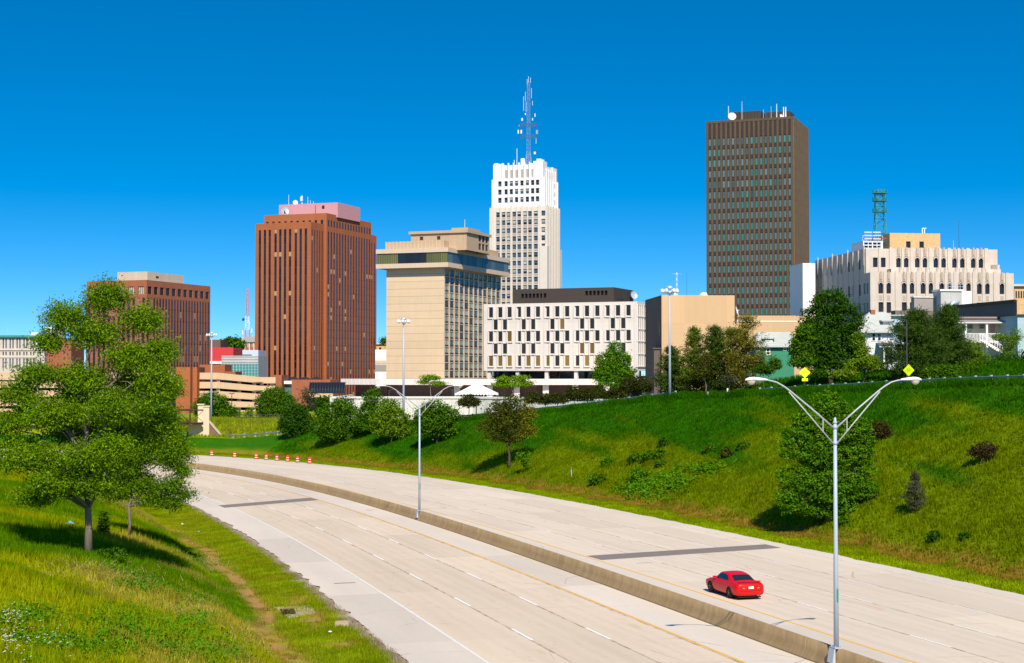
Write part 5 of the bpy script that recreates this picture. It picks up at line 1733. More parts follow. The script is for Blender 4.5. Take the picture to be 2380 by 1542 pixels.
Yh = 235.
gh = thing('green_house', 'green sided house with pale roof, small dormer and white framed windows', 'house', (X_(1757, Yh), Yh, zp(858, Yh)))
hx = lambda p, Y=Yh: X_(p, Y) - gh.location.x
hz = lambda p, Y=Yh: zp(p, Y) - gh.location.z
mb = MB(); mb.box(0, hx(1846), 0, 9, -3, hz(805)); mb.box(hx(1722), -.003, 2, 9, -3, hz(828)); mb.build('wall', M['green_siding'], gh)
mb = MB(); a0, a1 = hx(1752), hx(1856); r0, r1 = hx(1772), hx(1849); ze, zr_ = hz(805.5) + .003, hz(770.5)
mb.quad((a0, -.6, ze), (a1, -.6, ze), (r1, 4.5, zr_), (r0, 4.5, zr_)); mb.quad((a1, 9.6, ze), (a0, 9.6, ze), (r0, 4.5, zr_), (r1, 4.5, zr_))
mb.poly([(a0, 9.6, ze), (a0, -.6, ze), (r0, 4.5, zr_)]); mb.poly([(a1, -.6, ze), (a1, 9.6, ze), (r1, 4.5, zr_)])
mb.quad((a0, -.6, ze - .15), (a1, -.6, ze - .15), (a1, -.6, ze), (a0, -.6, ze))
mb.quad((hx(1718), 1.4, hz(828.5)), (-.01, 1.4, hz(828.5)), (-.01, 5, hz(815)), (hx(1726), 5, hz(815)))
mb.build('roof', M['shingle'], gh)
mb = MB(); mb.box(hx(1777.5), hx(1802), .9, 4.2, hz(800.5), hz(788)); dm_ = mb.build('dormer', M['green_siding'], gh)
mb = MB(); mb.quad((hx(1775), .6, hz(788) + .003), (hx(1804), .6, hz(788) + .003), (hx(1804), 4.4, hz(784)), (hx(1775), 4.4, hz(784))); mb.build('dormer_roof', M['shingle'], dm_)
hwin(dm_, hx(1781), hx(1789), hz(797), hz(790), .9); hwin(dm_, hx(1790), hx(1798), hz(797), hz(790), .9)
for a, c, d, e in ((1780, 1790.5, 826, 809.5), (1820, 1828.6, 816, 806.5), (1832, 1841.5, 816, 806.5), (1758, 1766, 816, 807), (1836, 1845, 848, 838), (1761, 1768, 851, 838)):
    hwin(gh, hx(a), hx(c), hz(d), hz(e), 0)
hwin(gh, hx(1727.5), hx(1737), hz(853), hz(838), 2)

Yh2 = 240.
wh = thing('white_house', 'white house with hipped pale grey roof, brick chimney and twin sash windows', 'house', (X_(2011, Yh2), Yh2, zp(846, Yh2)))
hx = lambda p: X_(p, Yh2) - wh.location.x
hz = lambda p: zp(p, Yh2) - wh.location.z
xe = hx(2104)
mb = MB(); mb.box(0, xe, 0, 10, -3, hz(772)); mb.build('wall', M['white_siding'], wh)
mb = MB(); a0, a1 = hx(1986), hx(2124); r0, r1 = hx(2039), hx(2078); ze, zr_ = hz(771.5) + .003, hz(722.5)
mb.quad((a0, -.8, ze), (a1, -.8, ze), (r1, 5, zr_), (r0, 5, zr_)); mb.quad((a1, 10.8, ze), (a0, 10.8, ze), (r0, 5, zr_), (r1, 5, zr_))
mb.poly([(a0, 10.8, ze), (a0, -.8, ze), (r0, 5, zr_)]); mb.poly([(a1, -.8, ze), (a1, 10.8, ze), (r1, 5, zr_)]); mb.quad((a0, -.8, ze - .2), (a1, -.8, ze - .2), (a1, -.8, ze), (a0, -.8, ze))
rf = mb.build('roof', M['shingle'], wh)
mb = MB(); mb.box(hx(2040), hx(2050), 4.2, 5.4, zr_ - 1, hz(718)); mb.build('chimney', M['brick2'], rf)
mb = MB(); mb.box(hx(2058), hx(2090), 1.2, 4.6, hz(762), hz(747)); dm_ = mb.build('dormer', M['white_siding'], wh)
mb = MB(); mb.box(hx(2052), hx(2096), .6, 5.0, hz(747) + .003, hz(744)); mb.build('dormer_roof', M['shingle'], dm_)
hwin(wh, hx(2026), hx(2036), hz(794), hz(774), 0); hwin(wh, hx(2039), hx(2049), hz(794), hz(774), 0)
mb = MB(); mb.quad((hx(2036), -2.4, hz(806)), (hx(2090), -2.4, hz(806)), (hx(2090), -.003, hz(797)), (hx(2036), -.003, hz(797))); mb.box(hx(2036), hx(2090), -2.4, -2.2, hz(808), hz(806) - .003, 1); mb.build('porch_roof', [M['shingle_dark'], M['white_frame']], wh)
for p in (2047, 2068, 2086):
    mb = MB(); mb.box(hx(p) - .12, hx(p) + .12, -2.3, -2.06, -2, hz(808) - .003); mb.build('porch_post', M['white_frame'], wh)
mb = MB(); mb.box(hx(2050), hx(2080), -.06, -.003, 0, hz(812)); mb.build('dark_porch_door', M['dark_glass'], wh)

Yh3 = 222.
bh = thing('blue_house', 'grey blue sided house with narrow windows beside the white hipped house', 'house', (X_(2077, Yh3), Yh3, zp(842, Yh3)), R(-15))
hx = lambda p: X_(p, Yh3) - bh.location.x
hz = lambda p: zp(p, Yh3) - bh.location.z
mb = MB(); mb.box(0, hx(2122), 0, 8, -3, hz(735)); mb.box(-.5, hx(2095), -1.2, -.003, hz(757), hz(755)); mb.build('wall', M['blue_siding'], bh)
mb = MB(); mb.box(-.4, hx(2124), -.4, 8.4, hz(735) + .003, hz(732)); mb.build('roof', M['shingle'], bh)
for a, c, d, e in ((2080.5, 2084, 781, 762), (2085.5, 2089, 781, 762), (2090, 2093, 781, 762), (2080.5, 2085, 826, 815), (2086.5, 2091, 826, 815)): hwin(bh, hx(a), hx(c), hz(d), hz(e), 0, 'blue_siding')

Yh4 = 232.
bal = thing('balcony_house', 'white two storey house with grey porch roof, balcony railing and outside stair', 'house', (X_(2226, Yh4), Yh4, zp(842, Yh4)))
hx = lambda p: X_(p, Yh4) - bal.location.x
hz = lambda p: zp(p, Yh4) - bal.location.z
mb = MB(); mb.box(0, hx(2362), 2.4, 12, -3, hz(740)); mb.build('rear_wall', M['cream_siding'], bal)
mb = MB(); mb.box(hx(2336), hx(2363), -.1, 2.397, -3, hz(744)); mb.build('side_wall', M['white_siding'], bal)
mb = MB(); mb.box(-.7, hx(2240), 1.8, 2.397, -3, hz(752)); mb.build('side_wall', M['white_siding'], bal)
mb = MB(); mb.box(-.6, hx(2364), 2.2, 12.3, hz(740) + .003, hz(735.5)); mb.box(-.7, hx(2365), 2.0, 2.197, hz(742), hz(738), 1); rf = mb.build('roof', [M['roof_grey'], M['brick3']], bal)
mb = MB(); mb.box(hx(2217), hx(2230), 5, 6.2, hz(740), hz(716)); mb.build('chimney', M['brick2'], rf)
mb = MB(); mb.quad((hx(2226), -.6, hz(750)), (hx(2353), -.6, hz(750)), (hx(2348), 2.0, hz(743.5)), (hx(2236), 2.0, hz(743.5))); mb.box(hx(2226), hx(2353), -.62, -.5, hz(752), hz(750) - .003, 1); mb.build('porch_roof', [M['roof_grey'], M['white_frame']], bal)
for p in (2244, 2293, 2338):
    mb = MB(); mb.box(hx(p) - .14, hx(p) + .14, -.4, -.12, hz(842), hz(752) - .003); mb.build('porch_post', M['white_frame'], bal)
mb = MB(); mb.box(hx(2240), hx(2340), -.5, 2.39, hz(797), hz(794)); mb.box(hx(2246), hx(2336), -.1, 2.38, hz(797) - 1.9, hz(797) - 1.85); mb.build('balcony_floor', M['white_frame'], bal)
mb = MB(); mb.box(hx(2244), hx(2340), -.46, -.36, hz(777), hz(775.5))
for i in range(30): x = hx(2245) + (hx(2339) - hx(2245)) * i / 29; mb.box(x - .04, x + .04, -.44, -.38, hz(794), hz(777))
mb.build('balcony_railing', M['white_frame'], bal)
mb = MB()
for y in (-2.1, -.9):
    a, c = (hx(2274), y, hz(794)), (hx(2320), y, hz(822))
    mb.quad(a, c, (c[0], y, c[2] + .35), (a[0], y, a[2] + .35)); mb.quad((a[0], y, a[2] + 1.1), (c[0], y, c[2] + 1.1), (c[0], y, c[2] + 1.2), (a[0], y, a[2] + 1.2))
    for i in range(9): f = i / 8; x = a[0] + (c[0] - a[0]) * f; zz = a[2] + (c[2] - a[2]) * f; mb.box(x - .04, x + .04, y - .03, y + .03, zz + .3, zz + 1.1)
for i in range(10): f = i / 10; x = hx(2274) + (hx(2320) - hx(2274)) * f; zz = hz(794) + (hz(822) - hz(794)) * f; mb.box(x, x + .32, -2.08, -.92, zz, zz + .05)
mb.build('outside_stair', M['white_frame'], bal)
hwin(bal, hx(2262), hx(2273), hz(764), hz(753.5), 2.4, 'grey_frame'); hwin(bal, hx(2288), hx(2300), hz(764), hz(753), 2.4, 'grey_frame')
mb = MB(); mb.box(hx(2313), hx(2324), 2.33, 2.397, hz(776), hz(754)); mb.build('door', M['pink'], bal)

cb2 = Bld('brick_commercial_building', 'low commercial building with long grey brown brick side wall behind the balcony house', 'building', 2365, 270, -10)
mb = MB(); D = cb2.ly(2218); w2 = cb2.lx(2420); zt_ = cb2.z(697)
mb.quad((0, 0, -2), (0, D, -2), (0, D, zt_), (0, 0, zt_), 0); mb.quad((0, 0, -2), (w2, 0, -2), (w2, 0, zt_), (0, 0, zt_), 1); mb.quad((w2, 0, -2), (w2, D, -2), (w2, D, zt_), (w2, 0, zt_), 1); mb.quad((0, D, -2), (w2, D, -2), (w2, D, zt_), (0, D, zt_), 0); mb.quad((0, 0, zt_), (w2, 0, zt_), (w2, D, zt_), (0, D, zt_), 2)
cb2.part(mb, 'wall', [M['dark_brick_wall'], M['buff_brick'], M['roof_grey']])
mb = MB(); mb.box(-.4, -.003, .3, D, zt_ - .4, zt_ + .05); cb2.part(mb, 'coping', M['dark_frame'])
mb = MB(); mb.box(-2.2, -.01, .4, D - 2, -2, cb2.z(735)); cb2.part(mb, 'lean_to', M['shingle_dark'])

wb = Bld('white_plant_building', 'white and pale grey boxy building with roof railing and bent duct', 'building', 2188, 300, -10)
mb = MB(); D = wb.ly(2170); a1, a2 = wb.lx(2237), wb.lx(2263); zt_ = wb.z(677)
mb.box(0, a1, 0, D, -2, zt_); mb.box(-.25, a1 + .25, -.25, D, zt_ + .003, zt_ + .35, 1); wb.part(mb, 'wall', [M['pale_blue'] if False else M['grey_clad'], M['white_render']])
mb = MB(); mb.box(a1 + .003, a2, .6, D, -2, zt_ + .1); wb.part(mb, 'white_wing', M['white_render'])
mb = MB(); x0, x1 = wb.lx(2126, 2), wb.lx(2170, 2); mb.box(x0, x1 - .003, 2, D, -2, wb.z(692, x0, 2)); mb.box(x0 - .2, x1 - .003, 1.8, D, wb.z(692, x0, 2) + .003, wb.z(690, x0, 2), 1); wb.part(mb, 'grey_wing', [M['roof_grey'], M['white_render']])
mb = MB(); x0, x1 = wb.lx(2082, 0), wb.lx(2170, 0); mb.box(x0, x1 - .01, 0, 1.99, -2, wb.z(722, x0, 0)); wb.part(mb, 'low_brick_wing', M['dark_brick_wall'])
mb = MB(); xd = wb.lx(2212, -1); mb.tube([(xd, -.9, wb.z(738)), (xd, -.9, wb.z(712)), (xd + .3, -.9, wb.z(706)), (xd + 1.0, -.7, wb.z(703)), (xd + 1.8, -.1, wb.z(703))], .45, 8); wb.part(mb, 'bent_duct', M['galv'], smooth=True)
mb = MB(); za = zt_ + .35
for x in np.linspace(wb.lx(2205, 1), wb.lx(2240, 1), 6): mb.tube([(x, 1, za), (x, 1, za + 1.1)], .05, 4)
for q in (.6, 1.1): mb.tube([(wb.lx(2205, 1), 1, za + q), (wb.lx(2240, 1), 1, za + q)], .05, 4)
wb.part(mb, 'roof_railing', M['galv'])
r, w, fx, fz = simple('tan_corner_building', 'tan stone building with cornice and narrow windows at the far right edge', 'building', 2359, 2440, 666, 740, 430, M['buff_brick'])
for p in (2362, 2368, 2374, 2380):
    mb = MB(); mb.box(fx(p), fx(p + 3), -.12, -.003, fz(693), fz(677)); mb.build('window', M['dark_glass'], r)
mb = MB(); mb.box(-.6, w, -.8, 3, fz(666) + .003, fz(661)); mb.build('cornice', M['limestone'], r)
r, w, fx, fz = simple('grey_house', 'grey sided house gable cut off by the frame edge beside the balcony house', 'house', 2366, 2430, 733, 830, 226, M['blue_siding'], 9)
mb = MB(); mb.box(-.4, w, -.4, 9.4, fz(733) + .003, fz(731)); mb.build('roof', M['shingle_dark'], r)

# ------------------------------------------------------------------ trees and bushes
def leaf_mat(name, dark, light, tip=None):
    t = NT(name)
    tint = t.node('Attribute', attribute_name='tint').outputs['Fac']
    c = t.mix(tint, tuple(dark) + (1,), tuple(light) + (1,))
    n = t.noise(t.coord(), .5, 3)
    f = t.math('MULTIPLY_ADD', n, .7, .65)
    c = t.mix(1., c, t.comb(f, f, f), 'MULTIPLY')
    d = t.node('BsdfDiffuse'); t.put(d.inputs[0], c)
    tr = t.node('BsdfTranslucent'); t.put(tr.inputs[0], t.mix(1., c, (1.2, 1.25, .5, 1), 'MULTIPLY'))
    m = t.node('MixShader'); m.inputs[0].default_value = .30
    t.t.links.new(d.outputs[0], m.inputs[1]); t.t.links.new(tr.outputs[0], m.inputs[2])
    g = t.node('BsdfGlossy'); g.inputs['Roughness'].default_value = .45; g.inputs['Color'].default_value = (.5, .5, .5, 1)
    m2 = t.node('MixShader'); m2.inputs[0].default_value = .012
    t.t.links.new(m.outputs[0], m2.inputs[1]); t.t.links.new(g.outputs[0], m2.inputs[2])
    t.t.links.new(m2.outputs[0], t.out.inputs['Surface'])
    return t.mat
SP = {
    'locust': leaf_mat('locust_leaf', (.055, .140, .001), (.225, .370, .002)),
    'locust2': leaf_mat('locust_leaf_deep', (.048, .130, .001), (.195, .340, .002)),
    'plume': leaf_mat('feathery_leaf', (.10, .22, .004), (.22, .36, .010)),
    'maple': leaf_mat('maple_leaf', (.030, .105, .002), (.105, .225, .003)),
    'darkmaple': leaf_mat('dark_maple_leaf', (.016, .066, .002), (.055, .145, .003)),
    'bright': leaf_mat('bright_leaf', (.042, .145, .002), (.135, .285, .003)),
    'lime': leaf_mat('lime_leaf', (.090, .190, .004), (.200, .310, .010)),
    'olive': leaf_mat('olive_leaf', (.045, .095, .005), (.14, .205, .010)),
    'pine': leaf_mat('pine_needle', (.020, .056, .006), (.075, .145, .008)),
    'goldpine': leaf_mat('golden_pine_needle', (.075, .085, .006), (.270, .235, .012)),
    'copper': leaf_mat('copper_leaf', (.040, .056, .004), (.108, .122, .009)),
    'crab': leaf_mat('crabapple_leaf', (.026, .040, .005), (.075, .088, .008)),
    'redshrub': leaf_mat('dark_red_shrub_leaf', (.035, .022, .008), (.085, .060, .012)),
    'greyspruce': leaf_mat('grey_spruce_needle', (.050, .055, .030), (.115, .120, .060)),
    'cover': leaf_mat('ground_cover_leaf', (.065, .185, .003), (.130, .310, .004)),
}
def bark_mat(name, col):
    t = NT(name); co = t.coord()
    n = t.noise(t.vmul(co, (6., 6., .9)), 1.5, 6, .7); n2 = t.noise(co, 1.0, 3)
    f = t.math('MULTIPLY', t.math('MULTIPLY_ADD', n, 1.3, .35), t.math('MULTIPLY_ADD', n2, .5, .75))
    return t.bsdf(t.mix(1., tuple(col) + (1,), t.comb(f, f, f), 'MULTIPLY'), .95, .1, 0, t.bump(n, .9, .05))
M['bark'] = bark_mat('grey_brown_bark', (.20, .165, .12))
M['bark_pale'] = bark_mat('pale_bark', (.34, .30, .22))
M['bark_dark'] = bark_mat('dark_bark', (.085, .065, .048))

def leaves(C, D, nl, cs, ls, g, asp=.55, flat=.65, up=.7, rand=.8, elong=0., tint_c=None):
    """nl leaves round each cluster centre C (m,3); D outward direction; returns verts, faces, tint"""
    m = len(C)
    C = np.repeat(C, nl, 0); D = np.repeat(D, nl, 0)
    n = len(C)
    off = g.normal(0, 1, (n, 3)) * cs; off[:, 2] *= flat
    if elong: off += D * g.uniform(-1, 1, (n, 1)) * cs * elong
    P = C + off
    N = D * .55 + np.array([0, 0, up]) + g.normal(0, rand, (n, 3))
    N /= np.linalg.norm(N, axis=1, keepdims=True) + 1e-9
    A = np.cross(N, g.normal(0, 1, (n, 3))); A /= np.linalg.norm(A, axis=1, keepdims=True) + 1e-9
    B = np.cross(N, A)
    s = ls * g.uniform(.6, 1.35, (n, 1))
    a = A * s * .5; b = B * s * .5 * asp
    V = np.stack([P - a, P - b + a * .1 - N * s * .06, P + a, P + b + a * .1 - N * s * .06], 1).reshape(-1, 3)
    F = np.arange(n * 4).reshape(-1, 4)
    tc = np.repeat(tint_c if tint_c is not None else g.uniform(0, 1, m), nl)
    t = np.clip(tc * .55 + g.uniform(0, 1, n) * .45, 0, 1)
    return V, F, t
def lobes_clusters(lobes, n, g, shell=.5, lowcut=-.75):
    L = np.array(lobes, float)
    w = (L[:, 3] * L[:, 4] * L[:, 5]) ** .67; w /= w.sum()
    k = g.choice(len(L), n, p=w)
    d = g.normal(0, 1, (n, 3)); d /= np.linalg.norm(d, axis=1, keepdims=True)
    d[:, 2] = np.maximum(d[:, 2], lowcut)
    r = shell + (1 - shell) * g.uniform(0, 1, (n, 1)) ** .6
    r *= 1 + g.normal(0, .09, (n, 1))
    return L[k, :3] + d * r * L[k, 3:], d, k
def limb_path(g, a, b, n=5, wob=.12, rise=.15):
    a, b = np.array(a, float), np.array(b, float)
    L = np.linalg.norm(b - a)
    pts = []
    for i in range(n + 1):
        f = i / n
        p = a + (b - a) * f + np.array([0, 0, rise * L * math.sin(math.pi * f) * .6])
        if 0 < i < n: p += g.normal(0, wob * L / n, 3)
        pts.append(tuple(p))
    return pts
def trunk_mesh(mb, g, H, r0, lobes, fork=.35, lean=(0, 0), nlimb=1, C=None, twig=0, base=-.3, top=.8):
    pts = []; rs = []
    n = 8
    for i in range(n + 1):
        f = i / n
        pts.append((lean[0] * f + (g.normal(0, .012 * H) if 0 < i else 0), lean[1] * f + (g.normal(0, .012 * H) if 0 < i else 0), base + (H * top - base) * f))
        rs.append(r0 * (1.25 if i == 0 else 1) * (1 - .85 * f))
    mb.tube(pts, rs, 9)
    def on(f):
        x = f * n; i = min(int(x), n - 1); q = x - i
        return tuple(np.array(pts[i]) * (1 - q) + np.array(pts[i + 1]) * q), rs[i] * (1 - q) + rs[i + 1] * q
    for L in lobes:
        for q in range(nlimb):
            f = min(.95, max(fork, (L[2] - .30 * abs(L[0]) - .2 * L[5]) / (H * top) * g.uniform(.72, .98)))
            p, rr = on(f)
            e = (L[0] + g.normal(0, .3) * L[3], L[1] + g.normal(0, .3) * L[4], L[2] + g.normal(0, .25) * L[5])
            path = limb_path(g, p, e)
            mb.tube(path, [rr * .62 * (1 - .80 * i / 5) + .012 for i in range(6)], 6)
            for t_ in range(3):
                k = g.randint(2, 5); d = g.normal(0, 1, 3); d[2] = abs(d[2]) * .6
                e2 = np.array(path[k]) + d / np.linalg.norm(d) * np.array(L[3:6]) * .8
                mb.tube(limb_path(g, path[k], e2, 3, .1), [rr * .22 + .01, rr * .15 + .008, rr * .09 + .006, .006], 4)
    if twig and C is not None:
        idx = g.choice(len(C), min(twig, len(C)), replace=False)
        Ls = np.array(lobes)
        for i in idx:
            c = C[i]
            k = int(np.argmin(((Ls[:, :3] - c) ** 2).sum(1)))
            a = Ls[k, :3] * .75 + c * .25 - np.array([0, 0, .1 * Ls[k, 5]])
            mb.tube(limb_path(g, a, c, 3, .15), [.035, .025, .016, .008], 4, 0, False)

def broadleaf(name, label, cat, loc, lobes, H, r0, sp, ncl, nl, cs, ls, seed, group=None, fork=.3, shell=.5, bark='bark', flat=.65, asp=.55, rand=.8, twig=0, lean=(0, 0), nlimb=1, elong=0., up=.7, lowcut=-.75, top=.8, sp2=None):
    g = np.random.RandomState(seed)
    r = thing(name, label, cat, loc, 0, group)
    C, D, k = lobes_clusters(lobes, ncl, g, shell, lowcut)
    V, F, t = leaves(C, D, nl, cs, ls, g, asp, flat, up, rand, elong)
    mats = [SP[sp]]; mi = None
    if sp2:
        side = sp2[1]
        cx_ = np.repeat(C[:, 0], nl)
        mats.append(SP[sp2[0]]); mi = (cx_ > side).astype(np.int32)
    link('crown', np_mesh('crown', V, F, mats, mi, attrs={'tint': ('FACE', t)}), r)
    if r0:
        mb = MB(); trunk_mesh(mb, g, H, r0, lobes, fork, lean, nlimb, C, twig, top=top)
        mb.build('trunk', M[bark], r, True)
    return r
def px_lobes(bx, base, Y, spec, depth=.9):
    """crown lobes given as seen: (px, py, half width, half height[, forward offset m])"""
    mpp = Y / FPX; out = []
    for s in spec:
        px, py, rx, ry = s[:4]; dy = s[4] if len(s) > 4 else 0.
        out.append(((px - bx) * mpp, dy, zp(py, Y) - base.z, rx * mpp, (rx + ry) * .5 * mpp * depth, ry * mpp))
    return out

def px_tree(name, label, cat, bx, by, spec, sp, r0, ncl, nl, cs, ls, seed, Y=None, zb=None, **kw):
    if Y is None:
        h = hit(bx, by); base = h.copy()
    else:
        base = Vector((kx(bx) * Y, Y, 0)); base.z = gz(base.x, base.y) if zb is None else zb
    lob = px_lobes(bx, base, base.y, spec)
    H = max(l[2] + l[5] for l in lob)
    if sp in ('locust', 'locust2'): lob = [l[:3] + (l[3] * .91, l[4] * .91, l[5] * .90) for l in lob]
    return broadleaf(name, label, cat, base, lob, H, r0, sp, ncl, nl, cs, ls, seed, **kw)

# ---- the big locust on the near bank and its smaller neighbour
px_tree('locust_tree', 'big feathery green locust tree with a bare grey trunk on the grass bank', 'tree', 205, 1292,
        [(245, 690, 58, 46), (150, 735, 58, 42), (325, 745, 52, 40), (215, 775, 72, 40), (110, 795, 46, 30), (372, 815, 40, 40), (300, 830, 75, 42), (85, 870, 62, 30),
         (190, 880, 80, 40), (370, 885, 52, 46, -1.), (35, 915, 62, 32), (280, 945, 90, 42, -1.5), (130, 960, 90, 40, -.8), (5, 985, 62, 32), (215, 1030, 85, 38, .8), (95, 1060, 80, 32, -1.2), (40, 1035, 55, 24), (120, 1130, 66, 26, -.6), (215, 1085, 80, 24, 1.), (160, 920, 60, 40, 1.5), (290, 890, 60, 36, 1.2), (250, 1000, 90, 36, 2.), (150, 1010, 80, 30, 1.6), (60, 960, 60, 30, 1.), (205, 1108, 75, 34, -1.6), (150, 1118, 60, 30, -2.2), (250, 1125, 55, 26, -1.8), (120, 1100, 60, 40, 1.8), (215, 1060, 60, 36, -2.4), (280, 1040, 60, 40, -2.2), (90, 1150, 50, 26, -1.), (180, 1135, 40, 18, 1.5), (85, 1155, 40, 20), (345, 1000, 70, 50, 1.), (20, 1075, 40, 20)],
        'locust', .215, 6800, 22, .21, .165, 11, fork=.20, shell=.15, bark='bark', asp=.40, twig=420, flat=.62, elong=1.25, rand=1.15, lowcut=-.9, top=.93, up=.6)
px_tree('locust_tree', 'smaller locust tree with a thin leaning trunk behind the big locust', 'tree', 296, 1246,
        [(365, 960, 56, 48), (320, 1040, 72, 48), (400, 1055, 56, 42), (290, 1085, 56, 34), (395, 1130, 50, 24), (330, 1130, 56, 26), (398, 1020, 34, 40), (425, 1095, 26, 18), (430, 1150, 26, 10), (395, 900, 36, 34), (285, 1060, 60, 34, 1.), (300, 1120, 60, 26, .8), (365, 1165, 50, 16), (405, 1170, 34, 14), (265, 1150, 40, 16)],
        'locust2', .12, 2900, 22, .21, .165, 12, fork=.25, shell=.18, bark='bark', asp=.40, twig=160, flat=.62, elong=1.25, rand=1.15, lean=(1.2, 0), lowcut=-.9)

# ---- maple on the embankment behind the lamp post
px_tree('maple_tree', 'full bushy green maple low on the embankment behind the near lamp post', 'tree', 1925, 1212,
        [(1922, 940, 36, 32), (1955, 965, 36, 30), (1888, 978, 48, 38), (1968, 1000, 54, 36), (1860, 1015, 40, 34), (1995, 1035, 38, 34), (1915, 1020, 48, 28), (1855, 1048, 40, 34), (1975, 1060, 46, 28), (1912, 1072, 52, 28), (2005, 1090, 28, 30), (1848, 1108, 40, 26), (1940, 1112, 56, 26), (1885, 1130, 50, 26), (1992, 1140, 44, 26), (1838, 1148, 34, 20), (1930, 1158, 60, 22), (1870, 1182, 52, 20), (1970, 1184, 56, 20), (1920, 1190, 60, 18), (1840, 1170, 30, 20), (2010, 1140, 26, 26), (1920, 1040, 60, 60), (1925, 1130, 80, 55)],
        'bright', .22, 3300, 20, .17, .20, 21, fork=.12, shell=.70, asp=.62, rand=.75, twig=40, lowcut=-.5, up=.75, flat=.55)

# ---- trees down the far part of the embankment
px_tree('maple_tree', 'dark round tree at the foot of the brick entrance building, casting shadow on the slope', 'tree', 690, 1014,
        [(690, 962, 26, 24), (675, 985, 26, 22), (705, 988, 26, 22), (690, 1000, 30, 14)], 'darkmaple', .22, 620, 16, .38, .38, 31, fork=.15, shell=.6)
px_tree('maple_tree', 'broad green tree on the slope in front of the retaining wall end', 'tree', 788, 1030,
        [(800, 945, 26, 24), (770, 962, 30, 24), (812, 975, 28, 26), (752, 990, 26, 20), (785, 992, 38, 26), (815, 1008, 24, 16), (768, 1010, 28, 16)], 'maple', .22, 820, 16, .38, .38, 32, fork=.15, shell=.6)
px_tree('maple_tree', 'tall dark green tree against the retaining wall beside the lime tree', 'tree', 868, 1008,
        [(866, 930, 22, 24), (858, 960, 26, 24), (848, 985, 24, 18), (878, 980, 26, 22)], 'maple', .2, 520, 16, .36, .36, 33, fork=.15, shell=.55)
px_tree('lime_tree', 'yellow green young tree on the slope between two dark maples', 'tree', 910, 1030,
        [(905, 950, 26, 22), (890, 975, 26, 22), (928, 975, 24, 22), (905, 1000, 36, 18), (935, 1000, 18, 14)], 'lime', .16, 540, 16, .34, .36, 34, fork=.2, shell=.5, bark='bark_dark')
px_tree('maple_tree', 'round green tree on the slope behind the farther lamp post', 'tree', 1018, 1032,
        [(1012, 950, 32, 18), (985, 968, 24, 20), (1040, 965, 24, 20), (1010, 985, 44, 22), (1030, 1003, 28, 14), (992, 1003, 24, 12)], 'maple', .18, 700, 16, .34, .36, 35, fork=.25, shell=.55, bark='bark_dark')
px_tree('copper_tree', 'brown leaved tree with a forked trunk on the middle of the embankment', 'tree', 1183, 1088,
        [(1190, 938, 36, 20), (1160, 960, 36, 24), (1215, 965, 32, 24), (1185, 985, 48, 26), (1140, 990, 32, 16), (1222, 1000, 28, 16), (1155, 1015, 36, 14), (1195, 1018, 34, 12)], 'copper', .20, 640, 16, .34, .28, 36, fork=.25, shell=.35, bark='bark_dark', twig=50, rand=1.0, sp2=('goldpine', 1.6))
px_tree('sapling', 'thin bright green sapling just beside the brown leaved tree', 'sapling', 1216, 1102, [(1214, 1062, 18, 12), (1222, 1078, 12, 8)], 'bright', .05, 40, 12, .25, .3, 37, fork=.5, bark='bark_dark')

# ---- round street trees in front of the garage
px_tree('street_tree', 'dense round green tree in front of the tan garage, nearest the bridge pier', 'tree', 500, 975,
        [(495, 935, 32, 22), (470, 950, 22, 18), (522, 955, 24, 20), (500, 962, 40, 16)], 'maple', .2, 640, 16, .42, .42, 41, Y=335, zb=2.4, fork=.1, shell=.65)
px_tree('street_tree', 'largest dense round green tree in front of the garage brick end', 'tree', 640, 980,
        [(640, 922, 30, 22), (620, 940, 26, 24), (662, 940, 24, 24), (640, 960, 42, 20)], 'maple', .2, 720, 16, .42, .42, 42, Y=325, zb=2.2, fork=.1, shell=.65)
px_tree('street_tree', 'thin greyish tree between the round tree and the brick entrance', 'tree', 716, 975, [(716, 918, 16, 18), (722, 940, 18, 16)], 'greyspruce', .12, 120, 10, .5, .4, 43, Y=330, zb=1.5, fork=.2, bark='bark')
px_tree('street_tree', 'small dark tree at the dark garage door opening', 'tree', 755, 975, [(752, 935, 16, 14), (758, 955, 20, 18)], 'darkmaple', .15, 160, 12, .5, .5, 44, Y=310, zb=.5, fork=.2)
for i, (px, lab) in enumerate(((550, 'slim sapling in front of the garage, nearer the first round tree'), (580, 'slim sapling in front of the garage, nearer the largest round tree'))):
    px_tree('sapling', lab, 'sapling', px, 985, [(px, 958, 8, 9), (px + 1, 967, 9, 8)], 'lime' if i else 'maple', .06, 45, 10, .3, .4, 45 + i, Y=338, zb=2.4, fork=.4)

# ---- plaza trees
px_tree('locust_tree', 'flat topped feathery tree on the plaza before the tan slab', 'tree', 1000, 922,
        [(1000, 878, 20, 6), (1018, 892, 18, 5), (985, 888, 12, 6)], 'plume', .14, 170, 14, .5, .42, 51, Y=395, zb=PZ, fork=.5, shell=.3, flat=.4)
px_tree('locust_tree', 'wide feathery bright tree beside the white tent on the plaza', 'tree', 1190, 920,
        [(1172, 882, 18, 7), (1208, 880, 20, 7), (1160, 895, 16, 6), (1190, 893, 28, 6), (1222, 892, 16, 6)], 'plume', .16, 300, 14, .5, .42, 52, Y=345, zb=PZ, fork=.5, shell=.3, flat=.4)
px_tree('maple_tree', 'tall yellow green maple in front of the white five storey building', 'tree', 1424, 918,
        [(1428, 812, 18, 18), (1412, 838, 24, 20), (1445, 838, 20, 20), (1402, 868, 24, 20), (1432, 868, 38, 24), (1455, 870, 18, 18), (1425, 888, 44, 12)], 'bright', .22, 900, 15, .38, .38, 53, Y=300, zb=PZ, fork=.15, shell=.55)
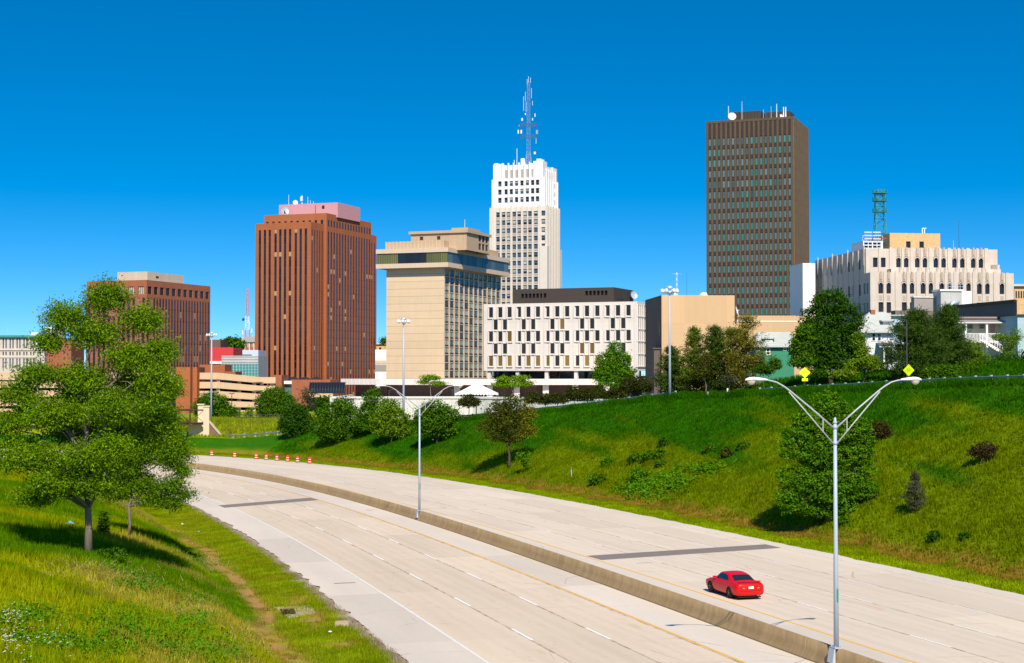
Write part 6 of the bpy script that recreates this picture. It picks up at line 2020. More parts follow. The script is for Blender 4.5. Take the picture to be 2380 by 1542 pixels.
px_tree('far_tree', 'small dark tree top showing above the white low building', 'tree', 893, 815, [(893, 791, 7, 7), (891, 797, 5, 5)], 'maple', .12, 50, 10, .8, .8, 54, Y=700, zb=18, fork=.3)
px_tree('tree_clump', 'round dark green tree rising behind the red building near the church', 'tree', 535, 820, [(528, 800, 14, 9), (545, 799, 14, 9), (536, 794, 10, 6), (556, 804, 9, 7)], 'maple', .3, 220, 10, 1.2, 1.4, 55, Y=700, zb=15, fork=.2)

# ---- row of dark crab apples along the slip road: one tree, then copies
g0 = np.random.RandomState(60)
crab = broadleaf('crabapple_tree', 'dark crabapple', 'tree', (0, 0, 0),
                 [(0, 0, 3.3, 1.1, 1.0, .75), (-1.0, .2, 2.8, .9, .9, .55), (1.0, -.2, 2.9, .9, .9, .6), (.2, .3, 2.5, 1.3, 1.2, .45)], 3.9, .09, 'crab', 260, 12, .22, .24, 60, 'crabapples along the slip road', fork=.3, shell=.45, bark='bark_dark')
spots = [(1090, 962, 1.0, 'dark crabapple left of the brown leaved tree, partly behind it'), (1236, 950, .9, 'small dark crabapple just past the brown leaved tree, thinnest of the row'),
         (1268, 946, .95, 'dark crabapple with a slightly leaning crown, second past the brown leaved tree'), (1296, 942, 1.05, 'dark crabapple in the middle of the row below the white building'),
         (1335, 938, 1.1, 'wide dark crabapple in the row, below the third ground floor column'), (1364, 935, 1.0, 'dark crabapple in the row just before the tall yellow green maple'),
         (1393, 931, 1.1, 'dark crabapple in front of the tall yellow green maple trunk'), (1428, 927, 1.15, 'large dark crabapple below the tall yellow green maple'),
         (1462, 924, 1.1, 'dark crabapple between the maple and the tan building'), (1490, 922, 1.15, 'dark crabapple at the end of the row by the grass bank')]
for i, (px, py, sc, lab) in enumerate(spots):
    h = None
    s_, o_ = 0, 0
    # stands on the flat ground just behind the slip road
    for s in np.arange(120, 215, .5):
        p = gp(s, crest_o(s) + 10.5)
        if p.y > 0 and abs(CX + FPX * p.x / p.y - px) < 1.2: h = p; break
    if h is None: h = Vector((kx(px) * 245, 245, gz(kx(px) * 245, 245)))
    if i == 0:
        crab.location = h; crab.scale = (sc,) * 3; crab['label'] = lab
    else:
        dup(crab, h, i * 1.3, lab, scale=(sc * (1 + .1 * math.sin(i * 2.)), sc, sc * (.92 + .12 * math.sin(i * 1.7))))

# ---- conifers
def conifer(name, label, bx, by, topy, halfw, sp, seed, Y=None, r0=.16, n_wh=16, per=7, nl=16, ls=.55, base_f=.12, power=.8, cs=.22, droop=-.05, asp=.2, tip=.25, group=None, zb=None, cat='pine tree', gap=0.):
    g = np.random.RandomState(seed)
    if Y is None: base = hit(bx, by).copy()
    else:
        base = Vector((kx(bx) * Y, Y, 0)); base.z = gz(base.x, base.y) if zb is None else zb
    mpp = base.y / FPX; H = zp(topy, base.y) - base.z; Rm = halfw * mpp
    r = thing(name, label, cat, base, 0, group)
    C = []; D = []; mb = MB()
    mb.tube([(0, 0, -.3), (g.normal(0, .05), 0, H * .5), (0, 0, H)], [r0, r0 * .6, .02], 7)
    for i in range(n_wh):
        f = base_f + (1 - base_f) * (i + g.uniform(-.3, .3)) / n_wh
        rr = Rm * max(.06, (1 - f)) ** power * min(1., .55 + f * 1.6)
        for k in range(per):
            if g.uniform() < gap: continue
            a = g.uniform(0, 2 * np.pi); L = rr * g.uniform(.55, 1.12)
            d = np.array([math.cos(a), math.sin(a), 0.])
            z0_ = f * H
            m = max(2, int(L / (cs * 1.7)))
            path = []
            for q in range(m + 1):
                u = q / m
                p = d * L * u + np.array([0, 0, z0_ + L * (droop * u * 2 + tip * u * u)])
                path.append(tuple(p))
                if q: C.append(p + g.normal(0, cs * .35, 3)); D.append(d * .8 + np.array([0, 0, .6]))
            mb.tube([path[0], path[m // 2], path[-1]], [r0 * .28, r0 * .16, .01], 4, 0, False)
    for q in range(6): C.append(np.array([0, 0, H * (.9 + .02 * q)])); D.append(np.array([0, 0, 1.]))
    C = np.array(C); D = np.array(D)
    V, F, t = leaves(C, D, nl, cs, ls, g, asp, .75, .25, .75, .6)
    link('crown', np_mesh('crown', V, F, SP[sp], attrs={'tint': ('FACE', t)}), r)
    mb.build('trunk', M['bark_dark'], r, True)
    return r
conifer('pine_tree', 'dark conifer in front of the shaded tan building side, beside the light mast', 1560, 905, 806, 50, 'pine', 71, Y=222, n_wh=20, per=11, power=.5, cs=.24, ls=.44, base_f=.0, tip=.4)
conifer('pine_tree', 'slender mixed green pine, second in the hilltop pine clump', 1612, 895, 760, 52, 'olive', 72, Y=218, n_wh=22, per=10, power=.55, cs=.22, ls=.40, base_f=.0, tip=.4)
conifer('pine_tree', 'dark green pine in the middle of the hilltop clump', 1662, 885, 756, 56, 'pine', 73, Y=216, n_wh=22, per=12, power=.55, cs=.22, ls=.40, base_f=.0, tip=.4)
px_tree('copper_tree', 'thin reddish brown half bare tree below the hilltop pines', 'tree', 1640, 892, [(1640, 842, 24, 26), (1632, 868, 24, 16)], 'copper', .1, 260, 12, .26, .22, 74, Y=214, fork=.1, bark='bark')
px_tree('shrub', 'rusty brown shrub at the foot of the hilltop pines', 'shrub', 1612, 902, [(1612, 880, 26, 20)], 'copper', .05, 240, 12, .22, .2, 75, Y=217, fork=.1)
conifer('pine_tree', 'tall golden brown pine with layered plumes beside the green house', 1734, 868, 734, 66, 'goldpine', 76, Y=211, n_wh=17, per=10, power=.42, cs=.32, ls=.45, base_f=.06, gap=.1, droop=-.02)
conifer('pine_tree', 'golden green pine leaning into the dark middle pine of the clump', 1698, 872, 762, 48, 'olive', 77, Y=214, n_wh=18, per=9, power=.5, cs=.28, ls=.42, base_f=.0, gap=.1)
px_tree('maple_tree', 'huge dark green maple crown between the green house and white house', 'tree', 1930, 868,
        [(1932, 705, 42, 32), (1905, 745, 42, 36), (1968, 745, 36, 38), (1900, 800, 52, 38), (1950, 800, 55, 38), (1935, 835, 70, 28), (1880, 825, 30, 26)], 'darkmaple', .35, 1900, 16, .28, .32, 81, Y=195, fork=.15, shell=.6, bark='bark_dark')
px_tree('maple_tree', 'lighter green tree hugging the huge dark maple beside the green house', 'tree', 1868, 868,
        [(1872, 775, 24, 20), (1858, 805, 20, 24), (1862, 838, 26, 18)], 'maple', .15, 360, 14, .28, .36, 82, Y=190, fork=.1, shell=.5)
g_ = np.random.RandomState(83)
mb = MB(); bt = Vector((kx(1996) * 205, 205, 0)); bt.z = gz(bt.x, bt.y)
Ht = zp(715, 205) - bt.z
mb.tube([(0, 0, -.3), (-.3, 0, Ht * .35), (-.6, 0, Ht * .6)], [.16, .12, .08], 7)
for i in range(46):
    f = g_.uniform(.25, .6); a = g_.uniform(0, 6.28); L = Ht * g_.uniform(.2, .45)
    p = (-.6 * f / .6, 0, Ht * f); e = np.array(p) + np.array([math.cos(a) * .7, math.sin(a) * .5, g_.uniform(.3, 1.)]) * L
    q = limb_path(g_, p, e, 4, .2); mb.tube(q, [.06, .045, .035, .025, .015], 4, 0, False)
    for j in range(3):
        k = g_.randint(1, 5); e2 = np.array(q[k]) + g_.normal(0, 1, 3) * np.array([1, 1, .6]) * L * .22
        mb.tube([q[k], tuple(e2)], [.025, .010], 3, 0, False)
bare = thing('bare_tree', 'leafless grey tree with fine branches between dark maple and white house', 'tree', bt)
mb.build('trunk', M['bark'], bare, True)
px_tree('lime_tree', 'yellow green tree in front of the white house corner', 'tree', 2008, 868,
        [(1998, 790, 13, 18), (2004, 815, 16, 18), (2014, 842, 36, 18), (2032, 854, 28, 12), (1985, 850, 22, 16)], 'lime', .10, 460, 14, .24, .26, 84, Y=188, fork=.2, shell=.4, bark='bark_dark')
conifer('pine_tree', 'wide dark olive pine below the limestone building and blue house', 2130, 884, 722, 96, 'pine', 85, Y=178, n_wh=26, per=15, power=.50, cs=.30, ls=.42, base_f=.0)
conifer('pine_tree', 'pointed dark pine beside the wide olive pine, before the white plant building', 2202, 884, 712, 72, 'pine', 86, Y=182, n_wh=26, per=13, power=.62, cs=.28, ls=.42, base_f=.0)
px_tree('shrub', 'light green yellowish bush over the conifers beneath the balcony house', 'shrub', 2262, 880, [(2255, 812, 26, 22), (2275, 840, 26, 22), (2250, 850, 26, 20)], 'lime', .08, 460, 13, .24, .22, 87, Y=190, fork=.15, shell=.45)
px_tree('shrub', 'small leafy green tree in front of the balcony railing', 'tree', 2345, 862, [(2325, 785, 24, 8), (2348, 795, 20, 14), (2362, 780, 16, 14), (2345, 820, 20, 20)], 'lime', .07, 300, 12, .22, .2, 88, Y=195, fork=.3, shell=.3)
BUSH = [(2185, 870, 40, 26, 'maple', 'dark leafy shrub below the pointed pine behind the guardrail'), (2240, 868, 40, 28, 'maple', 'rounded green shrub behind the guardrail under the yellowish bush'),
        (2292, 858, 42, 32, 'maple', 'tall rounded green shrub below the outside stair of the balcony house'), (2340, 855, 36, 36, 'darkmaple', 'dark green shrub behind the guardrail, second from the frame edge'),
        (2384, 850, 34, 46, 'darkmaple', 'darkest tall shrub at the frame edge behind the guardrail')]
for i, (px, py, rx, ry, sp, lab) in enumerate(BUSH):
    px_tree('shrub', lab, 'shrub', px, 895, [(px, py, rx, ry * .8), (px - rx * .5, py + 8, rx * .6, ry * .6), (px + rx * .5, py + 6, rx * .6, ry * .65)], sp, .06, 560, 14, .22, .22, 90 + i, Y=172 + 2 * i, fork=.1, shell=.55)
for i, (px, py, rx, ry, sp, lab, Y_) in enumerate(((1768, 848, 13, 13, 'maple', 'small round green bush by the green house wall, nearest the golden pine', 215), (1801, 846, 12, 14, 'maple', 'small upright bush at the middle of the green house wall', 214), (1775, 860, 22, 9, 'darkmaple', 'low spreading bush on the grass below the green house', 205),
        (1962, 868, 32, 10, 'lime', 'low pale green bush at the grass edge under the dark maple', 184), (1895, 868, 24, 12, 'darkmaple', 'low dark bush in the deep shade of the huge maple', 188), (2098, 868, 22, 12, 'olive', 'low brownish bush at the foot of the wide olive pine', 180), (1695, 882, 18, 8, 'greyspruce', 'small grey bare shrub on the grass before the pine clump', 206))):
    px_tree('shrub', lab, 'shrub', px, py + ry, [(px, py, rx, ry), (px + rx * .4, py + 2, rx * .6, ry * .7)], sp, .04, 110, 12, .22, .26, 100 + i, Y=Y_, fork=.1, shell=.5)

# ---- bushes on the embankment and the near bank
SB = [(1412, 1082, 13, 10, 'bright', 'small bright round bush on the embankment beside the marker post', .22), (1477, 1075, 17, 12, 'maple', 'low dark bush on the embankment, nearest the bright round bush', .22),
      (1506, 1072, 15, 13, 'maple', 'dark bush touching another on the mid embankment', .22), (1534, 1066, 15, 12, 'maple', 'topmost bush of the dark trio on the embankment', .22), (1536, 1084, 12, 9, 'maple', 'tiny dark bush just under the dark trio', .2),
      (1541, 1040, 9, 12, 'darkmaple', 'upright little dark shrub above the dark trio', .2), (1486, 1120, 24, 19, 'bright', 'largest round bright bush above the leafy ground cover', .22), (1388, 1127, 20, 16, 'maple', 'olive green bush low on the embankment left of the ground cover', .22),
      (1651, 1050, 14, 10, 'maple', 'lone dark bush on the upper embankment straight above the car', .2), (1731, 1042, 16, 8, 'maple', 'flat wide bush below the guardrail toward the maple', .2), (1690, 1062, 12, 12, 'copper', 'rusty brown bush on the embankment left of the maple', .2),
      (1958, 1222, 15, 11, 'maple', 'small green bush at the maple foot beside the lamp post', .15), (2172, 1258, 15, 13, 'darkmaple', 'little dark bush low on the slope near the frame edge', .15), (2243, 1254, 10, 8, 'darkmaple', 'tiny dark tuft low on the slope nearest the frame edge', .15),
      (240, 1245, 13, 34, 'darkmaple', 'small upright dark shrub beside the big locust trunk', .12), (262, 1310, 36, 20, 'maple', 'low leafy weed clump at the big locust foot', .12)]
for i, (px, py, rx, ry, sp, lab, ls) in enumerate(SB):
    px_tree('bush', lab, 'bush', px, py, [(px, py - ry * .8, rx, ry), (px + rx * .35, py - ry * .6, rx * .6, ry * .7), (px - rx * .4, py - ry * .5, rx * .6, ry * .6)], sp, 0, 110, 12, ls * .7, ls * 1.1, 120 + i, shell=.5)
px_tree('shrub', 'dark reddish shrub with a long shadow, alone on the right slope', 'shrub', 2282, 1078, [(2290, 1045, 26, 20), (2268, 1052, 18, 12), (2300, 1062, 16, 12)], 'redshrub', .06, 190, 12, .16, .18, 140, fork=.2, shell=.3, twig=30)
px_tree('shrub', 'brownish shrub beside the big embankment maple', 'shrub', 2046, 1022, [(2046, 1000, 26, 20), (2056, 1008, 18, 14)], 'redshrub', .05, 170, 12, .18, .2, 141, fork=.2, shell=.35)
conifer('spruce_sapling', 'small grey green spruce standing alone on the slope', 2126, 1190, 1098, 34, 'greyspruce', 142, r0=.06, n_wh=12, per=7, power=.7, cs=.11, ls=.22, base_f=.1, cat='spruce', gap=.15)

def cover_patch(name, label, pts, n, ls, seed, sp='cover', hgt=.35):
    g = np.random.RandomState(seed); C = []
    poly = np.array(pts, float)
    for _ in range(n * 6):
        k = g.randint(len(poly)); c = poly[k]
        a = g.normal(0, 1, 2)
        h = hit(c[0] + a[0] * c[2] * .5, c[1] + a[1] * c[3] * .5, 300)
        if h is not None: C.append((h.x, h.y, h.z + g.uniform(0, hgt)))
        if len(C) >= n: break
    C = np.array(C); D = np.tile(np.array([0, -.3, 1.]), (len(C), 1))
    V, F, t = leaves(C, D, 10, ls * 1.1, ls, g, .75, .5, .9, .6)
    o = link(name, np_mesh(name, V, F, SP[sp], attrs={'tint': ('FACE', t)}))
    return tag(o, label, None, None, 'stuff')
cover_patch('ground_cover', 'bright leafy ground cover low on the embankment', [(1470, 1140, 40, 20), (1520, 1138, 60, 26), (1560, 1120, 70, 22), (1640, 1092, 60, 14)], 560, .26, 150)
cover_patch('ground_cover', 'broad leafy weeds along the bottom of the near bank', [(440, 1500, 90, 50), (380, 1470, 110, 40), (520, 1525, 70, 30), (300, 1440, 120, 36), (260, 1500, 90, 40), (120, 1500, 120, 40), (60, 1440, 90, 30)], 1500, .13, 151, hgt=.28)
cover_patch('ground_cover', 'vine patch on the middle of the near bank', [(345, 1368, 50, 18), (300, 1360, 40, 10), (450, 1395, 50, 14), (430, 1455, 60, 16), (470, 1440, 40, 12)], 420, .12, 152, hgt=.25)
M['petal'] = mat('pale_petal', (.80, .74, .70), .7, amt=.05)
M['straw'] = mat('dry_straw', (.46, .33, .14), .9, amt=.2)
g_ = np.random.RandomState(153); V = []
for _ in range(170):
    a = g_.normal(0, 1, 2); c = [(40, 1490, 60, 50), (90, 1515, 90, 40), (20, 1460, 40, 30), (10, 1530, 40, 30)][g_.randint(4)]
    h = hit(c[0] + a[0] * c[2] * .5, c[1] + a[1] * c[3] * .5, 200)
    if h is None: continue
    z = h.z + g_.uniform(.3, .7); s = g_.uniform(.025, .05)
    q = np.array([[-1, 0, -.3], [0, -1, .2], [1, 0, .3], [0, 1, .5]]) * s
    V.append(q + np.array([h.x, h.y, z]))
V = np.concatenate(V)
tag(link('white_flowers', np_mesh('white_flowers', V, np.arange(len(V)).reshape(-1, 4), M['petal'])), 'scattered small white flowers in the corner of the near bank', None, None, 'stuff')
V = []
for _ in range(1500):
    a = g_.normal(0, 1, 2); c = [(150, 1330, 70, 28), (240, 1340, 70, 30), (330, 1355, 90, 30), (420, 1425, 80, 26), (560, 1500, 60, 40), (470, 1420, 60, 24), (300, 1345, 120, 40), (440, 1300, 50, 20), (500, 1320, 40, 20)][g_.randint(9)]
    h = hit(c[0] + a[0] * c[2] * .5, c[1] + a[1] * c[3] * .5, 200)
    if h is None: continue
    an = g_.uniform(0, 6.28); L = g_.uniform(.2, .65); zz = g_.uniform(.05, .30)
    d = np.array([math.cos(an), math.sin(an), g_.uniform(-.2, .5)]) * L; w = np.array([-math.sin(an), math.cos(an), 0]) * .012
    p = np.array([h.x, h.y, h.z + zz])
    V += [p - w, p + w, p + d + w * .3, p + d - w * .3]
tag(link('dry_straw', np_mesh('dry_straw', np.array(V), np.arange(len(V)).reshape(-1, 4), M['straw'])), 'flattened dry straw lying on the near grass bank', None, None, 'stuff')

# ------------------------------------------------------------------ road furniture
M['pole_grey'] = mat('pale_grey_painted_pole', (.40, .47, .55), .45, .4, amt=.06, streak=.06)
M['arm_grey'] = mat('weathered_grey_arm', (.44, .45, .46), .5, .4, amt=.15, scale=2.)
M['lens'] = mat('frosted_lamp_lens', (.52, .47, .38), .25, .5, amt=.1)
M['tag_green'] = mat('green_reflective_tag', (.0, .28, .16), .5, .4, amt=.1)
def double_lamp(s, label, group):
    c = rp(s, 2.20, .86)
    h = rhead(s)
    r = thing('street_lamp', label, 'street lamp', c, h, group)     # local x = across the road
    H = 9.60
    mb = MB(); mb.tube([(0, 0, .04), (0, 0, H * .5), (0, 0, H)], [.112, .092, .074], 14); mb.lathe([(.09, H), (.10, H + .05), (.06, H + .12), (.065, H + .2), (.02, H + .26)], 12)
    for z in (H - .16, H - .84): mb.lathe([(.10, z - .07), (.10, z + .07)], 12)
    mb.build('pole', M['pole_grey'], r, True)
    mb = MB(); mb.box(-.19, .19, -.25, .25, 0, .045)
    for x in (-.13, .13):
        for y in (-.18, .18): mb.tube([(x, y, .045), (x, y, .11)], .025, 6)
    mb.build('base_plate', M['pole_grey'], r)
    mb = MB(); mb.poly([(-.215, -.25, -.02), (-.215, .25, -.02), (-.31, .25, -.62), (-.31, -.25, -.62)]); mb.poly([(-.17, -.25, -.02), (-.215, -.25, -.02), (-.31, -.25, -.62), (-.17, -.25, -.62)]); mb.poly([(-.17, .25, -.02), (-.17, .25, -.62), (-.31, .25, -.62), (-.215, .25, -.02)]); mb.poly([(-.17, -.25, -.02), (-.17, .25, -.02), (-.215, .25, -.02), (-.215, -.25, -.02)])
    mb.build('access_cover', M['galv'], r)
    for sg in (-1, 1):
        AX = 1.09
        def Q(x, z): return (sg * x * AX, 0, H + z)
        arm = [Q(.1, -.15), Q(1.0, .63), Q(1.93, 1.40), Q(2.2, 1.60), Q(2.5, 1.77), Q(2.8, 1.85), Q(3.0, 1.87)]
        mb = MB(); mb.tube(arm, [.038, .036, .034, .033, .032, .03, .03], 8); mb.build('arm', M['arm_grey'], r, True)
        mb = MB(); mb.tube([Q(.1, -.84), Q(1.05, .28), Q(1.98, 1.36)], .028, 7); mb.build('brace', M['arm_grey'], r, True)
        mb = MB(); mb.tube([Q(.52, -.35), Q(.52, .22)], .022, 6); mb.build('strut', M['arm_grey'], r)
        mb = MB()                                  # cobra head
        st = [(2.90, .05, .045, 1.87), (3.02, .07, .06, 1.88), (3.25, .12, .09, 1.89), (3.48, .16, .105, 1.90), (3.68, .155, .09, 1.89), (3.80, .10, .05, 1.87), (3.84, .03, .02, 1.86)]
        n = 10; base = 0
        for (x, w, hh, z) in st:
            for k in range(n):
                a = 2 * math.pi * k / n; zz = math.sin(a)
                mb.v.append((sg * x * AX, w * math.cos(a), H + z + (hh * zz if zz > 0 else hh * .55 * zz)))
        for i in range(len(st) - 1):
            for k in range(n):
                k2 = (k + 1) % n; mb.f.append((i * n + k, i * n + k2, (i + 1) * n + k2, (i + 1) * n + k)); mb.m.append(0)
        hd = mb.build('lamp_head', M['white_metal'], r, True)
        mb = MB()
        for i in range(5):
            a0 = math.pi / 2 * i / 4
            for k in range(12):
                b_ = 2 * math.pi * k / 12
                mb.v.append((sg * (3.57 * AX + .20 * math.cos(a0) * math.cos(b_)), .14 * math.cos(a0) * math.sin(b_), H + 1.85 - .19 * math.sin(a0)))
        for i in range(4):
            for k in range(12):
                k2 = (k + 1) % 12; mb.f.append((i * 12 + k, i * 12 + k2, (i + 1) * 12 + k2, (i + 1) * 12 + k)); mb.m.append(0)
        mb.build('lens', M['lens'], hd, True)
    mb = MB()
    a0 = -2.2
    for k in range(4):
        a, b_ = a0 + .45 + k * .25, a0 + .45 + (k + 1) * .25
        mb.quad((.112 * math.cos(a), .112 * math.sin(a), 1.95), (.112 * math.cos(b_), .112 * math.sin(b_), 1.95), (.112 * math.cos(b_), .112 * math.sin(b_), 2.52), (.112 * math.cos(a), .112 * math.sin(a), 2.52))
    mb.build('number_plate', M['tag_green'], r)
    return r
double_lamp(6.3, 'nearest tall twin armed grey street lamp on the barrier by the red car', 'twin armed lamps on the median')
double_lamp(85.6, 'farther twin armed street lamp on the barrier at the start of the curve', 'twin armed lamps on the median')

def light_mast(base, H, label, r0=.24, seed=0):
    r = thing('light_mast', label, 'light mast', base, seed, 'tall light masts')
    mb = MB(); mb.tube([(0, 0, -.4), (0, 0, H * .5), (0, 0, H - .3)], [r0, r0 * .75, r0 * .5], 12); mb.build('pole', M['pole_grey'], r, True)
    mb = MB(); mb.lathe([(.30, H - .7), (.34, H - .35), (.30, H - .28)], 12); mb.lathe([(.34, H - .05), (.42, H + .05), (.36, H + .32), (.10, H + .42)], 12)
    for k in range(6):
        a = math.pi / 3 * k; mb.tube([(0, 0, H - .45), (.95 * math.cos(a), .95 * math.sin(a), H - .35)], .045, 5)
    mb.build('lamp_ring', M['galv'], r, True)
    for k in range(6):
        a = math.pi / 3 * k; mb = MB(); x, y = .98 * math.cos(a), .98 * math.sin(a)
        mb.lathe([(.10, H + .02), (.20, H - .12), (.26, H - .36), (.16, H - .50), (.08, H - .56)], 10, (x, y)); mb.build('lamp', M['white_metal'], r, True)
    return r
h3 = hit(1557, 923)
light_mast(h3, zp(672, h3.y) - h3.z, 'tall light mast on the hill crest before the tan building', .19)
p2 = Vector((kx(938) * 262, 262, 0)); p2.z = gz(p2.x, p2.y)
light_mast(p2, zp(744, 262) - p2.z, 'tall light mast in front of the tan slab end wall', .22, .4)
p1 = Vector((kx(491.5) * 325, 325, 2.2))
light_mast(p1, zp(776, 325) - 2.2, 'tall light mast in front of the garage, beside the bridge pier', .24, .2)
p0 = Vector((kx(88) * 330, 330, 1.0))
light_mast(p0, zp(798, 330) - 1.0, 'light mast half hidden by the big locust, before the courthouse', .2, .1)

# ---- guardrail along the top of the embankment
M['rail'] = mat('galvanised_guardrail', (.13, .205, .25), .5, .4, .0, amt=.12, scale=1.5)
M['post_wood'] = mat('weathered_guardrail_post', (.46, .45, .42), .9, .1, amt=.18, scale=4.)
def guardrail(s0, s1, label, step=2.35, oo=.75, hh=.52):
    c = gp((s0 + s1) / 2, crest_o((s0 + s1) / 2) + oo)
    r = thing('guardrail', label, 'guardrail', c, 0, 'guardrails along the slip road')
    prof = [(-.0, -.11), (-.05, -.08), (-.05, -.03), (0, 0), (-.05, .03), (-.05, .08), (0, .11)]
    ss_ = np.arange(s0, s1, 1.2)
    SS = np.repeat(ss_[:, None], 7, 1); OO = crest_o(ss_)[:, None] + oo + np.array([p[0] for p in prof])[None] - .12
    x, y = rxy(SS, OO); z = np.repeat((rz(ss_) + crest_h(ss_))[:, None], 7, 1) + hh + np.array([p[1] for p in prof])[None]
    V = np.stack([x - c.x, y - c.y, z - c.z], -1).reshape(-1, 3)
    link('rail', np_mesh('rail', V, grid_faces(len(ss_), 7), M['rail']), r)
    pm = None
    for s in np.arange(s0 + .4, s1, step):
        o = crest_o(s) + oo; q = rp(s, o) ; q.z = float(rz(s) + crest_h(s))
        if pm is None:
            mb = MB(); mb.box(-.11, .11, -.11, .11, -.5, hh + .22); mb.box(-.115, -.0, -.10, .10, hh - .18, hh + .16); pm = mb.mesh('post', M['post_wood'])
        link('post', pm, r, q - c, (0, 0, rhead(s)))
    return r
guardrail(58, 113, 'grey guardrail with stubby posts along the hill crest behind the maple')
guardrail(131, 186, 'grey guardrail with stubby posts along the crest below the crabapple row')
guardrail(187, 232, 'low guardrail at the foot of the pale green slope by the bridge')

# ---- signs and markers
M['sign_yellow'] = mat('fluorescent_yellow_sign', (.78, .92, .0), .5, .4, amt=.02)
M['sign_ink'] = mat('faded_olive_sign_ink', (.34, .56, .01), .6, .3, amt=.05)
M['sign_back'] = mat('bare_aluminium_sign', (.55, .56, .56), .4, .5, .4, amt=.05)
M['sign_green'] = mat('green_highway_sign', (.0, .30, .19), .5, .4, amt=.03)
def cycle_sign(px, py, Y, label, plate, rot, size=.66):
    c = Vector((kx(px) * Y, Y, 0)); g0_ = gz(c.x, c.y); zc_ = zp(py, Y)
    r = thing('road_sign', label, 'road sign', (c.x, c.y, g0_), R(rot), 'yellow cycle warning signs')
    z = zc_ - g0_
    mb = MB(); mb.tube([(0, .05, -.3), (0, .05, z + .3)], .035, 6); mb.build('post', M['dark_steel'], r)
    mb = MB(); s = size
    q = [(0, -s), (s, 0), (0, s), (-s, 0)]
    k = []
    for i in range(4):                                   # rounded corners
        a, b_, c_ = q[i - 1], q[i], q[(i + 1) % 4]
        for f in (.07, .02): k.append((b_[0] + (a[0] - b_[0]) * f, b_[1] + (a[1] - b_[1]) * f))
        for f in (.02, .07): k.append((b_[0] + (c_[0] - b_[0]) * f, b_[1] + (c_[1] - b_[1]) * f))
    mb.poly([(x, 0, z + y) for x, y in k], 0); mb.poly([(x, .012, z + y) for x, y in reversed(k)], 1)
    for i in range(len(k)): a, b_ = k[i], k[(i + 1) % len(k)]; mb.quad((a[0], 0, z + a[1]), (a[0], .012, z + a[1]), (b_[0], .012, z + b_[1]), (b_[0], 0, z + b_[1]), 1)
    pn = mb.build('diamond_panel', [M['sign_yellow'], M['sign_back']], r)
    mb = MB(); e = -.006                                  # the bicycle
    for cx_ in (-.23, .23):
        for i in range(16):
            a, b_ = 2 * math.pi * i / 16, 2 * math.pi * (i + 1) / 16
            for r0_, r1_ in ((.135, .165),): mb.quad((cx_ + r0_ * math.cos(a), e, z - .10 + r0_ * math.sin(a)), (cx_ + r1_ * math.cos(a), e, z - .10 + r1_ * math.sin(a)), (cx_ + r1_ * math.cos(b_), e, z - .10 + r1_ * math.sin(b_)), (cx_ + r0_ * math.cos(b_), e, z - .10 + r0_ * math.sin(b_)))
    def bar(a, b_, w=.018):
        d = Vector((b_[0] - a[0], b_[1] - a[1])).normalized() * w
        mb.quad((a[0] - d.y, e, z + a[1] + d.x), (a[0] + d.y, e, z + a[1] - d.x), (b_[0] + d.y, e, z + b_[1] - d.x), (b_[0] - d.y, e, z + b_[1] + d.x))
    for a, b_ in (((-.23, -.10), (-.11, .12)), ((-.11, .12), (.14, .12)), ((.14, .12), (.23, -.10)), ((-.02, -.12), (-.13, .18)), ((-.02, -.12), (.14, .12)), ((-.23, -.10), (-.02, -.12)), ((.14, .12), (.11, .22)), ((.11, .22), (.20, .24)), ((-.19, .19), (-.07, .19))): bar(a, b_)
    mb.build('bicycle_symbol', M['sign_ink'], pn)
    if plate:
        zz = z - s - .17
        mb = MB(); mb.box(-.35, .35, -.004, .012, zz - .17, zz + .17); pl_ = mb.build('plate', M['sign_yellow'], r)
        text_part('AHEAD', .17, (0, -.008, zz), (R(90), 0, 0), pl_, M['sign_ink'])
    return r
cycle_sign(1870.7, 866.6, 183, 'yellow diamond bicycle sign with an AHEAD plate on the upper grass', True, -6)
cycle_sign(2112, 861, 168, 'yellow diamond bicycle sign without a plate, just above the lamp head', False, -38)

def post_thing(name, label, cat, px, py, h, w, m, cap=None):
    p = hit(px, py)
    r = thing(name, label, cat, p)
    mb = MB(); mb.box(-w, w, -w * .5, w * .5, -.2, h); mb.build('post', M[m], r)
    if cap: mb = MB(); mb.box(-w * 1.6, w * 1.6, -w * .7, -w * .52, h * cap[0], h * cap[1]); mb.build('marker_plate', M[cap[2]], r)
    return r
post_thing('marker_post', 'thin white marker post standing upright on the hill crest', 'marker post', 1691, 915, .80, .09, 'white_metal')
post_thing('wooden_post', 'short grey weathered wooden post on the hill crest', 'post', 1645, 925, .75, .09, 'post_wood')
post_thing('marker_post', 'slim post with pale green plate low on the embankment', 'marker post', 1328, 1108, 1.15, .035, 'galv', (.72, .98, 'sign_green'))

# ---- orange barrels
M['barrel_orange'] = mat('orange_barrel_plastic', (.80, .055, .006), .5, .4, amt=.06)
M['reflective'] = mat('white_reflective_sheet', (.85, .82, .78), .4, .4, amt=.04)
M['rubber'] = mat('black_rubber', (.02, .02, .02), .85, .1)
BR = [(228.7, 24.2, 'first, by the tree'), (222.4, 24.2, ''), (215.5, 24.0, ''), (208.8, 23.9, ''), (205.5, 23.8, ''), (202.1, 23.8, ''), (198.6, 23.8, ''), (195.3, 23.8, ''), (191.2, 23.8, '')]
BL = ['orange striped barrel half hidden by locust leaves, first of the row', 'orange striped barrel standing alone, second from the locust tree', 'orange striped barrel standing alone, third from the locust tree',
      'orange striped barrel at the start of the close group, fourth from the locust tree', 'orange striped barrel second in the close group of six', 'orange striped barrel third in the close group of six',
      'orange striped barrel fourth in the close group of six', 'orange striped barrel next to last of the row', 'orange striped barrel last of the row, nearest the camera']
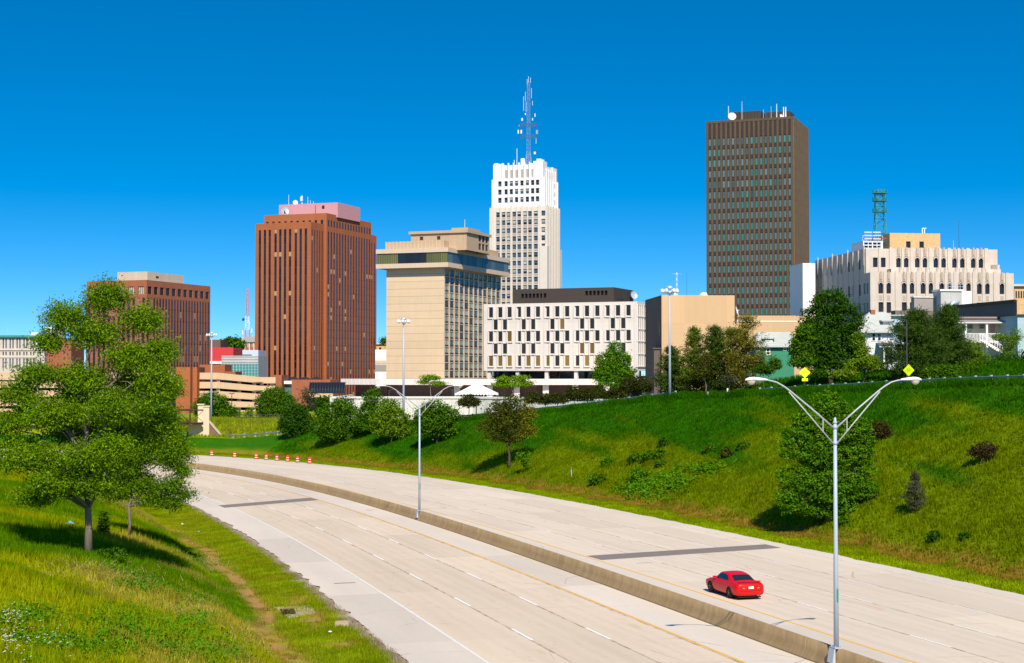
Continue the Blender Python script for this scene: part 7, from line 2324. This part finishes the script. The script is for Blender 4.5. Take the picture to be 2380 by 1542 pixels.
bar0 = thing('traffic_barrel', BL[0], 'traffic barrel', rp(BR[0][0], BR[0][1] - .5), 0, 'orange barrels along the road edge')
mb = MB()
mb.lathe([(.29, .06), (.285, .22), (.275, .225), (.27, .33), (.26, .335), (.255, .60), (.245, .605), (.24, .71), (.235, .715), (.225, .95), (.15, .98), (.13, 1.02)], 16, (0, 0), [0, 0, 1, 0, 0, 0, 1, 0, 0, 0, 0])
mb.build('barrel_body', [M['barrel_orange'], M['reflective']], bar0)
mb = MB(); mb.lathe([(.40, 0), (.38, .055), (.30, .06)], 14); mb.build('rubber_base', M['rubber'], bar0)
for (s, o, _), lab in list(zip(BR, BL))[1:]:
    dup(bar0, rp(s, o - .5), s, lab)

# ---- red coupe
def car_paint(name, col):
    t = NT(name)
    return t.bsdf(tuple(col) + (1,), .38, .32, 0, None, None, coat=.15)
M['car_red'] = car_paint('red_car_paint', (.66, .0012, .003))
M['car_white'] = car_paint('white_car_paint', (.75, .75, .75))
M['car_glass'] = mat('car_window_glass', (.012, .022, .022), .05, .6, amt=.05)
M['tail_red'] = mat('tail_light_red', (.42, .004, .004), .15, .6, amt=.05)
M['amber'] = mat('amber_lens', (.75, .22, .05), .2, .5)
M['alloy'] = mat('alloy_wheel', (.42, .40, .37), .35, .5, .6, amt=.05)
M['plate_blue'] = mat('plate_blue', (.12, .35, .62), .5, .3)
def spline(ys, vals, y):
    ys = np.array(ys, float); vals = np.array(vals, float)
    d = np.gradient(vals, ys)
    i = int(np.clip(np.searchsorted(ys, y) - 1, 0, len(ys) - 2)); h = ys[i + 1] - ys[i]; t = (y - ys[i]) / h
    return (2 * t ** 3 - 3 * t ** 2 + 1) * vals[i] + (t ** 3 - 2 * t ** 2 + t) * h * d[i] + (-2 * t ** 3 + 3 * t ** 2) * vals[i + 1] + (t ** 3 - t ** 2) * h * d[i + 1]
CY_ = [-1.06, -1.0, -.80, -.4, .1, .8, 1.6, 2.35, 2.95, 3.35, 3.58, 3.68]
CB = dict(zb=[.42, .30, .25, .22, .19, .18, .18, .19, .20, .22, .28, .40], wb=[.66, .76, .80, .83, .84, .84, .84, .84, .83, .80, .70, .50], wm=[.72, .81, .86, .885, .89, .89, .89, .885, .88, .84, .74, .52],
          ws=[.66, .74, .80, .83, .835, .83, .825, .82, .80, .74, .62, .44], zs=[.80, .86, .90, .93, .935, .92, .895, .86, .80, .71, .62, .54], zt=[.85, .93, .975, .995, .985, .96, .935, .90, .84, .745, .65, .56])
def body_ring(y):
    v = {k: float(spline(CY_, a, y)) for k, a in CB.items()}
    half = [(0, v['zb']), (v['wb'] * .85, v['zb']), (v['wb'], v['zb'] + .07), (v['wm'], .44), (v['wm'], .60), ((v['wm'] + v['ws']) / 2 + .02, (v['zs'] + .62) / 2 + .04), (v['ws'], v['zs']), (v['ws'] * .90, v['zt'] - .012), (v['ws'] * .55, v['zt'] + .006), (0, v['zt'] + .012)]
    return half
KY = [-.30, .1, .5, .95, 1.45, 1.82, 2.15, 2.48]
KZ = [.985, 1.155, 1.305, 1.365, 1.365, 1.30, 1.11, .905]
KW = [.64, .61, .575, .56, .56, .57, .61, .68]
def cab_pt(y, u, off=0.):
    """u: 0 at the belt line, .6 at the roof rail, 1 on the centre line"""
    zr_, wr_ = float(spline(KY, KZ, y)), float(spline(KY, KW, y)); zb_, wb_ = float(spline(CY_, CB['zt'], y)) - .03, float(spline(CY_, CB['ws'], y)) * .925
    wb_ = min(wb_, wr_ + .16 + .25 * max(0, zr_ - zb_)) if False else wb_
    P = [(wb_, zb_), (wb_ * .45 + (wr_ + .05) * .55, zb_ + (zr_ - .09 - zb_) * .55), (wr_ + .045, max(zb_, zr_ - .085)), (wr_ - .05, max(zb_, zr_ - .022)), (wr_ * .55, zr_), (0, zr_ + .008)]
    U = [0, .32, .6, .72, .86, 1.]
    x = float(np.interp(u, U, [p[0] for p in P])); z = float(np.interp(u, U, [p[1] for p in P]))
    return x + off * (1 if u < .65 else .2), z + off * (.2 if u < .65 else 1)
def build_car(name, label, loc, rot, paint, group=None):
    r = thing(name, label, 'car', loc, rot, group)
    mb = MB(); ys = np.linspace(-1.06, 3.68, 52)
    rings = []
    for y in ys:
        h = body_ring(y); rings.append([(x, y, z) for x, z in h] + [(-x, y, z) for x, z in h[-2:0:-1]])
    n = len(rings[0])
    for rg in rings: mb.v += rg
    for i in range(len(rings) - 1):
        for k in range(n):
            k2 = (k + 1) % n; mb.f.append((i * n + k, (i + 1) * n + k, (i + 1) * n + k2, i * n + k2)); mb.m.append(0)
    mb.f.append(tuple(range(n))); mb.m.append(0); mb.f.append(tuple(reversed(range((len(rings) - 1) * n, len(rings) * n)))); mb.m.append(0)
    # roof
    us = [0, .16, .32, .46, .6, .66, .72, .8, .86, .93, 1.]
    b0 = len(mb.v); kys = np.linspace(-.30, 2.48, 34)
    for y in kys:
        row = [cab_pt(y, u) for u in us]
        mb.v += [(x, y, z) for x, z in row] + [(-x, y, z) for x, z in row[-2::-1]]
    m = 2 * len(us) - 1
    for i in range(len(kys) - 1):
        for k in range(m - 1): mb.f.append((b0 + i * m + k, b0 + (i + 1) * m + k, b0 + (i + 1) * m + k + 1, b0 + i * m + k + 1)); mb.m.append(0)
    mb.build('body', M[paint], r, True)
    # glazing follows the roof shell, 8 mm proud of it
    def grid(name, ya, ub, na, nb, m_, both=False, par=r):
        mb = MB()
        for sg in ((1, -1) if both else (1,)):
            G = []
            for i in range(na + 1):
                for j in range(nb + 1):
                    y, u, s2 = ya(i / na, j / nb)
                    x, z = cab_pt(y, u, .010); G.append((x * s2 * sg, y, z))
            b_ = len(mb.v); mb.v += G
            for i in range(na):
                for j in range(nb): mb.f.append((b_ + i * (nb + 1) + j, b_ + (i + 1) * (nb + 1) + j, b_ + (i + 1) * (nb + 1) + j + 1, b_ + i * (nb + 1) + j + 1)); mb.m.append(0)
        return mb.build(name, m_, par, True)
    def across(t):                 # -1..1 across the car to (u, sign)
        return (1 - abs(t) * .31, 1 if t >= 0 else -1)
    grid('rear_window', lambda a, b_: ((-.20 + .60 * a),) + across((b_ * 2 - 1) * (1.0 - .02 * a)), None, 8, 12, M['car_glass'])
    grid('windscreen', lambda a, b_: ((1.80 + .58 * a),) + across((b_ * 2 - 1)), None, 8, 12, M['car_glass'])
    for sg in (1, -1):
        def side(a, b_):
            top = .57; bot = .07
            y = .42 + (2.18 - .42) * a
            hi = top
            if a < .22: hi = bot + (top - bot) * (.35 + .65 * math.sin(a / .22 * math.pi / 2))
            if a > .80: hi = top - (top - bot) * .25 * ((a - .80) / .2)
            return (y, bot + (hi - bot) * b_, sg)
        grid('side_window', side, None, 16, 5, M['car_glass'])
    M_ = M
    for y in (0., 2.72):
        for sg in (-1, 1):
            mb = MB(); x = sg * .889; N = 22                      # wheel arch lip and opening
            pts = [(x + sg * .004, y + .375 * math.cos(math.pi * 2 * i / N), .315 + .375 * math.sin(math.pi * 2 * i / N)) for i in range(N)]
            pts = [p for p in pts if p[2] > .2]
            pts.sort(key=lambda p: math.atan2(p[2] - .2, p[1] - y))
            mb.poly(pts); mb.build('wheel_arch', M['rubber'], r)
            w = thing('wheel', '', '', (sg * .80, y, .315)); w.parent = r
            for k_ in ('label', 'category'): del w[k_]
            mb = MB(); prof = [(.19, -.10), (.29, -.10), (.315, -.07), (.315, .07), (.29, .10), (.19, .10)]
            mb.lathe(prof, 22); ty = mb.build('tyre', M['rubber'], w, True); ty.rotation_euler = (0, R(90), 0)
            mb = MB(); mb.lathe([(.20, .085), (.185, .10), (.17, .07), (.06, .075), (.05, .10), (.0, .10)], 20)
            for k in range(5):
                a = 2 * math.pi * k / 5; mb.box(-.02, .02, -.02, .02, .07, .10); q = len(mb.v)
                for t in range(q - 8, q):
                    vx, vy, vz = mb.v[t]; vx = .11 + vx * 3.4; mb.v[t] = (vx * math.cos(a) - vy * math.sin(a), vx * math.sin(a) + vy * math.cos(a), vz)
            rm = mb.build('rim', M['alloy'], w, True); rm.rotation_euler = (0, R(90) * sg, 0)
    def rear_patch(x0, x1, z0, z1, yo, m_, name):
        mb = MB(); N = 5
        def yy(x, z):
            # rear face bows forward to the sides
            return -1.06 - .012 + .42 * max(0, abs(x) - .60) ** 1.35 + .22 * max(0, z - .80) + yo
        for i in range(N):
            a, b_ = x0 + (x1 - x0) * i / N, x0 + (x1 - x0) * (i + 1) / N
            mb.quad((a, yy(a, z0), z0), (b_, yy(b_, z0), z0), (b_, yy(b_, z1), z1), (a, yy(a, z1), z1))
        return mb.build(name, m_, r, True)
    for sg in (-1, 1):
        x0, x1 = (-.76, -.38) if sg < 0 else (.38, .76)
        tl = rear_patch(x0, x1, .66, .82, -.012, M['tail_red'], 'tail_light')
        rear_patch((x0 if sg > 0 else x1 - .13), (x0 + .13 if sg > 0 else x1), .67, .72, -.018, M['amber'], 'indicator_lens')
    rear_patch(-.68, .68, .53, .545, -.004, M['rubber'], 'bumper_line')
    pl = rear_patch(-.155, .155, .66, .80, -.03, M['reflective'], 'number_plate')
    mb = MB(); mb.quad((-.15, -1.107, .755), (.02, -1.107, .755), (.02, -1.107, .795), (-.15, -1.107, .795)); mb.build('plate_band', M['plate_blue'], pl)
    mb = MB()
    for sg in (-1, 1): mb.box(sg * .52 - .05, sg * .52 + .05, -.86, -.76, .95, 1.035)
    mb.box(-.68, .68, -.98, -.74, 1.035, 1.062); mb.build('spoiler', M[paint], r)
    for sg in (-1, 1):
        mb = MB(); mb.box(sg * .90 - .10, sg * .90 + .10, 1.92, 2.04, .93, 1.05); mb.build('mirror', M[paint], r)
        mb = MB(); mb.box(sg * .893 - .005, sg * .893 + .005, .38, 2.35, .47, .50); mb.build('side_moulding', M['rubber'] if False else M['tail_red'], r)
    mb = MB(); mb.tube([(.45, -1.05, .27), (.45, -.7, .27)], .035, 8); mb.build('exhaust_pipe', M['alloy'], r)
    mb = MB(); mb.box(-.7, .7, -.9, 3.4, .14, .20); mb.build('underbody', M['rubber'], r)
    return r
cp = rp(28.0, 7.6, .004)
build_car('car', 'red two door coupe driving away in the lane beside the median', cp, rhead(28.0), 'car_red')

# ---- white cars glimpsed behind the guardrail
for px, Y_, lab in ((1262, 262, 'white parked car behind the guardrail below the crabapple row'), (1330, 255, 'white parked car behind the guardrail, second past the brown tree')):
    x = kx(px) * Y_; build_car('car', lab, (x, Y_, gz(x, Y_)), R(75), 'car_white', 'white cars on the slip road')

# ---- footbridge abutment at the far bend
M['cream_conc'] = mat('cream_bridge_concrete', (.66, .54, .36), .85, amt=.06, streak=.08)
M['stone_tex'] = brick_mat('brown_rough_stone', (.28, .16, .10), .25)
M['brown_steel'] = mat('brown_painted_steel', (.075, .035, .03), .5, .4, amt=.1)
Yb = 303.
br = thing('bridge', 'bridge with cream piers, brown crossed railing and stone wing wall over the road', 'bridge', (kx(481) * Yb, Yb, 0), R(0))
bx_ = lambda p, Y=Yb: kx(p) * Y - br.location.x
bz = lambda p, Y=Yb: zp(p, Y)
mb = MB(); mb.box(bx_(474.5), bx_(488), -.6, .6, -6, bz(946)); mb.box(bx_(473), bx_(489.8), -.75, .75, bz(946) + .003, bz(943.5)); mb.build('pier', M['cream_conc'], br)
mb = MB(); mb.box(bx_(441), bx_(454), 8, 9.2, -6, bz(944)); mb.box(bx_(439), bx_(456), 7.8, 9.4, bz(944) + .003, bz(941)); mb.build('pier', M['cream_conc'], br)
mb = MB(); mb.box(bx_(436), bx_(474.5) - .003, 1.0, 8, -6, bz(985)); mb.build('abutment', M['cream_conc'], br)
mb = MB(); a, c = bx_(488) + .003, bx_(526)
mb.poly([(a, -.3, -6), (c, -3., -6), (c, -3., bz(1020)), (a, -.3, bz(983.5))]); mb.poly([(a, .3, -6), (a, .3, bz(983.5)), (c, -2.4, bz(1020)), (c, -2.4, -6)]); mb.poly([(c, -3., -6), (c, -2.4, -6), (c, -2.4, bz(1020)), (c, -3, bz(1020))])
mb.build('wing_wall', M['stone_tex'], br)
mb = MB(); mb.quad((a, -.5, bz(983.5) + .005), (c, -3.2, bz(1020) + .005), (c, -2.2, bz(1020) + .005), (a, .5, bz(983.5) + .005)); mb.quad((a, -.5, bz(983.5) + .005), (a, -.5, bz(983.5) + .45), (c, -3.2, bz(1020) + .45), (c, -3.2, bz(1020) + .005)); mb.quad((a, -.5, bz(983.5) + .45), (a, .5, bz(983.5) + .45), (c, -2.2, bz(1020) + .45), (c, -3.2, bz(1020) + .45)); mb.quad((a, .5, bz(983.5) + .005), (c, -2.2, bz(1020) + .005), (c, -2.2, bz(1020) + .45), (a, .5, bz(983.5) + .45)); mb.build('coping', M['cream_conc'], br)
DX, DY = -.78, -.62
def bp(d, w, z): return (bx_(474.5) + DX * d - .62 * w, -.2 + DY * d + .78 * w, z)
mb = MB()
for w in (0, 6.):
    mb.quad(bp(0, w, bz(988)), bp(62, w, bz(988)), bp(62, w, bz(984)), bp(0, w, bz(984)))
mb.quad(bp(0, 0, bz(984)), bp(62, 0, bz(984)), bp(62, 6, bz(984)), bp(0, 6, bz(984))); mb.quad(bp(0, 0, bz(988)), bp(0, 6, bz(988)), bp(62, 6, bz(988)), bp(62, 0, bz(988)))
mb.build('deck', M['brown_steel'], br)
mb = MB()
for w in (0, 6.):
    mb.tube([bp(0, w, bz(953.5)), bp(62, w, bz(953.5))], .13, 6); mb.tube([bp(0, w, bz(983)), bp(62, w, bz(983))], .12, 6)
    for k in range(22):
        d = k * 2.9; mb.tube([bp(d, w, bz(984)), bp(d, w, bz(953.5))], .14 if k % 2 else .09, 6)
        if k < 21: mb.tube([bp(d, w, bz(983)), bp(d + 2.9, w, bz(954))], .05, 4); mb.tube([bp(d, w, bz(954)), bp(d + 2.9, w, bz(983))], .05, 4)
mb.build('railing', M['brown_steel'], br)
gs = thing('direction_sign', 'small green highway direction sign beneath the bridge end', 'road sign', (kx(425) * 292, 292, zp(1035, 292)))
mb = MB(); w = kx(432.5) * 292 - kx(417.5) * 292; z0_, z1_ = zp(1015.5, 292) - gs.location.z, zp(1005, 292) - gs.location.z
mb.box(-w / 2, w / 2, 0, .04, z0_, z1_, 0); pn = mb.build('panel', M['sign_green'], gs)
mb = MB(); e = -.01
mb.quad((.12, e, z0_ + .15), (.22, e, z0_ + .15), (.36, e, z0_ + .42), (.26, e, z0_ + .42)); mb.poly([(.20, e, z0_ + .40), (.42, e, z0_ + .40), (.40, e, z0_ + .60)]); mb.build('arrow_mark', M['reflective'], pn)
for x in (-w * .35, w * .35):
    mb = MB(); mb.tube([(x, .08, -3), (x, .08, z1_)], .05, 6); mb.build('post', M['galv'], gs)

# ---- dark picket fence on top of the pale slope
fp0, fp1 = Vector((kx(548) * 318, 318, 0)), Vector((kx(668) * 312, 312, 0))
fn = thing('post_fence', 'row of dark fence posts with a rail in front of the garage', 'fence', (fp0.x, fp0.y, 2.3))
mb = MB(); mb.box(-.08, .08, -.08, .08, -.6, 1.25); pm = mb.mesh('post', M['dark_steel'])
for i in range(13):
    q = fp0.lerp(fp1, i / 12); z = gz(q.x, q.y); link('post', pm, fn, (q.x - fp0.x, q.y - fp0.y, z - 2.3))
mb = MB(); d = fp1 - fp0
za, zb_ = gz(fp0.x, fp0.y) - 2.3, gz(fp1.x, fp1.y) - 2.3
for zz in (.5, 1.05): mb.tube([(0, 0, za + zz), (d.x, d.y, zb_ + zz)], .07, 5)
mb.build('rail', M['dark_steel'], fn)

# ---- white tent on the plaza
M['tent'] = mat('white_tent_fabric', (.86, .85, .84), .6, .3, amt=.02)
Yt = 335.
tx0, tx1 = kx(1059) * Yt, kx(1158) * Yt
te = thing('tent', 'white peaked event tent with scalloped edge on the plaza', 'tent', ((tx0 + tx1) / 2, Yt, PZ))
w = (tx1 - tx0) / 2; d = w * .9; ze, zpk = zp(914.5, Yt) - PZ, zp(891.5, Yt) - PZ
mb = MB(); rdg = w * .10; nseg = 8
def tp(f, ex, ey): return (ex * (1 - f) + (rdg if ex > 0 else -rdg) * f, ey * (1 - f), ze + (zpk - ze) * (f * .82 + .18 * f * f))
for (a, c) in (((-w, -d), (w, -d)), ((w, -d), (w, d)), ((w, d), (-w, d)), ((-w, d), (-w, -d))):
    for i in range(nseg):
        f0, f1 = i / nseg, (i + 1) / nseg
        mb.quad(tp(f0, *a), tp(f0, *c), tp(f1, *c), tp(f1, *a))
mb.build('canopy', M['tent'], te, True)
mb = MB(); n = 14
for (a, c) in (((-w, -d), (w, -d)), ((w, -d), (w, d)), ((-w, d), (-w, -d))):
    for i in range(n):
        p = [Vector(a).lerp(Vector(c), (i + q) / n) for q in (0, .25, .5, .75, 1)]
        dz = [.10, .28, .34, .28, .10]
        mb.poly([(q.x, q.y, ze) for q in p] + [(q.x, q.y, ze - z_) for q, z_ in list(zip(p, dz))[::-1]])
mb.build('valance', M['tent'], te)
for x in (-w, -w * .33, w * .33, w):
    for y in (-d, d):
        mb = MB(); mb.tube([(x * .99, y * .99, 0), (x * .99, y * .99, ze)], .05, 6); mb.build('leg', M['white_metal'], te)

# ---- small dark street lamps
def lamp_post(px, ytop, ybot, Y, label, arms, zb=None):
    x = kx(px) * Y; g0_ = zp(ybot, Y) if zb is None else zb
    r = thing('lamp_post', label, 'lamp post', (x, Y, g0_), 0, 'dark lamp posts')
    H = zp(ytop, Y) - g0_
    mb = MB(); mb.tube([(0, 0, -.3), (0, 0, H)], [.10, .07], 8); mb.build('pole', M['dark_steel'], r)
    for a in arms:
        L = kx(px + a) * Y - x; sg = 1 if L > 0 else -1
        mb = MB(); mb.tube([(0, 0, H - .05), (L * .6, 0, H + .12), (L - sg * .5, 0, H + .15)], .05, 6); mb.build('arm', M['dark_steel'], r)
        mb = MB(); mb.box(min(L - sg * .55, L), max(L - sg * .55, L), -.13, .13, H + .08, H + .22); mb.build('lamp_head', M['dark_steel'], r)
    return r
lamp_post(2108, 744, 896, 172, 'dark curved street lamp in front of the wide olive pine', [-36])
lamp_post(539, 916, 962, 340, 'dark twin headed lamp post in front of the garage decks', [-7, 7])
lamp_post(455, 929, 975, 345, 'dark lamp post before the brick stair tower of the garage', [-5])
lamp_post(703, 907, 962, 370, 'dark lamp post with long arm before the brick entrance building', [-16])
lamp_post(744, 917, 958, 360, 'dark lamp post beside the dark garage door opening', [-13])
lamp_post(904, 907, 932, 320, 'short dark lamp post on the wall by the lime tree', [18], PZ)
lamp_post(1051, 909, 936, 318, 'dark lamp post standing next to the white tent', [-3], PZ)
lamp_post(1107, 926, 970, 262, 'dark lamp post with arm behind the brown leaved tree', [-32])

# ---- drain, slab and litter in the near ditch
M['conc_pad'] = mat('dirty_drain_concrete', (.46, .35, .23), .95, .1, amt=.15, scale=2.)
pa = [hit(*p) for p in ((636, 1413), (722, 1409), (736, 1427), (672, 1439))]
dr = thing('storm_drain', 'rusty storm drain grate set in a concrete apron in the grass ditch', 'storm drain', sum(pa, Vector()) / 4)
zt_ = max(p.z for p in pa) + .03
mb = MB(); tp_ = [p - dr.location + Vector((0, 0, .05)) for p in pa]; mb.quad(*tp_)
for i in range(4): a, c = tp_[i], tp_[(i + 1) % 4]; mb.quad(a, c, c - Vector((0, 0, .5)), a - Vector((0, 0, .5)))
mb.build('apron', M['conc_pad'], dr)
pg = [hit(*p) for p in ((650, 1420), (684, 1418), (688, 1429), (658, 1432))]
M['rust'] = mat('rusty_iron', (.075, .035, .02), .8, .3, amt=.3, scale=5.)
mb = MB(); P4 = [p - dr.location + Vector((0, 0, .065)) for p in pg]
mb.quad(*[p + Vector((0, 0, -.004)) for p in P4], 1)
for i in range(9):
    f0, f1 = (i + .1) / 9, (i + .6) / 9
    a, b_, c, d = P4[0].lerp(P4[1], f0), P4[0].lerp(P4[1], f1), P4[3].lerp(P4[2], f1), P4[3].lerp(P4[2], f0)
    up_ = Vector((0, 0, .04)); mb.quad(a + up_, b_ + up_, c + up_, d + up_); mb.quad(a, d, d + up_, a + up_); mb.quad(b_, c, c + up_, b_ + up_)
mb.build('grate', [M['rust'], M['black']], dr)
ps = hit(797, 1456)
mb = MB(); mb.prism([(-.38, -.16), (.30, -.20), (.42, .12), (.05, .22), (-.34, .14)], -.1, .26); st_ = mb.build('stone_slab', M['conc_pad'], None, loc=ps); tag(st_, 'flat pale broken concrete slab lying in the grass verge', 'slab')
M['litter_blue'] = mat('blue_plastic', (.12, .38, .58), .5, .4); M['litter_white'] = mat('white_paper', (.8, .8, .78), .7)
def litter(px, py, s, m, name, lab):
    p = hit(px, py); g = np.random.RandomState(px); mb = MB(); n = 7
    mb.poly([(s * math.cos(2 * math.pi * i / n) * g.uniform(.6, 1.2), s * .7 * math.sin(2 * math.pi * i / n) * g.uniform(.6, 1.2), g.uniform(0, .05)) for i in range(n)])
    top = (0, 0, s * .7); k = len(mb.v)
    for i in range(n): mb.poly([mb.v[i], mb.v[(i + 1) % n], top])
    o = mb.build(name, M[m], None, loc=p + Vector((0, 0, .12))); tag(o, lab, 'litter')
litter(163, 1222, .30, 'litter_blue', 'plastic_bag', 'pale blue plastic bag caught in grass beside the locust trunk')
litter(768, 1475, .10, 'litter_white', 'paper_scrap', 'white scrap of paper in the verge below the broken slab')
litter(424, 1222, .12, 'litter_white', 'paper_scrap', 'white scrap of paper in the verge near the smaller locust')
litter(462, 1240, .12, 'litter_blue', 'plastic_scrap', 'pale blue plastic scrap at the start of the dirt track')
